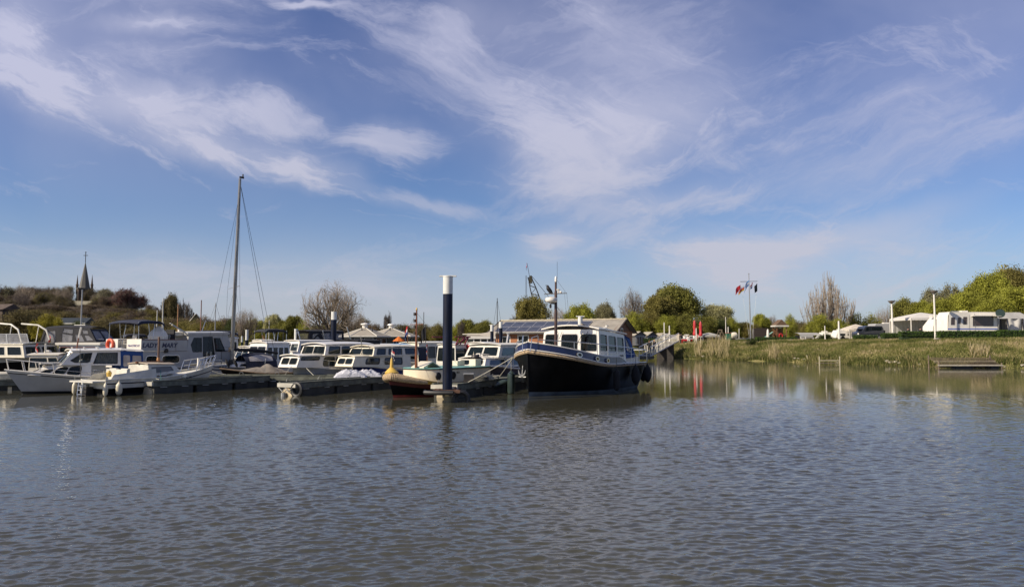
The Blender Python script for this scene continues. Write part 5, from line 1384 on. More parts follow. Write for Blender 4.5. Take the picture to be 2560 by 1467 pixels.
# ---- cruiser with royal blue hull -----------------------------------------------
def blue_cruiser():
    b, h, L = boat('cabin_cruiser', 'cream cabin cruiser with deep blue hull behind the white tarpaulins', bow_at(893, 44.9), (.52, .85), 1075, 2.8, (.8, .8, 1.22), [(.1, BLACKB), (.95, mat('royal_blue_hull', (.012, .03, .16), .3, var=.15, coat=.3)), (1.0, CREAM)], rake=.45, p=2.2, flare=.4, gun=CREAM, gunr=.035, deckm=CREAM)
    w = 1.15; f = lambda px, y=w: LX(b, px, y); k = lambda px, a, c: (f(px) - f(a)) / (f(c) - f(a))
    z1 = LZ(b, f(960), w, 890); z0 = .9
    house(b, f(1030), f(897), z0, z1, w, w - .1, 0, .28, side=[(min(a), .3, max(a), .82, .1) for a in ((k(926, 1030, 897), k(957, 1030, 897)), (k(970, 1030, 897), k(1010, 1030, 897)))], front=[(.1, .3, .46, .8, .08), (.54, .3, .9, .8, .08)], m=CREAM, frame=RUB, pane=PANED, zf=1.1, ztf=z1 - .03, wfb=.7, wft=.66, over=.05, camber=.09, curtain=[None, CURT])
    z2 = LZ(b, f(1045), w, 868); k2 = lambda px: (f(px) - f(1052)) / (f(938) - f(1052))
    S2 = [(min(a, c), .15, max(a, c), .86, .06) for a, c in ((k2(1044), k2(1019)), (k2(1010), k2(976)), (k2(968), k2(946)))]
    house(b, f(1052), f(938), z1 + .02, z2, w - .1, w - .22, .05, .25, side=S2, front=[(.05, .15, .48, .86, .05), (.52, .15, .95, .86, .05)], m=CREAM, frame=RUB, pane=PANED, over=.1, camber=.12, cl=.04, fw=.02)
    h.rail(b, .66, .98, .42, n=3, inset=.1, r=.014, name='bow_rail')
    p_ = h.pt(.8, .5, 1, .01); q_ = h.pt(.76, .5, 1); d_ = (q_ - h.pt(.84, .5, 1)).normalized()
    mb = MB(); r = random.Random(4)
    for i in range(7):     # painted flourish near the bow
        o = p_ + d_ * (i * .07 - .2); mb.tube([o + Vector((0, .01, -.12)), o + d_ * .05 + Vector((0, .02, r.uniform(0, .1))), o + d_ * .12 + Vector((0, .02, .16 - i * .02))], .012, 4)
    mb.obj('bow_scrollwork', GREYW, b)
    MB().tube([(f(938), .2, z1 + .1), (f(930), .3, z2 + .7)], .025, 5).obj('leaning_aerial', STEEL, b)
    wall(b, 'cockpit_tent', ((f(1052), w - .1, z0), (f(1075), w - .1, z0), (f(1072), w - .2, z2 - .1), (f(1052), w - .2, z2)), [], NAVYC, .02)
    wall(b, 'cockpit_tent', ((f(1075), -w + .1, z0), (f(1052), -w + .1, z0), (f(1052), -w + .2, z2), (f(1072), -w + .2, z2 - .1)), [], NAVYC, .02)
    roofslab(b, 'tent_roof', (f(1072), -w + .2, z2 - .1), (f(1052), -w + .2, z2), (f(1052), w - .2, z2), (f(1072), w - .2, z2 - .1), NAVYC, .02, .1)
    return b
blue_cruiser()
# ---- plum grey cruiser bow beside the black cruiser -----------------------------
def plum_cruiser():
    b, h, L = boat('cabin_cruiser', 'dark plum hulled cruiser with white rails squeezed left of the black cruiser', bow_at(1205, 42.6), (.42, .905), 1335, 3.0, (1.0, .95, 1.28), [(.15, BLACKP), (.5, BLACKP), (1.0, PURP)], rake=.5, p=2.6, flare=.5, gun=WHITE, gunr=.05, deckm=WHITE)
    w = 1.2; f = lambda px, y=w: LX(b, px, y)
    house(b, f(1320), f(1222), 1.05, 1.62, w, w - .12, 0, .35, side=[(.05, .2, .42, .85, .1), (.5, .2, .9, .85, .1)], front=[(.08, .2, .46, .85, .1), (.54, .2, .92, .85, .1)], m=WHITE, frame=OLDW, pane=PANED, zf=1.2, ztf=1.6, wfb=.95, wft=.85, over=.05, camber=.12)
    house(b, f(1330), f(1250), 1.66, 2.35, w - .1, w - .2, 0, .5, side=[(.05, .15, .45, .8, .08), (.52, .15, .92, .8, .08)], front=[(.06, .15, .48, .85, .05), (.52, .15, .94, .85, .05)], m=OLDW, frame=OLDW, pane=PANED, over=.1, camber=.1)
    h.rail(b, .55, .985, .62, n=4, inset=.08, r=.024, name='bow_rail', m=WHITE, lean=.05)
    x = f(1262, 0); MB().tube([(x, 0, 1.7), (x - .5, 0, 3.0)], .07, 7).lathe([(.05, 0), (.12, .05), (.12, .12)], (x - .5, 0, 3.0), 8).obj('grey_mast', ALU, b, smooth=True)
    MB().lathe([(.2, -.1), (.26, 0), (.2, .12), (.05, .16)], (f(1225), .3, 1.7), 10).obj('deck_vent', DARKM, b, smooth=True)
    p_ = WP(b, h.pt(.95, 1, -1, .15)); fender(p_.x, p_.y, 2.0 - .2, 'small white fender at the bow of the plum hulled cruiser', FEND, .45, .08, .2)
    return b
plum_cruiser()

# ---- the rows behind: each boat built to its own outline -------------------------
def row_boat(label, bpx, Yb, spx, hcol, houses, B=2.8, z=(.7, .65, 1.0), aft=(.62, .785), name='cabin_cruiser', canopy=None, rail=True, stripe=None, mast=None, flip=False, extra=None):
    b, h, L = boat(name, label, bow_at(bpx, Yb), aft, spx, B, z, [(.12, BLACKB), (.85, hcol), (1.0, stripe or hcol)], rake=.5, p=2.2, flare=.45, gun=WHITE)
    for hs in houses:
        pa, pf, pt_, zb, n_, m_, cu_, rk = hs[:8]; w = B * .4 * (hs[8] if len(hs) > 8 else 1)
        xa, xf = LX(b, pa, w), LX(b, pf, w); zt = LZ(b, (xa + xf) / 2, w, pt_)
        house(b, xa, xf, zb, max(zt, zb + .3), w, w - .12, .05, rk, side=wn(n_, .28, .82) if n_ else [], front=wn(2, .25, .85), m=m_, frame=STEEL if m_ is WHITE else RUB, pane=PANE if cu_ else PANED, curtain=cu_, over=.08, camber=.08, fcurt=None, fw=.025)
    if canopy:
        pa, pf, py, m_, fz = canopy; bimini(b, LX(b, pa, 0), LX(b, pf, 0), B * .36, LZ(b, (LX(b, pa, 0) + LX(b, pf, 0)) / 2, 0, py), m_, feet=fz, arch=.1)
    if rail: h.rail(b, .6, .985, .5, n=3, inset=.08, r=.018, name='bow_rail', lean=.05)
    if mast:
        px, py, r_, m_ = mast; x = LX(b, px, 0); MB().tube([(x, 0, z[1]), (x, 0, LZ(b, x, 0, py))], [r_, r_ * .6], 6).obj('mast', m_, b)
    if extra: extra(b, h, L)
    return b
FRONT = Vector((-.9, .3, 0))
# far left pair, moored with their bows to the right
def tent_box(pa, pf, ptop, zb, m_, w, nwin=2, rake=.5):
    def fn(b, h, L):
        xa, xf = LX(b, pa, -w), LX(b, pf, -w); zt = LZ(b, xa, -w, ptop)
        house(b, xa, xf, zb, zt, w, w - .2, .08, rake, side=wn(nwin, .2, .85, r=.1), front=[(.05, .2, .32, .85, .06), (.36, .2, .64, .85, .06), (.68, .2, .95, .85, .06)], m=m_, frame=m_, pane=PLAST, over=.02, camber=.16, cl=.05, fw=.02)
    return fn
def right_bow(label, bpx, Yb, L, B, z, hcol, deg, extra, stripe=None, name='motor_yacht', rub=None, bands=None):
    a = R(deg); bx, by = bow_at(bpx, Yb)
    b = put(name, label, bx - math.cos(a) * L, by - math.sin(a) * L, deg)
    h = Hull(b, L, B, z, bands or [(.1, BLACKB), (.8, hcol), (1.0, stripe or hcol)], rake=.6, p=2.2, flare=.45, gun=WHITE, gunr=.03, rub=rub)
    extra(b, h, L); return b
def ex_a(b, h, L):
    w = 1.5; f = lambda px: LX(b, px, -w)
    z = LZ(b, f(40), -w, 861)
    house(b, f(-60), f(68), 1.5, z, w, w - .1, 0, .3, side=[(.06, .2, .22, .8, .05), (.28, .2, .44, .8, .05), (.48, .2, .62, .8, .05), (.68, .2, .95, .8, .06)], front=wn(2), m=CREAM, frame=OLDW, pane=PANE, curtain=[CURT] * 4, camber=.1, roofm=CREAM)
    h.rail(b, .8, .985, .62, n=3, inset=.1, r=.026, name='bow_rail', m=WHITE, lean=.1)
    # radar arch and low windscreen on top
    z2 = z + .1; xx = [f(-30), f(0), f(22), f(44)]
    for sd in (-1, 1): MB().tube([(f(50), sd * 1.2, z2), (f(38), sd * 1.15, z2 + .9), (f(18), sd * 1.1, z2 + 1.25), (f(-25), sd * 1.1, z2 + 1.35)], .06, 6).tube([(f(14), sd * 1.1, z2), (f(20), sd * 1.1, z2 + 1.2)], .03, 5).obj('radar_arch', OLDW, b, smooth=True)
    wall(b, 'windscreen', ((f(-40), -1.25, z2), (f(70), -1.25, z2), (f(62), -1.2, z2 + .62), (f(-40), -1.2, z2 + .62)), [(.01, .05, .48, .95, .02), (.52, .05, .98, .95, .02)], ALU, .02, ALU, PLAST, fw=.012)
right_bow('black hulled yacht with cream curtained cabin cut off by the left edge', 84, 51, 9.5, 3.4, (1.5, 1.45, 1.75), BLACKP, -12, ex_a, bands=[(.72, BLACKP), (1.0, GREYW)])
def ex_b(b, h, L):
    w = 1.25; f = lambda px: LX(b, px, -w); z = LZ(b, f(120), -w, 888)
    house(b, f(78), f(160), .8, z, w, w - .1, 0, .3, side=[(.03, .25, .62, .85, .03), (.66, .25, .97, .85, .03)], front=wn(2), m=CREAM, frame=CREAM, pane=PANE, curtain=[CURT] * 2, camber=.1, over=.12)
    MB().lathe([(.03, 0), (.06, .3), (.05, .6)], (f(100), -.3, z + .1), 8).lathe([(.2, 0), (.22, .1), (.1, .2)], (f(96), .2, z + .1), 8).obj('roof_clutter', OLDW, b)
    flagmesh(b, 'flag_stripe', (f(82), -.5, z + .75), (.4, -1, 0), .5, .5, [TRED, GREYW, NAVY], droop=1.5, seed=2)
    MB().tube([(f(82), -.5, z), (f(80), -.5, z + .9)], .02, 5).obj('flagstaff', TEAK, b)
right_bow('low cream cabin boat with striped curtains behind the leftmost cruiser', 200, 45.0, 7.5, 2.8, (.7, .7, 1.0), CREAM, 8, ex_b, name='cabin_cruiser')
def ex_c(b, h, L):
    w = 1.45; f = lambda px, y=-1.45: LX(b, px, y)
    zd = LZ(b, f(180), -w, 862)
    house(b, f(150), f(262), 1.15, zd, w, w - .08, 0, .4, side=[(.05, .2, .30, .85, .04), (.36, .2, .60, .85, .04), (.66, .2, .90, .85, .04)], front=wn(2), m=WHITE, frame=TEAK, pane=PANED, curtain=None, camber=.05, over=.2, roofth=.16)
    z0 = zd + .15; zt = LZ(b, f(170), -w, 817)
    wt = 1.15
    wall(b, 'tent_side', ((f(104, -wt), -wt, z0 - .1), (f(152, -wt), -wt, z0 - .1), (f(150, -wt), -wt + .1, zt), (f(112, -wt), -wt + .1, zt - .08)), [[(.22, .14), (.82, .10), (.74, .82), (.16, .78)]], BLACKC, .02, BLACKC, PLAST)
    wall(b, 'tent_side', ((f(152, -wt), -wt, z0 - .1), (f(245, -wt), -wt, z0 + .05), (f(222, -wt), -wt + .25, zt - .12), (f(150, -wt), -wt + .1, zt)), [[(.08, .1), (.36, .1), (.40, .52), (.08, .62)], [(.10, .70), (.4, .6), (.44, .88), (.14, .92)], [(.47, .1), (.70, .1), (.66, .52), (.47, .56)], [(.76, .12), (.95, .15), (.86, .5), (.74, .52)], [(.72, .62), (.88, .60), (.90, .85), (.72, .88)]], BLACKC, .02, BLACKC, PLAST)
    wall(b, 'tent_side', ((f(245, -wt), wt, z0), (f(104, -wt), wt, z0), (f(112, -wt), wt - .1, zt - .08), (f(222, -wt), wt - .25, zt - .12)), wn(3, .15, .85, r=.1), BLACKC, .02, BLACKC, PLAST)
    wall(b, 'tent_back', ((f(104, -wt), wt, z0 - .1), (f(104, -wt), -wt, z0 - .1), (f(112, -wt), -wt + .1, zt - .08), (f(112, -wt), wt - .1, zt - .08)), [(.1, .15, .9, .85, .1)], BLACKC, .02, BLACKC, PLAST)
    wall(b, 'tent_front', ((f(245, -wt), -wt, z0 + .05), (f(245, -wt), wt, z0 + .05), (f(222, -wt), wt - .25, zt - .12), (f(222, -wt), -wt + .25, zt - .12)), [(.06, .15, .46, .85, .08), (.54, .15, .94, .85, .08)], BLACKC, .02, BLACKC, PLAST)
    roofslab(b, 'tent_roof', (f(112, -wt), -wt + .1, zt - .08), (f(222, -wt), -wt + .25, zt - .12), (f(222, -wt), wt - .25, zt - .12), (f(112, -wt), wt - .1, zt - .08), BLACKC, .02, .14, .08)
    flagmesh(b, 'flag_stripe', (f(132), -1.5, z0 + .55), (.3, -1, 0), .5, .45, [TRED, TEAK, YEL], droop=1.4, seed=5)
right_bow('white cruiser under a black canvas tent with clear windows, left of the LADY MARY', 300, 53, 10, 3.2, (1.2, 1.15, 1.45), WHITE, -6, ex_c)

row_boat('white flybridge cruiser with small dark windscreen behind the sailing yacht', 600, 58, 722, WHITE, [(700, 615, 868, .9, 3, WHITE, None, .5), (690, 632, 852, 1.7, 2, WHITE, None, .9, .8)], B=3.2, z=(1.0, .95, 1.3), canopy=(706, 650, 826, BLACKC, 1.9), aft=(.75, .66))
row_boat('white cruiser with slanted windows left of the long curtained one', 640, 52, 735, WHITE, [(730, 664, 858, .85, 4, WHITE, CURT, .3)], B=2.8, aft=(.6, .8))
row_boat('long white cruiser with square curtained windows in front of the second pile', 715, 56, 850, WHITE, [(842, 728, 880, .8, 3, WHITE, None, .3), (838, 742, 853, 1.2, 4, WHITE, [CURT, CURT, None, None], .4)], B=3.1, z=(.9, .85, 1.2), aft=(.7, .71))
def ex_d(b, h, L):
    w = 1.2; f = lambda px: LX(b, px, w); z0 = LZ(b, f(800), w, 853); zt = LZ(b, f(800), w, 828)
    wall(b, 'tent_side', ((f(774), w, z0), (f(862), w, z0), (f(862), w - .1, zt), (f(776), w - .1, zt)), [[(.12, .06), (.36, .06), (.24, .55)], [(.10, .72), (.10, .2), (.21, .62), (.28, .8)], [(.42, .06), (.62, .06), (.60, .85), (.34, .8)], (.7, .15, .94, .8, .04)], BLACKC, .02, BLACKC, PLAST)
    wall(b, 'tent_side', ((f(862), -w, z0), (f(774), -w, z0), (f(776), -w + .1, zt), (f(862), -w + .1, zt)), wn(3), BLACKC, .02, BLACKC, PLAST)
    roofslab(b, 'tent_roof', (f(862), -w + .1, zt), (f(772), -w + .1, zt), (f(772), w - .1, zt), (f(862), w - .1, zt), BLACKC, .03, .1)
    MB().tube([(f(880), w, z0 - .1), (f(868), w, zt + .4)], .04, 5).tube([(f(815), w, z0 - .1), (f(808), w, zt + .1)], .03, 5).obj('tent_pole', STEEL, b)
row_boat('white boat with square black canopy just left of the second blue pile', 745, 62, 880, WHITE, [(875, 752, 862, .9, 4, WHITE, None, .4)], B=3.1, z=(1.0, .95, 1.25), aft=(.75, .66), extra=ex_d)
row_boat('black canopied cruiser partly hidden behind the white wheelhouse', 880, 58, 960, BLACKC, [(955, 890, 852, 1.0, 2, BLACKC, None, .4)], B=2.9, aft=(.6, .8), rail=False)
row_boat('cream houseboat with tall striped curtains behind the tug', 1000, 56, 1118, CREAM, [(1114, 1048, 858, .9, 3, CREAM, CURT, .1)], B=3.2, z=(.9, .9, 1.1), aft=(.7, .71), name='houseboat')
row_boat('white cruiser with low windscreen behind the blue hulled one', 935, 55, 1060, WHITE, [(1050, 975, 868, .85, 3, WHITE, None, .5)], B=2.9, aft=(.62, .78), canopy=(1050, 985, 862, mat('pale_blue_canvas', (.13, .25, .42), .8), 1.1))
def ex_e(b, h, L):
    w = 1.1; f = lambda px: LX(b, px, w); z0 = LZ(b, f(1160), w, 862); zt = LZ(b, f(1160), w, 842)
    mb = MB()
    for a, c in ((1140, 1150), (1150, 1162), (1162, 1172), (1140, 1172)): mb.tube([(f(a), w, z0), (f(c), w, zt)], .05, 5)
    mb.tube([(f(1138), w, zt), (f(1176), w, zt)], .05, 5).tube([(f(1138), -w, zt), (f(1176), -w, zt)], .05, 5).obj('red_tent_frame', mat('maroon_frame', (.16, .02, .03), .5), b)
    MB().box((f(1176), w * .6, z0 - .3), (.15, .9, .7)).obj('red_panel', TRED, b)
row_boat('little cabin boat with maroon tent frame right of the tall pile', 1128, 54, 1190, OLDW, [(1170, 1140, 862, .8, 1, OLDW, CURT, .1)], B=2.4, aft=(.6, .8), rail=False, extra=ex_e, z=(.7, .65, .85))
def ex_f(b, h, L):
    p_ = h.pt(.45, .9, 1, .05); MB().lathe([(.2, -.1), (.26, 0), (.2, .1), (.05, .14)], p_ + Vector((0, .1, .35)), 10, axis=(0, 1, 0)).obj('red_buoy', TRED, b, smooth=True)
row_boat('white sports boat with dark wrap and red buoy in front of the awning building', 1185, 60, 1262, WHITE, [(1245, 1200, 858, .8, 2, WHITE, None, .7)], B=2.7, aft=(.7, .71), extra=ex_f)
row_boat('white cruiser with pale roof left of the black cruiser wheelhouse', 1240, 52, 1330, WHITE, [(1325, 1246, 868, .95, 2, WHITE, None, .6)], B=3.0, aft=(.6, .8), z=(1.0, 1.0, 1.3))
row_boat('small white cruiser under the navy boom canopy behind the LADY MARY', 505, 62, 612, WHITE, [(600, 520, 846, 1.2, 3, WHITE, None, .5)], B=3.2, canopy=(588, 492, 830, NAVYC, 2.3), aft=(.8, .6), z=(1.2, 1.2, 1.5), rail=False)
row_boat('low white boat in the back row left of the LADY MARY wheelhouse', 380, 66, 505, WHITE, [(500, 400, 842, 1.2, 4, WHITE, CURT, .4)], B=3.0, aft=(.8, .6), z=(1.1, 1.1, 1.4), rail=False)
row_boat('white back row boat with dark canopy left of the bare tree', 235, 70, 380, WHITE, [(375, 250, 850, 1.3, 5, WHITE, CURT, .4)], B=3.2, aft=(.8, .6), z=(1.1, 1.1, 1.4), canopy=(370, 310, 838, BLACKC, 2.4), rail=False)
row_boat('white back row boat between the pavilions and the second pile', 905, 72, 1000, WHITE, [(995, 915, 862, 1.0, 4, WHITE, None, .4)], B=3.0, aft=(.8, .6), rail=False)
row_boat('white back row boat with blue stripe right of the orange parasol', 1060, 74, 1150, WHITE, [(1145, 1070, 856, 1.0, 4, WHITE, None, .4)], B=3.0, aft=(.8, .6), rail=False, stripe=NAVY)
row_boat('small grey boat in the back row under the awning', 1150, 76, 1240, GREYW, [(1225, 1165, 862, 1.0, 3, GREYW, None, .4)], B=3.0, aft=(.8, .6), rail=False)
# ================================================================ pontoons, piles and what lies on them
TIMB = mat('green_weathered_timber', (.115, .12, .095), .85, var=.3, vs=3, stretch=(1, 1, 1), bump=.01, bs=12)
TIMD = mat('dark_wet_timber', (.055, .055, .046), .7, var=.35, vs=2)
CONC = mat('algae_concrete', (.04, .04, .034), .85, var=.35, vs=1.5)
PALE = mat('pale_float_plastic', (.46, .38, .25), .7, var=.2, vs=2)
def pontoon(label, P, Q, w, ztop=.60, name='pontoon', endplate=True, cleats=True, floats=3, n_boards=None):
    P, Q = Vector((*P, 0)), Vector((*Q, 0)); d = (Q - P).normalized(); L = (Q - P).length
    t = thing(name, label, 'pontoon', P, math.atan2(d.y, d.x), 'timber pontoons of the marina')
    hw = w / 2
    nb = n_boards or int(L / .42); bw = L / nb; bme = MB().box((0, 0, 0), (bw - .02, w - .06, .045)).mesh('deck_board', TIMB)
    for i in range(nb):
        o = link('deck_board', bme, t, loc=((i + .5) * bw, 0, ztop - .02 + (i % 3) * .003))
    for sd in (1, -1):
        MB().box((L / 2, sd * (hw - .03), ztop - .13), (L - .01, .07, .22)).obj('side_beam', TIMB, t)
        MB().box((L / 2, sd * (hw - .04), ztop + .035), (L, .09, .05)).obj('kerb_board', TIMB, t)
        nf = floats; fl = L / nf
        for i in range(nf): MB().box(((i + .5) * fl, sd * (hw - .14), .1), (fl - .22, .18, .46)).obj('float_side', CONC, t)
        for i in range(nf * 2): MB().box(((i + .5) * fl / 2, sd * (hw - .02), ztop - .28), (.35, .05, .035)).obj('steel_bracket', GALV, t)
    MB().box((L / 2, 0, ztop - .25), (L - .1, w - .12, .06)).obj('under_frame', TIMD, t)
    if endplate:
        MB().box((-.03, 0, ztop - .1), (.08, w + .06, .19)).obj('end_beam', mat('pale_end_board', (.42, .40, .34), .7, var=.15), t)
        MB().lathe([(.02, 0), (hw * .62, 0), (hw * .66, .05), (hw * .66, .6), (.02, .6)], (-.02, 0, .02), 20, axis=(1, 0, 0)).obj('end_float', PALE, t, smooth=True)
    if cleats:
        for i in range(max(2, int(L / 2.2))):
            x = .5 + i * 2.1
            if x > L - .3: break
            MB().tube([(x - .12, hw - .1, ztop + .04), (x - .1, hw - .1, ztop + .15), (x, hw - .1, ztop + .2), (x + .1, hw - .1, ztop + .15), (x + .12, hw - .1, ztop + .04)], .014, 5).obj('mooring_ring', GALV, t)
    return t
FA = onwater(383, 985); FB = onwater(740, 990)
pontoon('finger pontoon with a round pale float at its end, right of the cream motor boat', (FA.x - .45, FA.y + .25), (-14.2, 42.6), 1.05)
tB = pontoon('finger pontoon with a dark tyre and a zigzag bracket at its end', (FB.x - .5, FB.y + .25), (-6.6, 42.6), 1.15)
tC = pontoon('finger pontoon covered with ropes between the blue pile and the black cruiser', (-3.1, 34.2), (.3, 42.6), 1.3)
pontoon('long cross pontoon in front of the moored boats', (-18.5, 43.1), (3.6, 43.1), 1.3, floats=8, endplate=False)
pontoon('dark pontoon end at the left edge of the picture', (-29.0, 38.2), (-22.5, 42.9), 1.2, ztop=.5, endplate=False)
pontoon('second cross pontoon farther back among the rear boats', (-34, 63.5), (4, 63.5), 1.3, floats=8, endplate=False, cleats=False)
# galvanised zigzag and tyre on the second finger
zz = MB()
for i in range(4): zz.tube([(-.10, -.42 + i * .22, .38 - (i % 2) * .18), (-.10, -.2 + i * .22, .38 - ((i + 1) % 2) * .18)], .022, 4)
zz.tube([(-.12, .1, .15), (-.12, .1, -.05)], .13, 10).obj('zigzag_bracket', GALV, tB)
def tyre(loc, rot, label, r=.34, r2=.11):
    t = MB().tube([(r * math.cos(a * math.pi / 10), 0, r * math.sin(a * math.pi / 10)) for a in range(21)], r2, 8, cap=False).obj('tyre', RUB, smooth=True)
    t.location = loc; t.rotation_euler = rot; return tag(t, label, 'tyre', 'tyres used as bumpers')
tyre((FB.x + .06, FB.y - .05, .30), (0, 0, R(-28)), 'black tyre strapped to the corner of the second finger pontoon', .30, .10)
# mooring lines
def rope(a, b_, sag, label, r=.014, m=None, group=None):
    a, b_ = Vector(a), Vector(b_); pts = [a.lerp(b_, i / 10) - Vector((0, 0, sag * 4 * (i / 10) * (1 - i / 10))) for i in range(11)]
    o = MB().tube(pts, r, 5).obj('mooring_line', m or ROPEW, smooth=True); return tag(o, label, 'rope', group)
rope(at(1281, 893, 34.6), at(1170, 955, 35.2), .03, 'pale mooring line from the black cruiser bow down to the pile end of the pontoon', .018)
rope(at(1283, 893, 34.6), at(1246, 945, 38.6), .02, 'short steep mooring line from the black cruiser bow to the pontoon', .018)
rope(at(400, 925, 38), at(403, 951, 37.4), -.1, 'green blue mooring line from the cream motor boat to the first finger', .014, mat('teal_rope', (.05, .16, .14), .9))
rope(at(372, 925, 38), at(398, 948, 37.0), .12, 'pale slack line over the bow of the first finger pontoon')
rope(at(518, 922, 42.5), at(567, 936, 42.6), .05, 'thin line slanting across the grey hull behind the first finger')
rope(at(730, 915, 42.8), at(712, 938, 42.7), -.05, 'white line from the grey cruiser bow to the cross pontoon')
rope(at(766, 920, 43), at(786, 940, 42.6), .0, 'white line beside the grey cruiser hull down to the pontoon', .02)
rope(at(200, 872, 37.5), at(202, 940, 36.2), .0, 'black line hanging from the signal mast of the left cruiser', .016, RUB)
rope(at(716, 870, 48), at(560, 868, 47.5), .0, 'black line beside the boom of the sailing yacht', .01, RUB)
# crumpled white tarpaulins on the second finger
def tarp(label, x, y, z, sx, sy, sz, seed, m):
    r = random.Random(seed); rows = []; n = 13
    pk = [(r.uniform(.15, .85), r.uniform(.2, .8), r.uniform(.55, 1), r.uniform(.16, .3)) for _ in range(9)]
    for i in range(n + 1):
        row = []
        for j in range(n + 1):
            s, t = i / n, j / n; e = (math.sin(math.pi * s) * math.sin(math.pi * t)) ** .33
            h_ = max(p_[2] * max(0, 1 - math.hypot(s - p_[0], t - p_[1]) / (p_[3] * 2.2)) for p_ in pk)
            h_ = (.30 + .62 * h_) * e + (r.gauss(0, .06) + .10 * abs(math.sin(s * 9 + t * 7 + seed)) - .08 * abs(math.sin(t * 11 - s * 6))) * e
            row.append(((s - .5) * sx * (1 + r.gauss(0, .015)), (t - .5) * sy, h_ * sz))
        rows.append(row)
    o = MB().grid(rows).obj('tarpaulin', m); o.location = (x, y, z); o.rotation_euler = (0, 0, R(18)); return tag(o, label, 'tarpaulin', 'white tarpaulins heaped on the pontoon')
TW = mat('white_tarpaulin', (.50, .50, .53), .6, var=.06, bump=.03, bs=5)
p_ = at(875, 940, 41.0); tarp('left and more crumpled of the two white tarpaulin heaps on the pontoon', p_.x, p_.y, .62, 1.75, 1.0, .52, 3, TW)
p_ = at(920, 940, 41.8); tarp('right peaked white tarpaulin heap in front of the blue hull', p_.x, p_.y, .62, 1.5, 1.0, .50, 8, TW)
# things lying on the pontoons
p_ = at(441, 945, 38.9); t = MB().lathe([(.03, -.5), (.11, -.44), (.14, -.3), (.14, .3), (.11, .44), (.03, .5)], (0, 0, 0), 14, axis=(1, 0, 0)).obj('fender', mat('off_white_fender', (.62, .60, .50), .4), smooth=True)
t.location = (p_.x, p_.y, .76); t.rotation_euler = (0, 0, R(10)); tag(t, 'off white cylindrical fender lying on the first finger pontoon', 'fender')
p_ = at(1250, 955, 39.0); t = MB().lathe([(.03, -.45), (.12, -.38), (.15, -.2), (.15, .2), (.12, .38), (.03, .45)], (0, 0, 0), 14, axis=(1, .1, .35)).obj('fender', FENDG, smooth=True)
t.location = (p_.x, p_.y - .8, .42); tag(t, 'dark grey green fender hanging askew over the edge of the rope covered pontoon', 'fender')
for i, (px, lab) in enumerate(((1205, 'heap of dark rope and netting at the pile end of the rope covered pontoon'), (1232, 'smaller coil of rope halfway along the rope covered pontoon'))):
    p_ = at(px, 950, 36.8 + i * 1.6); mb = MB(); r = random.Random(i + 2)
    for k in range(9):
        a0 = r.uniform(0, 6.28); q = [(.32 * math.cos(a0 + a * .5) * r.uniform(.7, 1.2), .28 * math.sin(a0 + a * .5), .03 + k * .02 + r.uniform(0, .04)) for a in range(14)]
        mb.tube(q, .02, 5)
    o = mb.obj('rope_heap', mat('dark_rope', (.07, .07, .06), .9, var=.4) if not i else ROPEW, smooth=True); o.location = (p_.x, p_.y, .62); tag(o, lab, 'rope')
p_ = at(1172, 940, 35.4); t = thing('bollard_bin', 'dark box with pale lid on the pontoon just right of the blue pile', 'box', (p_.x, p_.y, .62))
MB().box((0, 0, .2), (.45, .4, .4)).obj('body', DARKM, t); MB().box((0, 0, .43), (.5, .45, .06)).obj('lid', GALV, t)

# ---- mooring piles: dark blue tubes with white heads
PBL = mat('pile_blue_paint', (.0035, .007, .022), .5, var=.6, vs=1.5, stretch=(3, 3, .5), bump=.004, bs=9, spec=.3)
PWH = mat('pile_white_paint', (.62, .62, .58), .5, var=.12, vs=2)
def pile(px, Yd, top, dia, white_to, label, plate=False, slant=False, collar=False, base=-1.0):
    x = at(px, 850, Yd).x; zt = at(px, top, Yd).z; zw = at(px, white_to, Yd).z; r = dia / 2
    t = thing('mooring_pile', label, 'pile', (x, Yd, 0), 0, 'blue and white mooring piles')
    MB().lathe([(r, base), (r, .12), (r, .9), (r, zw)], n=28).obj('shaft', PBL, t, smooth=True)
    if collar:
        MB().lathe([(r * .98, base), (r * 1.03, .05), (r * 1.03, .5), (r * .99, .52)], n=28).obj('rusty_waterline_band', mat('rust_and_algae', (.16, .13, .075), .85, var=.5, vs=4, col2=(.34, .30, .18)), t, smooth=True)
    o = 'head'
    V = [(r * 1.012, zw), (r * 1.012, zt)]
    MB().lathe(V, n=28).obj('white_head', PWH, t, smooth=True)
    if plate:
        MB().box((0, 0, zt + .03), (dia * 1.75, .16, .06)).lathe([(r * 1.05, 0), (r * 1.05, .05)], (0, 0, zt - .02), 28).obj('top_plate', PWH, t)
    return t, x, zt
pt_, PX, PZT = pile(1119, 32.0, 692, .42, 735, 'tallest dark blue mooring pile with a white head and cross plate, nearest to the water', plate=True, collar=True)
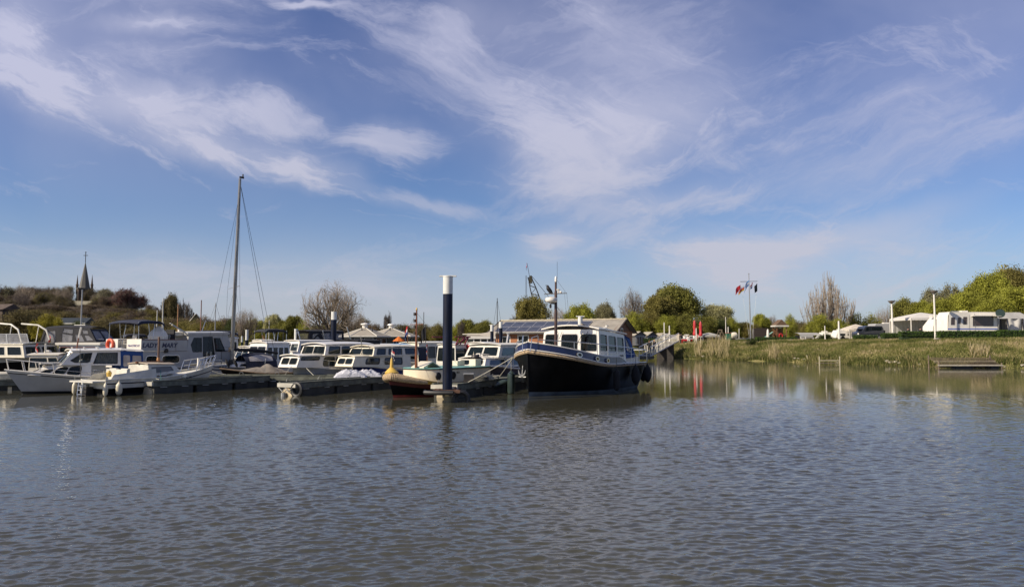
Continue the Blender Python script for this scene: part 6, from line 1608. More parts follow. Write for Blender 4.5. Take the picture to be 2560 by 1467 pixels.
# guide frame round the pile
gf = thing('pile_guide', 'rusty steel pile guide with rubber bumper round the tall blue pile', 'pile guide', (PX, 32.0, .42))
MB().box((0, -.42, .05), (1.15, .10, .13)).box((0, .42, .05), (1.15, .10, .13)).box((-.42, 0, .05), (.1, .8, .12)).box((.42, 0, .05), (.1, .8, .12)).obj('steel_frame', mat('rusty_steel', (.10, .05, .03), .8, var=.4), gf)
MB().tube([(-.95, .0, 0), (-.9, -.35, 0), (-.45, -.55, 0), (.3, -.55, 0)], .10, 8).obj('rubber_bumper', RUB, gf, smooth=True)
MB().box((.15, 1.2, .05), (.14, 2.0, .14)).box((-.15, 1.2, .05), (.14, 2.0, .14)).obj('connecting_beams', DARKM, gf)
tyre((PX + .62, 31.8, .12), (0, R(20), R(10)), 'tyre hanging beside the foot of the tall blue pile', .30, .10)
for px, Yd, top, dia, wt, lab in ((834, 60.0, 779, .44, 799, 'second dark blue pile with white head in front of the large bare tree'), (740, 84.0, 822, .40, 853, 'plain white pile head left of the black canopied boat'),
    (1252, 64.0, 804, .30, 820, 'slim blue pile with white head at the left end of the solar roof'), (1230, 66.0, 813, .30, 828, 'slim blue pile with white head beside the awning'),
    (617, 88.0, 824, .34, 850, 'white pile head behind the sailing yacht'), (605, 90.0, 840, .25, 855, 'short white post left of the white pile head'), (1517, 95.0, 813, .36, 830, 'white pile head above the black cruiser roof')):
    pile(px, Yd, top, dia, wt, lab, plate=px in (1230,))
pile(1451, 46.5, 792, .29, 813, 'white headed pile rising behind the black cruiser roof', plate=True)

# ---- thin bare masts of yachts lying farther back
def thinmast(px, top, base, Yd, r, m, label, stays=()):
    x = at(px, 850, Yd).x; zt = at(px, top, Yd).z
    t = thing('yacht_mast', label, 'mast', (x, Yd, .9), 0, 'thin masts behind the moored boats')
    MB().tube([(0, 0, 0), (0, 0, zt - .9)], [r, r * .7], 6).obj('pole', m, t)
    MB().box((0, 0, 0), (.5, .3, .12)).obj('mast_foot', DARKM, t)
    for dx in stays: MB().tube([(0, 0, zt - 1.0), (dx, .4, 0)], .013, 3).obj('stay', DARKM, t)
ORM = mat('orange_brown_spar', (.34, .17, .07), .6, var=.2)
for a in ((405, 745, 0, 66, .055, OLDW, 'tall cream mast directly left of the ivy green tree', (-1.2,)), (391, 775, 0, 64, .05, OLDW, 'shorter cream mast left of the tall cream one', ()), (443, 760, 0, 66, .06, ORM, 'orange brown mast in front of the ivy green tree', ()),
          (501, 750, 0, 68, .06, TEAK, 'dark brown mast right of the gabled house', ()), (537, 757, 0, 75, .055, GALV, 'thin grey mast with masthead gauge left of the tall mast', (-2.0, 1.6)),
          (579, 800, 0, 64, .07, WHITE, 'short white mast right beside the tall mast', ()), (201, 724, 0, 75, .075, ALU, 'grey mast with a crossbar in front of the church', ()),
          (1243, 745, 0, 70, .05, DARKM, 'thin dark mast with stays left of the solar roof', (-.8, .9)), (1059, 780, 0, 60, .04, DARKM, 'thin dark mast just right of the brown tug mast', ()),
          (672, 800, 0, 70, .04, OLDW, 'faint thin mast above the small dark bimini', (1.6,)), (708, 822, 0, 80, .05, DARKM, 'dark lamp like mast behind the long white cruiser', ()), (779, 838, 0, 62, .05, STEEL, 'leaning grey mast left of the black canopy', ())):
    thinmast(*a)
x = at(201, 813, 75).x; o = MB().tube([(-.55, 0, 0), (.55, 0, 0)], .06, 6).obj('crossbar', OLDW, loc=(x, 74.9, at(201, 813, 75).z)); tag(o, 'pale horizontal bar fixed low on the grey mast before the church', 'crossbar')
# spare spars leaning
for (a, b_, m_, lab) in (((656, 838, 60), (672, 868, 60), ORM, 'orange varnished spar leaning beside the flybridge cruiser'), ((745, 828, 60), (756, 870, 60), STEEL, 'slim steel pole leaning behind the long white cruiser')):
    tag(MB().tube([at(*a), at(*b_)], .07 if m_ is ORM else .04, 6).obj('spar', m_), lab, 'spar')
# ---- flags on staffs among the boats
def flagstaff(px, base, top, Yd, cols, w_, h_, label, dirn=(-1, .2, 0), droop=.9, m=None, seed=1):
    a, b_ = at(px, base, Yd), at(px, top, Yd); t = thing('flag', label, 'flag', a, 0)
    MB().tube([(0, 0, 0), b_ - a], .03, 5).obj('staff', m or TEAK, t)
    flagmesh(t, 'flag_stripe', b_ - a, dirn, w_, h_, cols, droop=droop, seed=seed)
FBL = mat('flag_blue', (.02, .06, .30), .8); FW = mat('flag_white', (.7, .7, .7), .8, trans=.3); FR = mat('flag_red', (.60, .03, .04), .8, trans=.3); FBK = mat('flag_black', (.01, .01, .012), .8); FY = mat('flag_yellow', (.62, .40, .03), .8, trans=.3); FLB = mat('flag_light_blue', (.20, .42, .75), .8, trans=.3)
flagstaff(1019, 858, 815, 50, [FR, FW, FBL], .42, .55, 'red white blue flag drooping left of the brown tug mast', droop=1.3)
flagstaff(1064, 856, 815, 50, [FBK, FBK], .6, .75, 'black flag hanging right of the brown tug mast', droop=1.0, m=DARKM, seed=4)
flagstaff(1068, 905, 860, 42, [FR, FW, FBL], .18, .3, 'small furled tricolour right of the tug mast', droop=2.2, seed=6)
# ================================================================ buildings and the campsite
BRICKD = mat('dark_brown_stone', (.085, .062, .048), .9, var=.3, vs=1.5, bump=.05, bs=3)
SLATE = mat('grey_slate', (.11, .105, .09), .7, var=.2, vs=3, stretch=(1, 1, 4))
def church():
    Yc = 345.0; px0, px1 = 191, 233; w = (px1 - px0) / FPX * Yc; cx = at(212, 700, Yc).x; g = GZ(cx, Yc)
    t = thing('church', 'old church with dark pointed spire and corner turrets rising from the wooded hill', 'church', (cx, Yc, g), R(38))
    zt = at(212, 722, Yc).z - g; zs = at(212, 655, Yc).z - g; zc = at(212, 637, Yc).z - g; r = w / 2 / 1.4
    MB().box((0, 0, zt / 2 - 1), (2 * r, 2 * r, zt + 2)).obj('tower', BRICKD, t)
    MB().box((0, 0, zt), (2 * r + .6, 2 * r + .6, .5)).obj('cornice', SLATE, t)
    for sd in ((0, -1), (0, 1), (1, 0), (-1, 0)):
        for k in (-1, 1):
            c = (sd[0] * (r + .02) + (k * 1.2 if sd[0] == 0 else 0), sd[1] * (r + .02) + (k * 1.2 if sd[1] == 0 else 0), zt - 3.2)
            o = MB().box(c, (1.2 if sd[0] == 0 else .12, 1.2 if sd[1] == 0 else .12, 3.6)).obj('belfry_window', DARKM, t)
    MB().lathe([(r * .86, zt + .25), (r * .80, zt + .9), (.06, zs)], n=8).obj('spire', SLATE, t)
    for sx, sy in ((1, -1), (-1, 1)):
            MB().lathe([(.5, zt - 2.5), (.55, zt + 1.6), (.7, zt + 1.8), (.42, zt + 2.3), (.03, zt + 6.6)], (sx * r * .95, sy * r * .9, 0), 8).obj('corner_turret', BRICKD, t)
    MB().tube([(0, 0, zs - .3), (0, 0, zc + 1.0)], .16, 5).box((0, 0, zc - .3), (2.0, .25, .25), rz=R(-35)).lathe([(.05, 0), (.35, .3), (.05, .6)], (0, 0, zc + .9), 6).obj('spire_cross', DARKM, t)
    # pale nave in front of the tower, half hidden by trees
    n_ = thing('stone_hall', 'pale plastered building with pointed windows below the church tower', 'building', (at(180, 780, 322).x, 322, GZ(at(180, 780, 322).x, 322)), R(12))
    g2 = n_.location.z; z1 = at(180, 772, 322).z - g2; z2 = at(180, 752, 322).z - g2
    PL = mat('pale_plaster', (.30, .27, .20), .9, var=.15, vs=.6)
    wall(n_, 'front_wall', ((-8, -4, -2), (8, -4, -2), (8, -4, z1), (-8, -4, z1)), [(.06 + i * .155, .35, .13 + i * .155, .8, .4) for i in range(6)], PL, .3, PL, PANED)
    MB().box((-7.9, 0, z1 / 2 - 1), (.2, 7.8, z1 + 2)).box((7.9, 0, z1 / 2 - 1), (.2, 7.8, z1 + 2)).box((0, 3.9, z1 / 2 - 1), (15.6, .2, z1 + 2)).obj('side_walls', PL, n_)
    MB().add([(-8.4, -4.5, z1 - .1), (8.4, -4.5, z1 - .1), (8.4, 0, z2), (-8.4, 0, z2), (8.4, 4.5, z1 - .1), (-8.4, 4.5, z1 - .1)], [(0, 1, 2, 3), (3, 2, 4, 5), (0, 3, 5), (1, 4, 2)]).obj('roof', mat('lichen_roof', (.24, .22, .16), .9, var=.2), n_)
    # dark long roof low in the trees
    gx = at(178, 800, 205); b = thing('boathouse', 'low building with long dark blue roof under the church', 'building', (gx.x, 205, 1.2), 0)
    zr1, zr2 = at(178, 808, 205).z - 1.2, at(178, 794, 205).z - 1.2
    MB().box((0, 1, zr1 / 2), (8.5, 4, zr1)).obj('wall', GREYW, b)
    MB().add([(-5, -2, zr1), (5, -2, zr1), (5, 1, zr2), (-5, 1, zr2), (5, 4, zr1), (-5, 4, zr1)], [(0, 1, 2, 3), (3, 2, 4, 5), (0, 3, 5), (1, 4, 2)]).obj('roof', mat('blue_black_roof', (.02, .028, .035), .6, var=.2), b)
    MB().box((0, -2.05, zr1 - .1), (10.2, .12, .25)).obj('gutter', OLDW, b)
    for k in range(4): MB().box((-3 + k * 2, -1.02, zr1 * .55), (1.2, .06, .9)).obj('window', PANED, b)
church()
def gabled_house():
    Yc = 240.0; p0 = at(493, 800, Yc); g = 1.2
    t = thing('gabled_house', 'dark gabled house with steep roof and white barge boards behind the thin masts', 'house', (p0.x, Yc, g), R(20))
    ze, zr = at(493, 812, Yc).z - g, at(493, 786, Yc).z - g
    WB = mat('ochre_wall', (.28, .23, .12), .9, var=.2)
    wall(t, 'front_wall', ((-2.6, -3.5, -1), (2.2, -3.5, -1), (2.2, -3.5, ze), (-2.6, -3.5, ze)), [(.15, .62, .4, .85, .01), (.6, .62, .85, .85, .01)], WB, .2, WHITE, PANED, fw=.1)
    MB().prism([(-2.6, -3.5, ze), (2.2, -3.5, ze), (-.2, -3.5, zr)], (0, -1, 0), 7).box((-.2, 0, ze / 2), (4.6, 6.8, ze)).obj('wall', WB, t)
    MB().add([(-3.1, -3.9, ze - .5), (-.2, -3.9, zr + .2), (-.2, 3.9, zr + .2), (-3.1, 3.9, ze - .5), (3.9, -3.9, ze - 1.6), (3.9, 3.9, ze - 1.6)], [(0, 1, 2, 3), (1, 4, 5, 2)]).obj('roof', mat('black_tile_roof', (.022, .022, .028), .6, var=.3), t)
    MB().tube([(-3.1, -4, ze - .5), (-.2, -4, zr + .2), (3.9, -4, ze - 1.6)], .12, 4).obj('barge_board', OLDW, t)
    MB().box((-1.2, 1, zr - .2), (.5, .5, 1.6)).obj('chimney', BRICKD, t)
gabled_house()
def house_far():
    p0 = at(-2, 790, 230); t = thing('dark_cottage', 'small brown roofed cottage cut off by the left edge under the trees', 'house', (p0.x, 230, 1.2), R(-10))
    z1, z2 = at(0, 775, 230).z - 1.2, at(0, 760, 230).z - 1.2
    MB().box((0, 0, z1 / 2), (9, 7, z1)).obj('wall', BRICKD, t)
    MB().add([(-5, -4, z1), (5, -4, z1), (5, 0, z2), (-5, 0, z2), (5, 4, z1), (-5, 4, z1)], [(0, 1, 2, 3), (3, 2, 4, 5), (0, 3, 5), (1, 4, 2)]).obj('roof', BRICKD, t)
house_far()
# ---- two grey pavilions with pyramid roofs
GROOF = mat('grey_felt_roof', (.30, .27, .22), .85, var=.1, vs=1.5)
def pavilion(px, Yc, wpx, eave, apex, label, deg):
    p0 = at(px, 850, Yc); g = 1.15; t = thing('pavilion', label, 'pavilion', (p0.x, Yc, g), R(deg), 'grey roofed pavilions by the marina')
    r = wpx / FPX * Yc / 2; ze, za = at(px, eave, Yc).z - g, at(px, apex, Yc).z - g; n = 6
    pt = lambda rr, k, z: (rr * math.cos(R(60 * k)), rr * math.sin(R(60 * k)), z)
    DW = mat('dark_pavilion_cladding', (.05, .045, .042), .8, var=.25, vs=2)
    for k in range(n):
        a, b_ = pt(r * .86, k, 0), pt(r * .86, k + 1, 0)
        wall(t, 'wall', (a, b_, pt(r * .86, k + 1, ze), pt(r * .86, k, ze)), [(.12, .25, .42, .85, 0), (.55, .25, .9, .85, 0)] if k in (4, 5, 3) else [], DW, .1, OLDW, PANED, fw=.06)
        MB().add([pt(r, k, ze - .02), pt(r, k + 1, ze - .02), (0, 0, za), pt(r, k, ze - .16), pt(r, k + 1, ze - .16)], [(0, 1, 2), (3, 4, 1, 0)]).obj('roof_facet', GROOF, t)
        MB().tube([pt(r, k, ze), (0, 0, za)], .05, 4).tube([pt(r, k, ze - .08), pt(r, k + 1, ze - .08)], .07, 4).obj('ridge_cap', OLDW, t)
    MB().lathe([(.35, -.1), (.35, .28), (.55, .32), (.5, .45), (.1, .55)], (0, 0, za), 12).obj('roof_cowl', WHITE, t)
    for x, y in ((r * .3, -r * .35), (-r * .1, -r * .3)): MB().tube([(x, y, za - (za - ze) * .55), (x, y, za - (za - ze) * .55 + .6)], .07, 6).obj('roof_pipe', DARKM, t)
pavilion(912, 92, 128, 840, 818, 'left grey pavilion with pyramid roof and white cowl', 8)
pavilion(978, 100, 142, 840, 819, 'right grey pavilion with pyramid roof behind the orange parasol', 20)
def parasol(px, base, top, Yc, wpx, m, label):
    p0 = at(px, base, Yc); t = thing('parasol', label, 'parasol', p0, 0); zt = at(px, top, Yc).z - p0.z; r = wpx / FPX * Yc / 2
    mb = MB(); V = [(r * math.cos(R(45 * k)), r * math.sin(R(45 * k)), zt - .55) for k in range(8)]
    mb.add(V + [(0, 0, zt)], [(k, (k + 1) % 8, 8) for k in range(8)]).obj('canopy', m, t); MB().tube([(0, 0, 0), (0, 0, zt)], .04, 6).obj('pole', OLDW, t)
parasol(997, 858, 840, 80, 32, mat('orange_canvas', (.75, .20, .03), .7, var=.05, trans=.3), 'open orange parasol in front of the right pavilion')
# ---- wooden marina building with solar panels on its tiled roof
def marina_building():
    Yf = 101.0; g = 1.2; xl = at(1228, 850, Yf).x; A_ = R(-27); D = 7.5
    along = lambda px: (lambda u: (u * Yf - xl) / (math.cos(A_) - u * math.sin(A_)))((px - 1280) / FPX / math.cos(PITCH))
    L = along(1533)
    t = thing('wooden_building', 'long orange brown timber building with solar panels on its corrugated roof', 'building', (xl, Yf, g), A_)
    ze = at(1250, 829, Yf - 1).z - g; zr = at(1400, 800, Yf + D / 2 - 4).z - g
    TB = mat('orange_cedar_boards', (.34, .135, .055), .7, var=.25, vs=2, stretch=(.2, 1, 6)); TBD = mat('brown_gable_boards', (.16, .075, .045), .75, var=.3, vs=3)
    # front wall behind, then each horizontal board
    sx = lambda px: along(px) / L
    W_ = [(sx(1257), .18, sx(1274), .78, 0), (sx(1296), .18, sx(1320), .82, 0), (sx(1372), .18, sx(1395), .82, 0), (sx(1420), .02, sx(1440), .82, 0), (sx(1470), .18, sx(1500), .82, 0), (sx(1510), .18, sx(1527), .82, 0)]
    wall(t, 'front_wall', ((0, 0, -.6), (L, 0, -.6), (L, 0, ze), (0, 0, ze)), W_, TBD, .15, WHITE, PANED, fw=.13)
    nb = 13; bh = (ze + .1) / nb
    edges = sorted([(a[0] * L - .14, a[2] * L + .14) for a in W_])
    for i in range(nb):
        z = .0 + i * bh; f = (z + bh * .5 + .6) / (ze + .6); x = 0.0
        segs = []
        for (a, c), w_ in zip(edges, sorted(W_)):
            if w_[1] - .05 < f < w_[3] + .07: segs.append((x, a)); x = c
        segs.append((x, L))
        for a, c in segs:
            if c - a > .1: MB().box(((a + c) / 2, -.015, z + bh * .5), (c - a, .03, bh - .03)).obj('cladding_board', TB, t)
    MB().box((L / 2, D, ze / 2 - .3), (L, .15, ze + .6)).obj('rear_wall', TBD, t)
    for x, nm in ((.075, 'left_gable'), (L - .075, 'right_gable')):
        MB().prism([(x - .07, 0, -.6), (x - .07, D, -.6), (x - .07, D, ze), (x - .07, D / 2, zr - .05), (x - .07, 0, ze)], (-1, 0, 0), .14).obj('gable_wall', TBD, t)
    MB().box((L + .02, D * .42, ze * .95), (.06, .9, 1.1)).obj('gable_window_frame', WHITE, t); MB().box((L + .05, D * .42, ze * .95), (.03, .6, .85)).obj('gable_window', PANED, t)
    for i in range(16): MB().box((L + .015, (i + .5) * D / 16, ze * .5), (.03, D / 16 - .03, ze)).obj('gable_board', TB, t)
    # corrugated roof, both slopes, real waves
    def slope(y0, z0, y1, z1):
        n = 240; rows = []
        for i in range(n + 1):
            x = -.5 + (L + 1.0) * i / n; b = .035 * math.sin(i * math.pi / 1.5)
            rows.append([(x, y0, z0 + b), (x, y1, z1 + b)])
        return rows
    sl = (zr - ze) / (D / 2)
    CR = mat('grey_corrugated_roof', (.33, .30, .25), .8, var=.15, vs=1.0)
    MB().grid(slope(-.6, ze - .6 * sl, D / 2, zr)).obj('roof_slope', CR, t); MB().grid(slope(D + .6, ze - .6 * sl, D / 2, zr)[::-1]).obj('roof_slope', CR, t)
    MB().tube([(-.5, D / 2, zr + .03), (L + .5, D / 2, zr + .03)], .09, 6).obj('ridge_tiles', mat('yellowish_ridge', (.42, .37, .26), .8), t)
    for k in range(int((L + 1) / .45)): MB().lathe([(.11, 0), (.11, .40)], (-.5 + k * .45, D / 2, zr + .04), 6, axis=(1, 0, 0)).obj('ridge_tile', MATS['yellowish_ridge'], t) if k % 2 == 0 else None
    for sd in (0, D):
        pass
    MB().tube([(-.55, -.62, ze - .6 * sl), (-.55, D / 2, zr + .04), (-.55, D + .6, ze - .6 * sl)], .08, 4).tube([(L + .55, -.62, ze - .6 * sl), (L + .55, D / 2, zr + .04), (L + .55, D + .6, ze - .6 * sl)], .09, 4).obj('barge_board', mat('dark_barge_board', (.08, .06, .05), .6), t)
    MB().box((L / 2, -.68, ze - .6 * sl - .02), (L + 1.0, .12, .14)).obj('gutter', DARKM, t)
    MB().box((L / 2, -.3, ze - .12), (L, .5, .05)).obj('eaves_board', OLDW, t)
    # solar panels in two rows
    ux = 1.62; a = math.atan(sl); uz = (D / 2 + .4) / math.cos(a) * .40
    SP = mat('solar_cells', (.055, .06, .075), .25, var=.25, vs=1.0, coat=.5)
    pm = MB().box((0, 0, 0), (ux - .06, uz - .06, .04)).mesh('solar_panel', SP); fmh = MB()
    for (cx_, cy_, dx_, dy_) in ((0, uz / 2 - .02, ux, .035), (0, -uz / 2 + .02, ux, .035), (ux / 2 - .02, 0, .035, uz), (-ux / 2 + .02, 0, .035, uz)): fmh.box((cx_, cy_, .01), (dx_, dy_, .05))
    fmm = fmh.mesh('panel_frame', mat('panel_frame_silver', (.40, .40, .42), .4, .4))
    for row in range(2):
        for k in range(9):
            s = .25 + (row + .5) * uz
            y = -.6 + s * math.cos(a) + .12; z = ze - .6 * sl + s * math.sin(a) + .12
            x = .5 + (k + .5) * ux + row * .12
            if x > sx(1470) * L: break
            o = link('solar_panel', pm, t, loc=(x, y, z)); o.rotation_euler = (a, 0, 0)
            f = link('panel_frame', fmm, o)
    # small round sign and lamp on the wall
    MB().lathe([(.18, 0), (.18, .06)], (sx(1307) * L, -.04, ze * .92), 14, axis=(0, -1, 0)).obj('round_sign', FBL, t)
    MB().box((L * .985, -.2, ze * .6), (.25, .3, .7)).obj('wall_cabinet', OLDW, t)
    return t
marina_building()
def awning_building():
    Yf = 84.0; xl, xr = at(1165, 850, Yf).x, at(1238, 850, Yf).x; g = 1.0
    t = thing('awning_pavilion', 'pale terrace building with striped awning roof left of the wooden building', 'building', (xl, Yf, g), 0); L = xr - xl
    ze = at(1200, 841, Yf).z - g; zl = at(1170, 838, Yf).z - g; zr = at(1225, 828, Yf).z - g
    roofslab(t, 'awning_roof', (0, 0, ze), (L, 0, ze), (L, 3, zr), (0, 3, zl), mat('beige_awning', (.40, .36, .29), .85, var=.1), .04, .03)
    MB().box((L / 2, -.03, ze - .12), (L + .1, .06, .28)).obj('awning_valance', WHITE, t)
    for k in range(5): MB().box((L * (.03 + .235 * k), .1, ze / 2 - .1), (.1, .1, ze)).obj('terrace_post', WHITE, t)
    wall(t, 'glass_front', ((0, 1.2, -.3), (L, 1.2, -.3), (L, 1.2, ze), (0, 1.2, ze)), [(.03 + i * .24, .45, .22 + i * .24, .92, 0) for i in range(4)], mat('pale_green_panel', (.33, .40, .36), .6), .05, WHITE, PANED)
    MB().box((L / 2, 3, 1.2), (L, .1, 2.6)).obj('rear_wall', GREYW, t)
    MB().tube([(-.4, 0, zl + .1), (L * .5, .1, ze + .25)], .09, 6).obj('rolled_awning_tube', CREAM, t)
awning_building()
# ---- crane far behind
def crane():
    Yc = 170.0; a, b_ = at(1372, 800, Yc), at(1324, 692, Yc); t = thing('lattice_crane', 'lattice crane jib rising behind the olive tree with a small flag', 'crane', (a.x, Yc, 1.2), 0)
    A = Vector((0, 0, 1.5)); B = Vector((b_.x - a.x, 0, b_.z - 1.2)); d = (B - A); n = Vector((-d.z, 0, d.x)).normalized()
    if n.x < 0: n = -n
    mb = MB(); N_ = 16; hw = lambda s: .75 * math.sin(math.pi * min(max(s, .08), .94)) ** .5 + .1
    for sx_ in (-1, 1):
        for sy_ in (-1, 1):
            mb.tube([A + d * (i / N_) + n * sx_ * hw(i / N_) + Vector((0, sy_ * hw(i / N_), 0)) for i in range(N_ + 1)], .09, 4)
    for i in range(N_):
        s0, s1 = i / N_, (i + 1) / N_; k = 1 if i % 2 else -1
        for sy_ in (-1, 1): mb.tube([A + d * s0 + n * k * hw(s0) + Vector((0, sy_ * hw(s0), 0)), A + d * s1 - n * k * hw(s1) + Vector((0, sy_ * hw(s1), 0))], .055, 3)
        for sx_ in (-1, 1): mb.tube([A + d * s0 + n * sx_ * hw(s0) + Vector((0, k * hw(s0), 0)), A + d * s1 + n * sx_ * hw(s1) - Vector((0, k * hw(s1), 0))], .055, 3)
    mb.obj('lattice_jib', DARKM, t)
    MB().box(B + Vector((.2, 0, -.6)), (.9, .9, 1.7), top=(.6, .8)).obj('jib_head', mat('ochre_black_steel', (.05, .045, .02), .6), t)
    MB().tube([B + Vector((-.7, 0, .3)), B + Vector((-.7, 0, -9))], .05, 3).tube([B + Vector((-.9, 0, .3)), B + Vector((-.9, 0, -9))], .04, 3).tube([B + Vector((.4, 0, .3)), A + Vector((9, 0, -1))], .06, 3).obj('cables', DARKM, t)
    MB().tube([B, B + Vector((-.6, 0, 3.2))], .05, 4).obj('flag_staff', DARKM, t); flagmesh(t, 'flag_stripe', B + Vector((-.6, 0, 3.2)), (-.3, 1, 0), .9, .7, [FR, FBK], droop=1.2)
    MB().box((3, 0, .8), (5, 3, 2.6)).obj('cab', mat('faded_crane_yellow', (.3, .2, .05), .6), t)
crane()
# ================================================================ the right bank
def G(px, Yd): x = at(px, 850, Yd).x; return Vector((x, Yd, GZ(x, Yd)))
# gangway with its pier
def gangway():
    a = at(1606, 893, 95); a = Vector((a.x, 95, .9)); b_ = at(1678, 850, 118); b_ = Vector((b_.x, 118, at(1678, 866, 118).z + .75))
    a = Vector((at(1612, 880, 99).x, 99, .55)); b_ = Vector((at(1684, 860, 116).x, 116, 2.55))
    d = b_ - a; L = math.hypot(d.x, d.y); t = thing('gangway', 'sloping white railed gangway leading from the pontoons up to the grassy bank', 'gangway', a, math.atan2(d.y, d.x))
    sl = (b_.z - a.z) / L; hh = 1.25
    n_pl = 34; pm = MB().box((0, 0, 0), (L / n_pl - .03, 1.5, .06)).mesh('deck_plank', TIMB)
    for i in range(n_pl):
        o = link('deck_plank', pm, t, loc=((i + .5) * L / n_pl, 0, (i + .5) * L / n_pl * sl)); o.rotation_euler = (0, -math.atan(sl), 0)
    ps = MB().box((0, 0, hh / 2), (.065, .05, hh)).mesh('railing_post', WHITE)
    for sd in (1, -1):
        MB().tube([(0, sd * .78, hh), (L, sd * .78, hh + L * sl)], .06, 6).obj('handrail', WHITE, t); MB().tube([(0, sd * .78, .05), (L, sd * .78, .05 + L * sl)], .09, 4).obj('bottom_beam', GALV, t)
        for i in range(21):
            x = L * i / 20; o = link('railing_post', ps, t, loc=(x, sd * .78, x * sl)); o.rotation_euler = (0, R(14), 0)
    MB().box((L * .55, 0, L * .55 * sl - 1.0), (.5, 1.4, 2.4)).box((L * .82, 0, L * .82 * sl - 1.2), (.6, 1.4, 3.0)).obj('pier_leg', DARKM, t)
    MB().box((-1.6, 0, -.12), (3.6, 2.4, .35)).obj('landing_float', TIMD, t)
    bu = MB().lathe([(.02, -.6), (.4, -.45), (.6, 0), (.4, .45), (.02, .6)], (0, 0, 0), 12).obj('green_buoy', mat('green_glossy_float', (.01, .11, .045), .25, coat=.4), smooth=True)
    bu.location = (at(1673, 870, 114).x, 114, 1.25); tag(bu, 'glossy green float under the upper end of the gangway', 'float')
    return t, a, sl
GW, GA, GSL = gangway()
# people ----------------------------------------------------------------
SKIN = mat('skin', (.42, .24, .16), .6)
def figure(pose):
    J = {'stand': dict(pelvis=(0, 0, .95), chest=(0, 0, 1.32), neck=(0, .0, 1.50), head=(.0, .02, 1.64), le=(.27, .03, 1.15), lh=(.28, .14, .90), re=(-.27, .0, 1.15), rh=(-.25, .16, .95), lk=(.11, .03, .50), lf=(.12, -.02, .06), rk=(-.11, .03, .50), rf=(-.12, -.02, .06), toe=.16),
         'walk': dict(pelvis=(0, 0, .94), chest=(0, .04, 1.31), neck=(0, .06, 1.49), head=(0, .10, 1.63), le=(.25, -.12, 1.15), lh=(.24, -.08, .92), re=(-.25, .16, 1.16), rh=(-.22, .34, 1.0), lk=(.10, .22, .54), lf=(.10, .26, .08), rk=(-.10, .0, .50), rf=(-.10, -.30, .12), toe=.15),
         'sit': dict(pelvis=(0, 0, .48), chest=(0, -.05, .86), neck=(0, -.03, 1.04), head=(0, .0, 1.18), le=(.26, .05, .70), lh=(.18, .30, .66), re=(-.26, .05, .70), rh=(-.18, .30, .66), lk=(.13, .42, .50), lf=(.13, .42, .06), rk=(-.13, .42, .50), rf=(-.13, .45, .06), toe=.16)}[pose]
    nm = ['pelvis', 'chest', 'neck', 'head', 'ls', 'le', 'lh', 'rs', 're', 'rh', 'lhp', 'lk', 'lf', 'lt', 'rhp', 'rk', 'rf', 'rt', 'crown']
    c = Vector(J['chest']); p = Vector(J['pelvis']); P = dict(J); P['ls'] = tuple(c + Vector((.19, 0, .08))); P['rs'] = tuple(c + Vector((-.19, 0, .08)))
    P['lhp'] = tuple(p + Vector((.10, 0, -.05))); P['rhp'] = tuple(p + Vector((-.10, 0, -.05)))
    P['lt'] = tuple(Vector(J['lf']) + Vector((0, J['toe'], -.03))); P['rt'] = tuple(Vector(J['rf']) + Vector((0, J['toe'], -.03))); P['crown'] = tuple(Vector(J['head']) + Vector((0, -.01, .09)))
    rad = dict(pelvis=.145, chest=.15, neck=.058, head=.098, ls=.07, le=.045, lh=.036, rs=.07, re=.045, rh=.036, lhp=.095, lk=.062, lf=.05, lt=.04, rhp=.095, rk=.062, rf=.05, rt=.04, crown=.075)
    E = [('pelvis', 'chest'), ('chest', 'neck'), ('neck', 'head'), ('head', 'crown'), ('chest', 'ls'), ('ls', 'le'), ('le', 'lh'), ('chest', 'rs'), ('rs', 're'), ('re', 'rh'), ('pelvis', 'lhp'), ('lhp', 'lk'), ('lk', 'lf'), ('lf', 'lt'), ('pelvis', 'rhp'), ('rhp', 'rk'), ('rk', 'rf'), ('rf', 'rt')]
    me = bpy.data.meshes.new('tmp'); me.from_pydata([P[n] for n in nm], [(nm.index(a), nm.index(b_)) for a, b_ in E], [])
    o = bpy.data.objects.new('tmp', me); COL.objects.link(o); o.modifiers.new('s', 'SKIN'); sv = me.skin_vertices[0].data
    for i, n in enumerate(nm): sv[i].radius = (rad[n], rad[n]); sv[i].use_root = (i == 0)
    ss = o.modifiers.new('d', 'SUBSURF'); ss.levels = 1
    dg = bpy.context.evaluated_depsgraph_get(); dg.update(); m2 = bpy.data.meshes.new_from_object(o.evaluated_get(dg)); bpy.data.objects.remove(o)
    m2.name = 'body'; m2.polygons.foreach_set('use_smooth', [True] * len(m2.polygons)); return m2, P
FIG = {k: figure(k) for k in ('stand', 'walk', 'sit')}
def shell(src, zlo, zhi, off, m, name, parent, xmax=9):   # clothing that follows the body
    bm = bmesh.new(); bm.from_mesh(src); bmesh.ops.delete(bm, geom=[f for f in bm.faces if not (zlo < f.calc_center_median().z < zhi and abs(f.calc_center_median().x) < xmax)], context='FACES')
    bm.normal_update()
    for v in bm.verts: v.co += v.normal * off
    me = bpy.data.meshes.new(name); bm.to_mesh(me); bm.free(); me.materials.clear(); me.materials.append(m)
    for p in me.polygons: p.material_index = 0
    return link(name, me, parent)
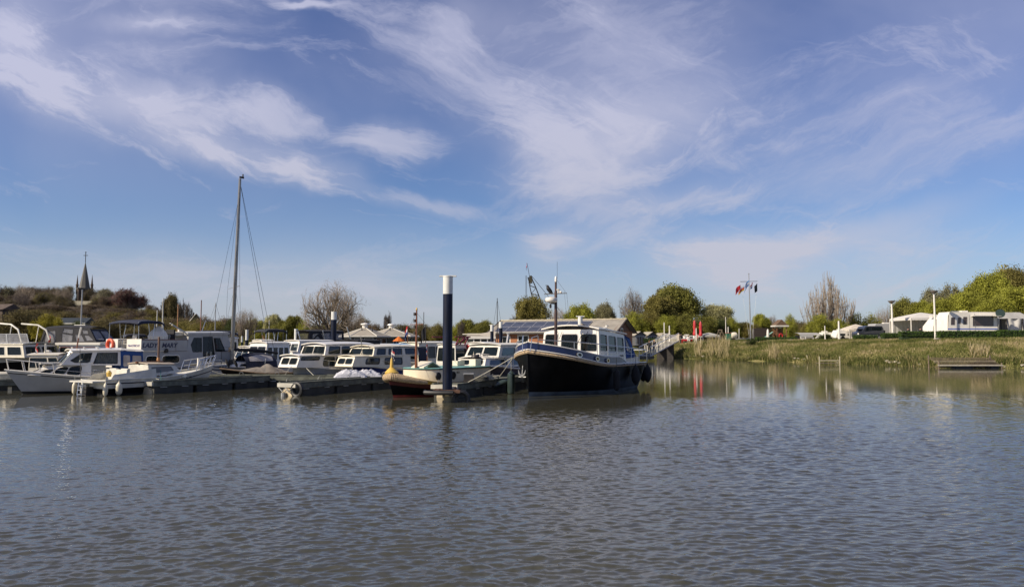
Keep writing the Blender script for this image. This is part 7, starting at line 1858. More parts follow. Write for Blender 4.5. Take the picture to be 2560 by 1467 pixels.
def person(loc, deg, pose, top, legs, hair, label, group=None, z=None):
    t = thing('person', label, 'person', loc, R(deg), group); me, P = FIG[pose]; b_ = me.copy(); b_.name = 'body'; b_.materials.clear(); b_.materials.append(SKIN)
    link('body', b_, t); wz = P['pelvis'][2]
    shell(b_, wz - .02, P['neck'][2] - .02, .014, top, 'jacket', t)
    shell(b_, .10, wz + .02, .010, legs, 'trousers', t, .24)
    shell(b_, -.1, .11, .012, RUB, 'shoes', t)
    h = Vector(P['head']); MB().lathe([(.09, -.06), (.115, .0), (.11, .08), (.06, .135), (.01, .15)], h + Vector((0, -.025, .0)), 10).obj('hair', hair, t, smooth=True)
    MB().box(h + Vector((0, .11, -.01)), (.025, .03, .045)).obj('nose', SKIN, t)
    for sx in (-.036, .036): MB().lathe([(.004, -.012), (.014, 0), (.004, .012)], h + Vector((sx, .098, .018)), 6).obj('eye', RUB, t)
    MB().box(h + Vector((0, .092, -.05)), (.05, .012, .01)).obj('mouth', FR, t)
    for sd, k in ((1, 'lh'), (-1, 'rh')):
        hp, e = Vector(P[k]), Vector(P[k[0] + 'e']); d = (hp - e).normalized(); s_ = Vector((0, 1, 0)); mb = MB()
        for f in range(4): q = hp + d * .05 + s_ * (f - 1.5) * .02; mb.tube([hp + d * .01 + s_ * (f - 1.5) * .016, q, q + d * (.035 - abs(f - 1.4) * .006) + Vector((-sd * .015, 0, 0))], [.010, .009, .006], 5)
        mb.tube([hp, hp + s_ * .035 + d * .02, hp + s_ * .04 + d * .05], [.011, .010, .007], 5).obj('hand', SKIN, t)
    return t
HB_, HG_, HD_ = mat('brown_hair', (.10, .05, .025), .8), mat('grey_hair', (.35, .33, .30), .8), mat('dark_hair', (.02, .015, .012), .8)
C1 = mat('black_jacket', (.012, .012, .016), .8); C2 = mat('white_shirt', (.65, .63, .60), .8); C3 = mat('pink_shirt', (.55, .25, .22), .8); C4 = mat('dark_trousers', (.03, .03, .045), .8); C5 = mat('beige_trousers', (.35, .28, .19), .8); C6 = mat('blue_grey_pullover', (.10, .13, .19), .8)
def ongang(s, y): a = GW.rotation_euler.z; return (GA.x + s * math.cos(a) - y * math.sin(a), GA.y + s * math.sin(a) + y * math.cos(a), GA.z + s * GSL + .03)
s1 = 4.0
for s_ in np.arange(0, 15, .1):
    q = ongang(s_, 0)
    if 1280 + q[0] / q[1] * FPX < 1627: s1 = float(s_)
person(ongang(s1, .25), -20, 'walk', C1, C4, HB_, 'person in black jacket walking on the gangway, left of the pair')
person(ongang(s1 + .6, -.3), -25, 'walk', C1, C4, mat('blond_hair', (.45, .28, .12), .8), 'fair haired person in black walking on the gangway, right of the pair')
CAMPP = [(1703, 123, 'stand', C1, C4, HD_, 'person in dark clothes standing left of the campsite table'), (1697, 124, 'stand', C5, C5, HB_, 'person in beige standing at the top of the gangway'), (1712, 124, 'sit', C2, C4, HG_, 'person in white sitting behind the red white table, left end'),
         (1721, 122, 'sit', C2, C5, HB_, 'person in white shirt sitting with back to the water'), (1728, 124, 'stand', C6, C4, HG_, 'person in grey blue standing beside the first red parasol'), (1737, 122, 'sit', C2, C4, HB_, 'person in white sitting between the red parasols'),
         (1744, 124, 'sit', C3, C4, HD_, 'person in pink sitting right of the first red parasol'), (1665, 121, 'stand', C1, C4, HD_, 'person in black standing at the upper end of the gangway')]
for px, Yd, po, tp, lg, hr, lab in CAMPP:
    g = G(px, Yd); person(g, 180 if po == 'sit' else (px * 37) % 360, po, tp, lg, hr, lab, 'people at the campsite by the gangway')
    if po == 'sit':
        c = thing('camping_chair', 'folding chair under the ' + lab.split(' sitting')[0] + ' by the gangway', 'chair', g, R(180), 'camping chairs')
        MB().box((0, .05, .40), (.48, .44, .04)).obj('seat', GALV, c); MB().box((0, -.2, .68), (.48, .04, .5)).obj('backrest', GALV, c)
        for a_ in (-.21, .21):
            for b2 in (-.15, .25): MB().tube([(a_, b2, 0), (a_, b2, .4)], .015, 4).obj('leg', STEEL, c)
# campsite table and clutter
g = G(1716, 122.5); t = thing('picnic_table', 'small red and white picnic table among the sitting people', 'table', g); MB().box((0, 0, .72), (1.8, .8, .05)).obj('table_top', WHITE, t)
for k in range(4): MB().box((-.7 + (k % 2) * 1.4, -.3 + (k // 2) * .6, .35), (.06, .06, .7)).obj('leg', FR, t)
MB().box((0, -.42, .55), (1.8, .03, .3)).obj('table_skirt', FR, t)
# ---- posts and lamp posts
def post(px, top, Yd, r, label, m=None, cone=0):
    g = G(px, Yd); zt = at(px, top, Yd).z - g.z; t = thing('white_post', label, 'post', g, 0, 'white posts on the right bank')
    MB().tube([(0, 0, -.3), (0, 0, zt * .55)], [r * 1.25, r * 1.2], 8).obj('lower_pole', m or WHITE, t); MB().tube([(0, 0, zt * .55), (0, 0, zt)], [r, r * .8], 8).obj('upper_pole', m or WHITE, t)
    return t, zt
def lamp(px, top, Yd, r, label):
    t, zt = post(px, top, Yd, r, label); t.name = 'lamp_post'; t['category'] = 'lamp'; t['group'] = 'lamp posts on the right bank'
    MB().lathe([(.06, -.5), (.10, -.34), (.42, -.08), (.45, 0), (.06, .05)], (0, 0, zt), 18).obj('lamp_head', mat('grey_lamp_head', (.18, .15, .13), .5), t, smooth=True)
lamp(2232, 752, 93, .11, 'left lamp post with saucer head in front of the grey caravan'); lamp(2339, 727, 85, .10, 'taller right lamp post between the party tent and the white caravan')
for a in ((1661, 806, 116, .09, 'left and taller of the two white posts at the gangway'), (1674, 814, 116, .11, 'right and thicker of the two white posts at the gangway'), (1741, 820, 116, .09, 'short white post between the red parasols'),
          (1815, 792, 124, .06, 'thin pale lamp pole right of the wooden swing'), (1821, 817, 124, .08, 'white post beside the thin pale lamp pole'), (2098, 802, 98, .13, 'thick white post in front of the small white caravan'), (2063, 814, 100, .07, 'grey wooden post in the dark bush')):
    post(*a)
def closed_parasol(px, base, top, Yd, m, label):
    g = G(px, Yd); zt = at(px, top, Yd).z - g.z; t = thing('closed_parasol', label, 'parasol', g, 0, 'folded red parasols')
    MB().lathe([(.03, zt * .35), (.27, zt * .36), (.30, zt * .45), (.20, zt * .52), (.25, zt * .7), (.22, zt * .88), (.12, zt * .98), (.02, zt)], n=9).obj('folded_canopy', m, t, smooth=True)
    MB().tube([(0, 0, 0), (0, 0, zt)], .05, 6).obj('pole', WHITE, t)
closed_parasol(1737, 0, 800, 119, TRED, 'left of the two tall folded red parasols'); closed_parasol(1752, 0, 803, 116, TRED, 'right of the two tall folded red parasols, pole foot showing white')
# ---- tents
def party_tent(px, Yd, wpx, eave, apex, m, label, walls=(0,), depth=None, sidem=None):
    g = G(px, Yd); w = wpx / FPX * Yd / 2; d = depth or w; ze, za = at(px, eave, Yd).z - g.z, at(px, apex, Yd).z - g.z
    t = thing('party_tent', label, 'tent', g, 0); C = [(-w, -d), (w, -d), (w, d), (-w, d)]
    for k in range(4):
        a, b_ = C[k], C[(k + 1) % 4]; n = 8; rows = [[], []]; mid = []
        P = []
        for j in range(n + 1):
            s = j / n; x, y = a[0] + (b_[0] - a[0]) * s, a[1] + (b_[1] - a[1]) * s; P.append([(x * (1 - u), y * (1 - u), ze + (za - ze) * u ** .85) for u in (0, .25, .5, .75, .97)])
        MB().grid(P).obj('roof_panel', m, t, smooth=True)
        MB().add([(a[0], a[1], ze + .02), (b_[0], b_[1], ze + .02), (b_[0] * 1.01, b_[1] * 1.01, ze - .28), (a[0] * 1.01, a[1] * 1.01, ze - .28)], [(0, 1, 2, 3)]).obj('valance', m, t)
        MB().box((a[0], a[1], ze / 2), (.09, .09, ze)).obj('tent_pole', WHITE, t)
        if k in walls:
            rows = []
            for j in range(21): s = j / 20; x, y = a[0] + (b_[0] - a[0]) * s, a[1] + (b_[1] - a[1]) * s; o = .05 * (j % 2); rows.append([(x, y + o, .05), (x, y + o, ze - .02)])
            MB().grid(rows).obj('tent_wall', sidem or m, t)
    return t
TENTW = mat('white_tent_cloth', (.72, .69, .64), .8, var=.05, trans=.25); TENTG = mat('grey_tent_cloth', (.38, .37, .34), .85, var=.1, trans=.1)
party_tent(1773, 121, 42, 838, 831, TENTG, 'open grey party tent right of the red parasols', walls=(2,), sidem=BLACKC)
party_tent(2304, 96, 104, 796, 781, TENTW, 'big white party tent with peaked roof between the lamp posts', walls=(2,), depth=2.6, sidem=TENTG)
party_tent(2140, 112, 60, 824, 810, mat('beige_tent_cloth', (.50, .44, .36), .85), 'beige peaked tent behind the dark van', walls=(0, 2))
# ---- caravans
def caravan(px0, px1, Yd, top, base, label, wins, deg=0, m=None, roofr=.35, stripe=None, D=2.3, name='caravan', extra=None, pane=None):
    m = m or WHITE; g = G((px0 + px1) / 2, Yd); L = (px1 - px0) / FPX * Yd; z0 = at(px0, base, Yd).z - g.z; z1 = at(px0, top, Yd).z - g.z
    t = thing(name, label, 'caravan', (g.x, g.y, g.z), R(deg), 'caravans on the right bank'); hl = L / 2
    C = ((-hl, -D / 2, z0), (hl, -D / 2, z0), (hl, -D / 2, z1), (-hl, -D / 2, z1))
    z0 = max(z0, .35)
    prof = [(-hl, z0), (hl, z0), (hl, z1 - roofr), (hl - roofr * .6, z1 - .05), (-hl + roofr * 1.2, z1 - .02), (-hl + .15, z1 - roofr * 1.3)]
    # front wall with windows, built from the outline
    wall(t, 'side_wall', ((-hl + .05, -D / 2, z0), (hl - .05, -D / 2, z0), (hl - .05, -D / 2, z1 - roofr * .55), (-hl + .28, -D / 2, z1 - roofr * .55)), wins, m, .04, GREYW, pane or PANED)
    V = []
    K = len(prof)
    MB().grid([[(prof[i % K][0], -D / 2 + .005, prof[i % K][1]), (prof[i % K][0], D / 2, prof[i % K][1])] for i in range(1, K + 1)]).prism([(x, D / 2, z) for x, z in prof], (0, 1, 0), .03).obj('body_shell', m, t, smooth=True, ang=40)
    MB().prism([(hl - .05, -D / 2 + .002, z1 - roofr * .56), (hl - roofr * .6, -D / 2 + .002, z1 - .05), (-hl + roofr * 1.2, -D / 2 + .002, z1 - .02), (-hl + .2, -D / 2 + .002, z1 - roofr * .56)], (0, -1, 0), .03).obj('roof_edge', m, t)
    for k in (-.25, .3):
        w_ = thing_wheel = MB().lathe([(.05, 0), (.32, .0), (.34, .06), (.34, .16), (.3, .2), (.05, .2)], (hl * k * .6, -D / 2 + .2, .34), 16, axis=(0, -1, 0)).obj('wheel', RUB, t, smooth=True)
        if name == 'caravan': break
    if stripe: MB().box((0, -D / 2 - .004, z0 + (z1 - z0) * .30), (L - .1, .012, .12)).obj('side_stripe', stripe, t)
    MB().box((-hl * .1, 0, z1 + .08), (.7, .6, .16)).obj('roof_hatch', WHITE, t)
    if extra: extra(t, hl, z0, z1, D)
    return t
def big_extra(t, hl, z0, z1, D):
    MB().box((.1 * hl, -D / 2 - .02, (z0 + z1) / 2), (.02, .01, z1 - z0 - .4)).box((-.12 * hl, -D / 2 - .02, (z0 + z1) / 2 - .1), (.02, .01, z1 - z0 - .5)).obj('door_seam', GALV, t)
    MB().box((.48 * hl, -D / 2 - .35, z1 - .52), (1.05 * hl, .75, .04)).obj('window_awning', WHITE, t)
    d = MB().lathe([(.05, .0), (.3, .03), (.48, .12), (.5, .16)], (hl + .05, -D / 2 - .4, z1 - .25), 20, axis=(-.35, -1, .25)).obj('satellite_dish', mat('dark_green_dish', (.012, .03, .026), .6), t, smooth=True)
    MB().tube([(hl + .05, -D / 2 - .3, z1 - .3), (hl, -D / 2 + .1, 0.2)], .03, 5).obj('dish_mast', GALV, t)
    for k in (.08, .9): MB().lathe([(.02, 0), (.04, .1), (.15, .12), (.05, .2)], (k * hl - .3, -D / 2 - .05, z0 + .1), 8, axis=(0, -1, 0)).obj('red_lamp', FR, t)
    MB().box((-.35 * hl, .1, z1 + .1), (1.4, .05, .05)).obj('roof_rail', STEEL, t)
caravan(2355, 2480, 88, 780, 846, 'large white caravan with blue stripe and dark satellite dish', [(.05, .50, .13, .82, .06), (.19, .55, .25, .82, .06), (.30, .52, .38, .84, .06), (.50, .45, .92, .90, .04)], stripe=mat('blue_stripe', (.06, .12, .45), .5), extra=big_extra, pane=mat('dusky_window', (.05, .035, .035), .15, coat=.5))
def nose(t, hl, z0, z1, D):
    MB().prism([(-hl + .1, -D / 2 + .1, z0), (-hl - 1.5, -D / 2 + .1, z0 + .05), (-hl - .35, -D / 2 + .1, z1 - .45), (-hl + .3, -D / 2 + .1, z1 - .35)], (0, -1, 0), D - .2).obj('front_tent', WHITE, t)
caravan(2318, 2356, 91, 792, 848, 'white caravan nose with sloped front window left of the large caravan', [(.25, .35, .75, .85, .1)], m=WHITE, roofr=.9)
caravan(2262, 2330, 101, 808, 846, 'grey white caravan shaded by the big party tent', [(.1, .3, .3, .8, .05), (.4, .1, .55, .85, .02), (.65, .3, .9, .8, .05)], m=GREYW)
caravan(2176, 2262, 103, 809, 846, 'long grey roofed caravan behind the dark van', [(.16, .05, .30, .55, .02), (.5, .4, .7, .75, .04)], m=GREYW, roofr=.3)
caravan(2082, 2122, 112, 825, 846, 'small white caravan with rounded front left of the dark van', [(.20, .35, .55, .7, .03), (.72, .35, .80, .75, .02)], roofr=.5)
caravan(2045, 2082, 114, 830, 846, 'low pale domed caravan roof left of the small white caravan', [(.3, .2, .7, .7, .05)], m=OLDW, roofr=.6)
caravan(1690, 1750, 134, 838, 852, 'white topped caravan behind the campsite people', [(.1, .3, .35, .8, .04), (.5, .3, .8, .8, .04)], m=OLDW)
caravan(1648, 1690, 132, 836, 850, 'pale grey caravan behind the gangway posts', [(.2, .3, .6, .8, .04)], m=GREYW)
# awning tent at the right edge
def awning_tent():
    Yd = 87.5; g = G(2520, Yd); L = 92 / FPX * Yd; t = thing('awning_tent', 'grey canvas awning tent with draped front sheets right of the large caravan', 'tent', (at(2474, 850, Yd).x, Yd, g.z)); L = at(2580, 850, Yd).x - at(2474, 850, Yd).x
    z1 = at(2500, 796, Yd).z - g.z; z2 = at(2500, 779, Yd).z - g.z
    rows = [[(L * i / 14, y, z) for y, z in ((0, z1 - .02 * (i % 2)), (.9, (z1 + z2) / 2 + .04 * math.sin(i)), (1.8, z2 - .05 * abs(math.sin(i * .5))))] for i in range(15)]
    MB().grid(rows).obj('tent_roof', TENTG, t, smooth=True)
    for x in (.05, .28 * L, .42 * L, .80 * L, L): MB().box((x, -.02, z1 / 2), (.10, .06, z1)).obj('tent_pole', BLACKC, t)
    for x0, x1, sd in ((.06, .27 * L, 2), (.43 * L, .79 * L, 4), (.81 * L, .99 * L, 9)):
        r = random.Random(sd); rows = []
        for i in range(13):
            s = i / 12; rows.append([(x0 + (x1 - x0) * s, .10 + .12 * math.sin(s * 9 + u * 3 * (1 - 2 * (s > .5))) + r.gauss(0, .015), z1 * (.04 + .95 * u)) for u in (0, .2, .4, .6, .8, 1)])
        MB().grid(rows).obj('draped_sheet', mat('pale_tent_sheet', (.52, .50, .47), .8, var=.1), t, smooth=True)
    MB().box((L / 2, 1.8, z2 / 2), (L, .05, z2)).obj('rear_wall', TENTG, t)
awning_tent()
# ---- dark van
def van():
    Yd = 100; g = G(2170, Yd); t = thing('van', 'dark grey passenger van parked behind the hedge, facing left', 'van', g, R(6)); L = 66 / FPX * Yd / 2; z1 = at(2170, 815, Yd).z - g.z; W_ = .95
    VB = mat('anthracite_car_paint', (.03, .034, .045), .25, var=.1, coat=.6)
    pr = [(-L, .45), (-L, .95), (-L + .25, 1.08), (-L + .55, z1 * .62), (-L + .95, z1 - .08), (-L + 1.3, z1), (L - .25, z1), (L - .05, z1 * .75), (L, .9), (L, .45)]
    n = len(pr); rows = []
    for y, k in ((-W_, .0), (W_, 0)): pass
    top = lambda z: (.10 if z > z1 * .6 else 0)
    A = [(x, -W_ + top(z), z) for x, z in pr]; B = [(x, W_ - top(z), z) for x, z in pr]
    mb = MB(); mb.grid([[A[i % n], B[i % n]] for i in range(n + 1)]); mb.prism(A, (0, -1, 0), .01); mb.prism(B, (0, 1, 0), .01); mb.obj('body', VB, t)
    zw0, zw1 = z1 * .60, z1 * .90
    for a, c, sl in ((-L + .85, -L + 1.5, .25), (-L + 1.6, -.05, 0), (.05, L - .35, 0)):
        MB().prism([(a, -W_ + .07, zw0), (c, -W_ + .07, zw0), (c - .03, -W_ + .07, zw1), (a + sl, -W_ + .07, zw1)], (0, -1, 0), .05).obj('side_window', PANED, t)
    MB().box((L + .01, 0, zw0 + .25), (.03, 1.4, .5)).obj('rear_window', PANED, t); MB().box((-L + .5, 0, z1 * .78), (.5, 1.3, .05)).obj('windscreen', PANED, t)
    for x in (-L + .75, L - .75):
        w_ = MB().lathe([(.05, 0), (.33, 0), (.35, .05), (.35, .18), (.3, .2), (.05, .2)], (x, -W_ + .16, .35), 16, axis=(0, -1, 0)).obj('wheel', RUB, t, smooth=True)
        MB().lathe([(.03, 0), (.2, 0), (.2, .02), (.03, .03)], (x, -W_ - .05, .35), 10, axis=(0, -1, 0)).obj('rim', ALU, w_)
    MB().box((L + .01, -.75, .95), (.03, .12, .4)).obj('tail_light', FR, t); MB().box((-L - .0, -.7, .85), (.04, .3, .18)).obj('headlight', WHITE, t)
    MB().box((0, -W_ - .005, .62), (2 * L - 1.6, .015, .08)).obj('side_trim', GALV, t)
van()
# grey lean-to tent with bench, at the foot of the poplars
def leanto():
    Yd = 108; g = G(2020, Yd); w = 54 / FPX * Yd / 2; t = thing('awning_tent', 'low grey open tent with a white bench in front at the foot of the poplars', 'tent', g); z1, z2 = at(2000, 838, Yd).z - g.z, at(2000, 832, Yd).z - g.z
    roofslab(t, 'tent_roof', (-w, -1.2, z1), (w, -1.2, z1), (w * .9, 1.2, z2), (-w * .9, 1.2, z2), TENTG, .04, .1)
    MB().box((-w + .1, -1.1, z1 / 2), (.1, .1, z1)).box((w - .1, -1.1, z1 / 2), (.1, .1, z1)).box((-w * .5, -1.1, z1 / 2), (.1, .1, z1)).obj('tent_pole', WHITE, t)
    MB().box((0, 1.2, z1 / 2), (2 * w * .9, .06, z1)).obj('rear_wall', BLACKC, t)
    g2 = G(2018, Yd - 3); b = thing('bench', 'white bench in front of the low grey tent', 'bench', g2); MB().box((0, 0, .45), (1.9, .4, .06)).obj('seat', WHITE, b); MB().box((0, .2, .75), (1.9, .05, .4)).obj('backrest', GREYW, b)
    for x in (-.8, .8): MB().box((x, 0, .22), (.08, .35, .44)).obj('leg', WHITE, b)
leanto()
# ---- hedges
HL = mat('hedge_leaves', (.035, .070, .012), .8, col2=(.075, .125, .022), vs=2.5, spec=.2, trans=.2)
def hedge(px0, px1, Yd, top, base, label, D=.9, name='hedge'):
    x0, x1 = at(px0, 850, Yd).x, at(px1, 850, Yd).x; g = min(GZ(x0, Yd), GZ(x1, Yd)); z1 = at(px0, top, Yd).z - g; L = x1 - x0
    Yd += 0; g = at(px0, base, Yd).z - .15; z1 = at(px0, top, Yd).z - g
    t = thing(name, label, 'hedge', ((x0 + x1) / 2, Yd, g), 0, 'clipped hedges on the right bank'); MB().box((0, 0, z1 / 2 - .1), (L - .12, D - .12, z1 + .1)).obj('dense_core', mat('hedge_core', (.02, .035, .01), .95), t)
    k = int(L * 330 * max(.5, z1)); P = np.stack([rng.uniform(-L / 2, L / 2, k), rng.uniform(-D / 2, D / 2, k), rng.uniform(0, z1, k)], -1)
    f = rng.integers(0, 3, k); P[f == 0, 1] = -D / 2; P[f == 1, 2] = z1; P[f == 2, 0] = np.where(P[f == 2, 0] > 0, L / 2, -L / 2) * 1.0
    P[(f == 2), 0] = np.where(rng.uniform(0, 1, (f == 2).sum()) < .5, -L / 2, L / 2)
    link('foliage', leaf_mesh('foliage', P, 1, .03, .075, HL, 5), t)
hedge(2250, 2334, 87, 829, 842, 'clipped hedge left of the taller lamp post'); hedge(2346, 2486, 84, 828, 846, 'long clipped hedge in front of the large caravan'); hedge(2494, 2600, 83.5, 826, 843, 'clipped hedge at the right edge in front of the awning tent')
hedge(2205, 2262, 91, 833, 844, 'clipped hedge end right of the dark van'); hedge(2135, 2190, 95, 838, 847, 'low clipped hedge in front of the dark van'); hedge(1890, 1990, 106, 843, 852, 'long low dark hedge on the playhouse lawn'); hedge(1608, 1650, 124, 846, 853, 'dark hedge in front of the second grey cabin')
# ---- the dark spiky bush and the one by the flag mast
for px, top, Yd, w, c, lab in ((2062, 835, 101, 36, 'dark', 'dark spiky bush with a post in it on the bank edge'), (1878, 845, 104, 24, 'dark', 'dark little bush at the foot of the flag mast')):
    tree(px, top, Yd, w, 'shrub', c, lab, 'shrub', cat='shrub')
# ---- playhouse with slide
def playhouse():
    Yd = 116; g = G(1950, Yd); t = thing('playhouse', 'small wooden playhouse on stilts with pointed roof and lifebuoy', 'playhouse', g); z = lambda py: at(1950, py, Yd).z - g.z; w = 26 / FPX * Yd / 2
    BW = mat('brown_play_timber', (.15, .075, .035), .8, var=.3, vs=3)
    for sx in (-w, w):
        for sy in (-.8, .8): MB().box((sx * .9, sy, z(817) / 2), (.12, .12, z(817))).obj('stilt', BW, t)
    for k in range(7): MB().box((-w * .8 + k * w * .27, .75, z(835)), (w * .24, .04, z(817) * .75)).obj('wall_board', BW, t)
    MB().box((0, 0, z(815)), (2 * w + .5, 2.1, .22)).obj('eaves_board', OLDW, t)
    MB().add([(-w - .2, -1, z(814)), (w + .2, -1, z(814)), (0, -1, z(799)), (-w - .2, 1, z(814)), (w + .2, 1, z(814)), (0, 1, z(799))], [(0, 1, 2), (3, 5, 4), (0, 2, 5, 3), (1, 4, 5, 2)]).obj('roof', mat('reed_roof', (.12, .075, .045), .9, var=.3), t)
    MB().box((0, 0, z(836)), (2 * w, 1.7, .1)).obj('floor', BW, t)
    MB().grid([[(-w - .3 - 1.9 * s, y, z(833) * (1 - s) ** 1.2 + .25) for y in (-.35, -.3, .3, .35)] for s in (0, .2, .4, .6, .8, 1)]).obj('slide', mat('pale_green_slide', (.20, .38, .30), .4), t)
    lb = thing('lifebuoy', 'small red lifebuoy under the playhouse', 'lifebuoy', g + Vector((-.25, -1.1, z(840)))); MB().tube([(.26 * math.cos(a * math.pi / 8), 0, .36 * math.sin(a * math.pi / 8)) for a in range(17)], .09, 6, cap=False).obj('ring', FR, lb, smooth=True)
    p = thing('closed_parasol', 'folded white parasol left of the playhouse', 'parasol', G(1920, 114)); zt = at(1920, 822, 114).z - p.location.z; MB().lathe([(.03, zt * .2), (.22, zt * .22), (.2, zt * .6), (.14, zt * .9), (.02, zt)], n=8).obj('folded_canopy', WHITE, p, smooth=True); MB().tube([(0, 0, 0), (0, 0, zt)], .04, 5).obj('pole', WHITE, p)
playhouse()
# dark windbreak fence: each post and board
def windbreak():
    Yd = 120; x0, x1 = at(1883, 850, Yd).x, at(1918, 850, Yd).x; g = GZ(x0, Yd); z1 = at(1900, 820, Yd).z - g; t = thing('board_fence', 'dark brown board fence between the flag mast and the playhouse', 'fence', (x0, Yd, g)); n = 14; L = x1 - x0
    bm_ = MB().box((0, 0, z1 / 2), (L / n - .02, .04, z1)).mesh('board', mat('black_brown_boards', (.035, .025, .022), .85, var=.3))
    for i in range(n): link('board', bm_, t, loc=((i + .5) * L / n, 0, 0))
    for i in range(4): MB().box((i * L / 3, .05, z1 / 2 + .05), (.1, .1, z1 + .1)).obj('post', DARKM, t)
windbreak()
# swing, green cart, concrete pipe piece
def swing():
    g = G(1801, 116); t = thing('swing_frame', 'wooden A-frame swing standing above the reeds', 'swing', g); z1 = at(1801, 824, 116).z - g.z; W3 = mat('grey_swing_timber', (.14, .11, .07), .85, var=.3)
    for y in (-.9, .9):
        for sx in (-.62, .62): MB().tube([(sx, y, 0), (-sx * .08, y, z1)], .07, 6).obj('leg', W3, t)
    MB().tube([(0, -1.1, z1 - .05), (0, 1.1, z1 - .05)], .08, 6).obj('cross_beam', W3, t)
    for y in (-.3, .3): MB().tube([(0, y, z1 - .05), (0, y, .5)], .012, 4).obj('swing_rope', RUB, t)
    MB().box((0, 0, .48), (.25, .6, .04)).obj('swing_seat', W3, t)
    g = G(1821, 114); c = thing('wheeled_bin', 'green wheeled bin between the swing and the yellowish tank', 'bin', g); MB().box((0, 0, .65), (.62, .6, 1.1), top=(1.15, 1.1)).obj('body', mat('green_bin_plastic', (.02, .13, .08), .5), c); MB().box((0, 0, 1.24), (.75, .72, .07)).obj('lid', mat('red_bin_lid', (.3, .04, .03), .5), c)
    for y in (-.3, .3): MB().lathe([(.02, 0), (.12, 0), (.12, .06), (.02, .06)], (.3, y, .12), 10, axis=(0, 1, 0)).obj('wheel', RUB, c)
    g = G(1834, 114); k = thing('water_tank', 'yellowish rounded tank on the bank beside the green bin', 'tank', g); MB().lathe([(.05, -.5), (.42, -.45), (.5, -.2), (.5, .2), (.42, .45), (.05, .5)], (0, 0, .85), 14, axis=(1, .2, .2)).obj('tank_body', CREAM, k, smooth=True); MB().box((0, 0, .2), (.5, .5, .42)).obj('stand', DARKM, k)
    g = G(1841, 113.5); MB_ = thing('sail_dinghy', 'light grey dinghy with small furled sail drawn up beside the yellowish tank', 'dinghy', (g.x + .9, g.y, g.z)); MB().grid([[(x, y, z * (1 - abs(x) ** 3 * .0)) for y, z in ((-w_, .42), (-w_ * .8, .12), (0, .03), (w_ * .8, .12), (w_, .42))] for x, w_ in ((-1.2, .5), (-.6, .6), (.2, .6), (.9, .42), (1.3, .05))]).obj('hull', GREYW, MB_, smooth=True); MB().tube([(-.5, 0, .2), (-.45, 0, 1.9)], .05, 5).obj('furled_sail', OLDW, MB_)
swing()
# ---- flag mast with yard and five flags
def flagmast():
    Yd = 107; g = G(1877, Yd); t = thing('flag_mast', 'tall slim flag mast with a yard on the grassy bank', 'flagpole', g); z = lambda py: at(1877, py, Yd).z - g.z; u = Yd / FPX
    base = Vector((1.1 * 0, 0, 0)); top = Vector((at(1875, 685, Yd).x - at(1880, 850, Yd).x, 0, z(686)))
    MB().tube([(0, 0, 0), (top.x * .5, 0, top.z * .5), top], [.11, .08, .05], 8).lathe([(.03, 0), (.1, .08), (.03, .2)], top, 8).obj('pole', ALU, t, smooth=True)
    zy = z(704); xm = top.x * zy / top.z; MB().tube([(xm - 22 * u, 0, zy), (xm + 21 * u, 0, zy + .05)], .035, 5).obj('yard', DARKM, t)
    for sx in (-1, 1): MB().tube([(xm + sx * 21 * u, 0, zy), (sx * 5 * u, 0, 1.2)], .012, 3).obj('halyard', OLDW, t)
    for dx in (-5, -2.5, 3, 6): MB().tube([(dx * u, -.2, .2), (dx * u * 1.1, -.2, 1.9)], .02, 4).obj('belaying_post', ALU, t)
    F = [(-22, 712, 10, 17, [FR, FR], -1, 'red flag, leftmost on the flag mast yard'), (-13, 714, 11, 14, [FW, FR, FY], -1, 'white red and yellow flag, second from the left on the yard'), (0, 700, 12, 16, [FLB, FW, FLB], -1, 'pale blue and white flag at the mast in the middle'),
         (9, 706, 8, 13, [FR, FW, FBL], -.3, 'red white and blue flag right of the mast'), (21, 708, 8, 22, [FBK, FBK], -.5, 'dark navy flag, rightmost on the yard')]
    for i, (dx, py, w_, h_, cols, dr, lab) in enumerate(F):
        f = thing('flag', lab, 'flag', (g.x + xm + dx * u, Yd - .05, g.z + z(py)), 0, 'flags on the flag mast'); flagmesh(f, 'flag_stripe', (0, 0, 0), (dr, -.3, 0), w_ * u * 2.0, h_ * u * .85, cols, droop=.6 if i != 2 else .9, seed=i)
flagmast()
# ---- grey cabins with gabled fronts
def cabin(px, Yd, wpx, eave, apex, base, label, deg):
    p = at(px, base, Yd); g = GZ(p.x, Yd); w = wpx / FPX * Yd / 2; ze, za = at(px, eave, Yd).z - g, at(px, apex, Yd).z - g
    t = thing('camping_cabin', label, 'cabin', (p.x, Yd, g), R(deg), 'grey camping cabins by the gangway'); n = 9; cb = MB().box((0, 0, (ze) / 2), (2 * w / n - .03, .05, ze)).mesh('wall_board', mat('grey_cabin_boards', (.25, .26, .27), .85, var=.25, vs=3))
    for i in range(n): link('wall_board', cb, t, loc=(-w + (i + .5) * 2 * w / n, -1.5, 0))
    MB().box((0, 0, ze / 2 - .01), (2 * w - .02, 2.9, ze - .04)).prism([(-w, -1.5, ze), (w, -1.5, ze), (0, -1.5, za)], (0, -1, 0), 3).obj('wall', mat('dark_gap_boards', (.09, .09, .095), .9), t)
    for a, b_ in ((-1, 1), (1, 1)):
        MB().add([(a * (w + .25), -1.75, ze - .1), (0, -1.75, za + .06), (0, 1.75, za + .06), (a * (w + .25), 1.75, ze - .1)], [(0, 1, 2, 3)]).obj('roof', GROOF, t)
    MB().box((-w * .5, -1.56, ze * .5), (.25, .03, ze * .6)).box((w * .5, -1.56, ze * .5), (.25, .03, ze * .6)).box((0, -1.56, ze * .45), (.3, .03, ze * .8)).obj('window', DARKM, t)
    MB().box((0, -1.9, .1), (1.0, .5, .2)).obj('step', DARKM, t)
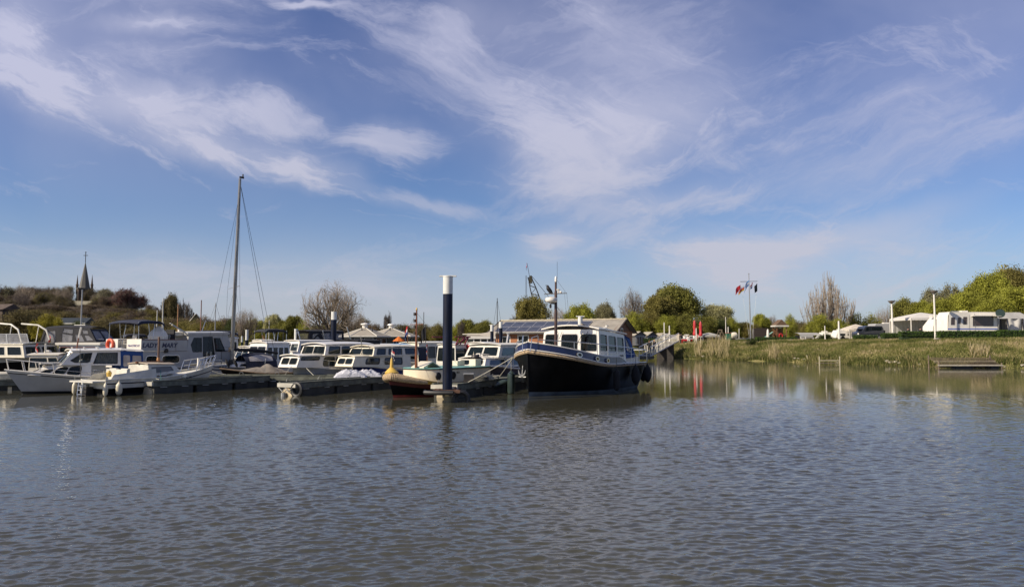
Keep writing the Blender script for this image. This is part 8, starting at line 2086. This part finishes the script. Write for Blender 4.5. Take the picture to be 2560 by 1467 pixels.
cabin(1592, 125, 28, 838, 829, 855, 'left grey camping cabin with gabled roof right of the wooden building', 14); cabin(1622, 130, 26, 839, 830, 853, 'second grey camping cabin with dark open porch', 14); cabin(1652, 134, 24, 841, 833, 852, 'third grey camping cabin partly behind the white posts', 10)
# ---- jetty and ladder frame at the right bank
def jetty():
    a = onwater(2346, 921); b_ = onwater(2506, 921); t = thing('plank_jetty', 'weathered wooden jetty tilted against the grassy bank on the right', 'jetty', (a.x, a.y, 0), math.atan2(b_.y - a.y, b_.x - a.x)); L = (b_ - a).length
    JW = mat('weathered_jetty_planks', (.16, .12, .085), .85, var=.35, vs=2, stretch=(.4, 3, 3)); JP = mat('pale_jetty_plank', (.40, .33, .24), .8, var=.2, vs=2)
    for i in range(7):
        y = .1 + i * .26; z = .34 + i * .105; MB().box((L / 2, y, z), (L - .1 - .15 * (i % 2), .24, .05)).obj('plank', JP if i in (0, 3) else JW, t)
    MB().box((L / 2, -.05, .30), (L + .1, .06, .10)).obj('front_edge', mat('pale_edge_beam', (.44, .40, .33), .7), t)
    for x in (.05, L - .05): MB().tube([(x, 0, -.8), (x, 0, .75 if x < 1 else .55)], .06, 6).tube([(x, 1.7, -.5), (x, 1.7, 1.25)], .06, 6).obj('jetty_post', JW, t)
    for x0, w_ in ((L * .42, 1.6), (L * .9, .8)): MB().box((x0, .6, .02), (w_, .9, .35)).obj('float_drum', BLACKB, t)
    MB().box((L * .2, .9, .12), (L * .32, .1, .12)).box((L * .68, .9, .12), (L * .3, .1, .12)).obj('under_beam', JW, t)
    MB().box((L * .75, 1.7, .98), (L * .35, .2, .04), rz=.02).obj('loose_plank', mat('red_brown_plank', (.22, .08, .05), .8), t)
    c = onwater(2043, 912); d = onwater(2069, 911); f = thing('ladder_frame', 'pale H shaped landing frame standing in the water by the bank', 'landing stage', (c.x, c.y - .6, 0), 0); w_ = (d - c).length
    PW = mat('pale_post_wood', (.46, .41, .27), .8, var=.15)
    for x in (0, w_): MB().box((x, 0, .2), (.09, .09, 1.5)).obj('post', PW, f)
    MB().box((w_ / 2, 0, .50), (w_, .07, .09)).obj('cross_bar', PW, f)
    for k in range(3): MB().box((w_ / 2, .5 + .3 * k, .2), (w_ * .9, .25, .05)).obj('plank', JW, f)
    g = G(2003, 93); s = thing('bank_stake', 'leaning bent stake at the waterline left of the landing frame', 'stake', (g.x - .3, 90.5, 0)); MB().tube([(0, 0, -.3), (.05, 0, .5), (-.05, 0, .9)], .05, 5).obj('stake_pole', PW, s)
jetty()
for px, Yd, lab in ((1977, 103, 'pale boulder on the lawn edge left of the low grey tent'), (2008, 102, 'flat white slab on the lawn edge in front of the low grey tent'), (2278, 88, 'low rubble strip in front of the hedge left of the lamp post'), (2344, 83, 'stone at the foot of the taller lamp post')):
    g = G(px, Yd); o = link('boulder', SM[px % 5], loc=g + Vector((0, 0, .1)), rz=px); o.scale = (1.1 if px != 2278 else 3.0, .8, .6 if px != 2278 else .35); tag(o, lab, 'stone')
# seated pair in the shade of the white tent
for px, lab in ((2271, 'person in black sitting left under the big white party tent'), (2302, 'person in dark clothes sitting right under the big white party tent')):
    g = G(px, 92); g.z += .25; person(g, 180, 'sit', C1, C4, HD_, lab)
    c = thing('camping_chair', 'camping chair of the ' + ('left' if px < 2290 else 'right') + ' person under the big white party tent', 'chair', g, R(180), 'camping chairs'); MB().box((0, .05, .40), (.48, .44, .04)).obj('seat', GALV, c); MB().box((0, -.2, .68), (.48, .04, .5)).obj('backrest', GALV, c); MB().tube([(-.2, 0, -.25), (-.2, 0, .4)], .02, 4).tube([(.2, 0, -.25), (.2, 0, .4)], .02, 4).obj('leg', STEEL, c)
# ---- bird on the crosstree of the black cruiser
def bird():
    p = WP(SC, (XM, -.36, ZC + .02)); t = thing('bird', 'black bird perched on the left arm of the black cruiser mast', 'bird', p, R(200))
    BK = mat('black_feathers', (.012, .011, .012), .6, var=.3)
    me = bpy.data.meshes.new('tmp'); V = [(0, 0, .16), (.07, 0, .26), (.10, 0, .37), (.13, 0, .42), (-.09, 0, .06), (-.17, 0, -.04)]; me.from_pydata(V, [(0, 1), (1, 2), (2, 3), (0, 4), (4, 5)], [])
    o = bpy.data.objects.new('tmp', me); COL.objects.link(o); o.modifiers.new('s', 'SKIN')
    for i, r_ in enumerate((.13, .12, .075, .07, .09, .04)): me.skin_vertices[0].data[i].radius = (r_, r_ * .85)
    me.skin_vertices[0].data[0].use_root = True; o.modifiers.new('d', 'SUBSURF').levels = 2
    dg = bpy.context.evaluated_depsgraph_get(); dg.update(); m2 = bpy.data.meshes.new_from_object(o.evaluated_get(dg)); bpy.data.objects.remove(o); m2.materials.clear(); m2.materials.append(BK); m2.polygons.foreach_set('use_smooth', [True] * len(m2.polygons)); link('body', m2, t)
    MB().tube([(.16, 0, .42), (.23, 0, .40)], [.018, .004], 5).obj('beak', mat('horn_beak', (.05, .04, .03), .4), t)
    for sd in (-1, 1):
        MB().grid([[(.05 - .24 * s, sd * (.075 - .05 * s + .012 * math.sin(u * 3)), .25 - .20 * s - .09 * u * (1 - s * .7)) for u in (0, .5, 1)] for s in (0, .25, .5, .75, 1)]).obj('wing', BK, t, smooth=True)
        MB().tube([(0, sd * .03, .1), (.01, sd * .03, 0)], .01, 4).obj('leg', BK, t)
bird()
# driftwood and small things at the marina bank
for i, (px, Yd, lab) in enumerate(((1575, 96, 'low white boat hull end on the far shore right of the wooden building'),)):
    pass
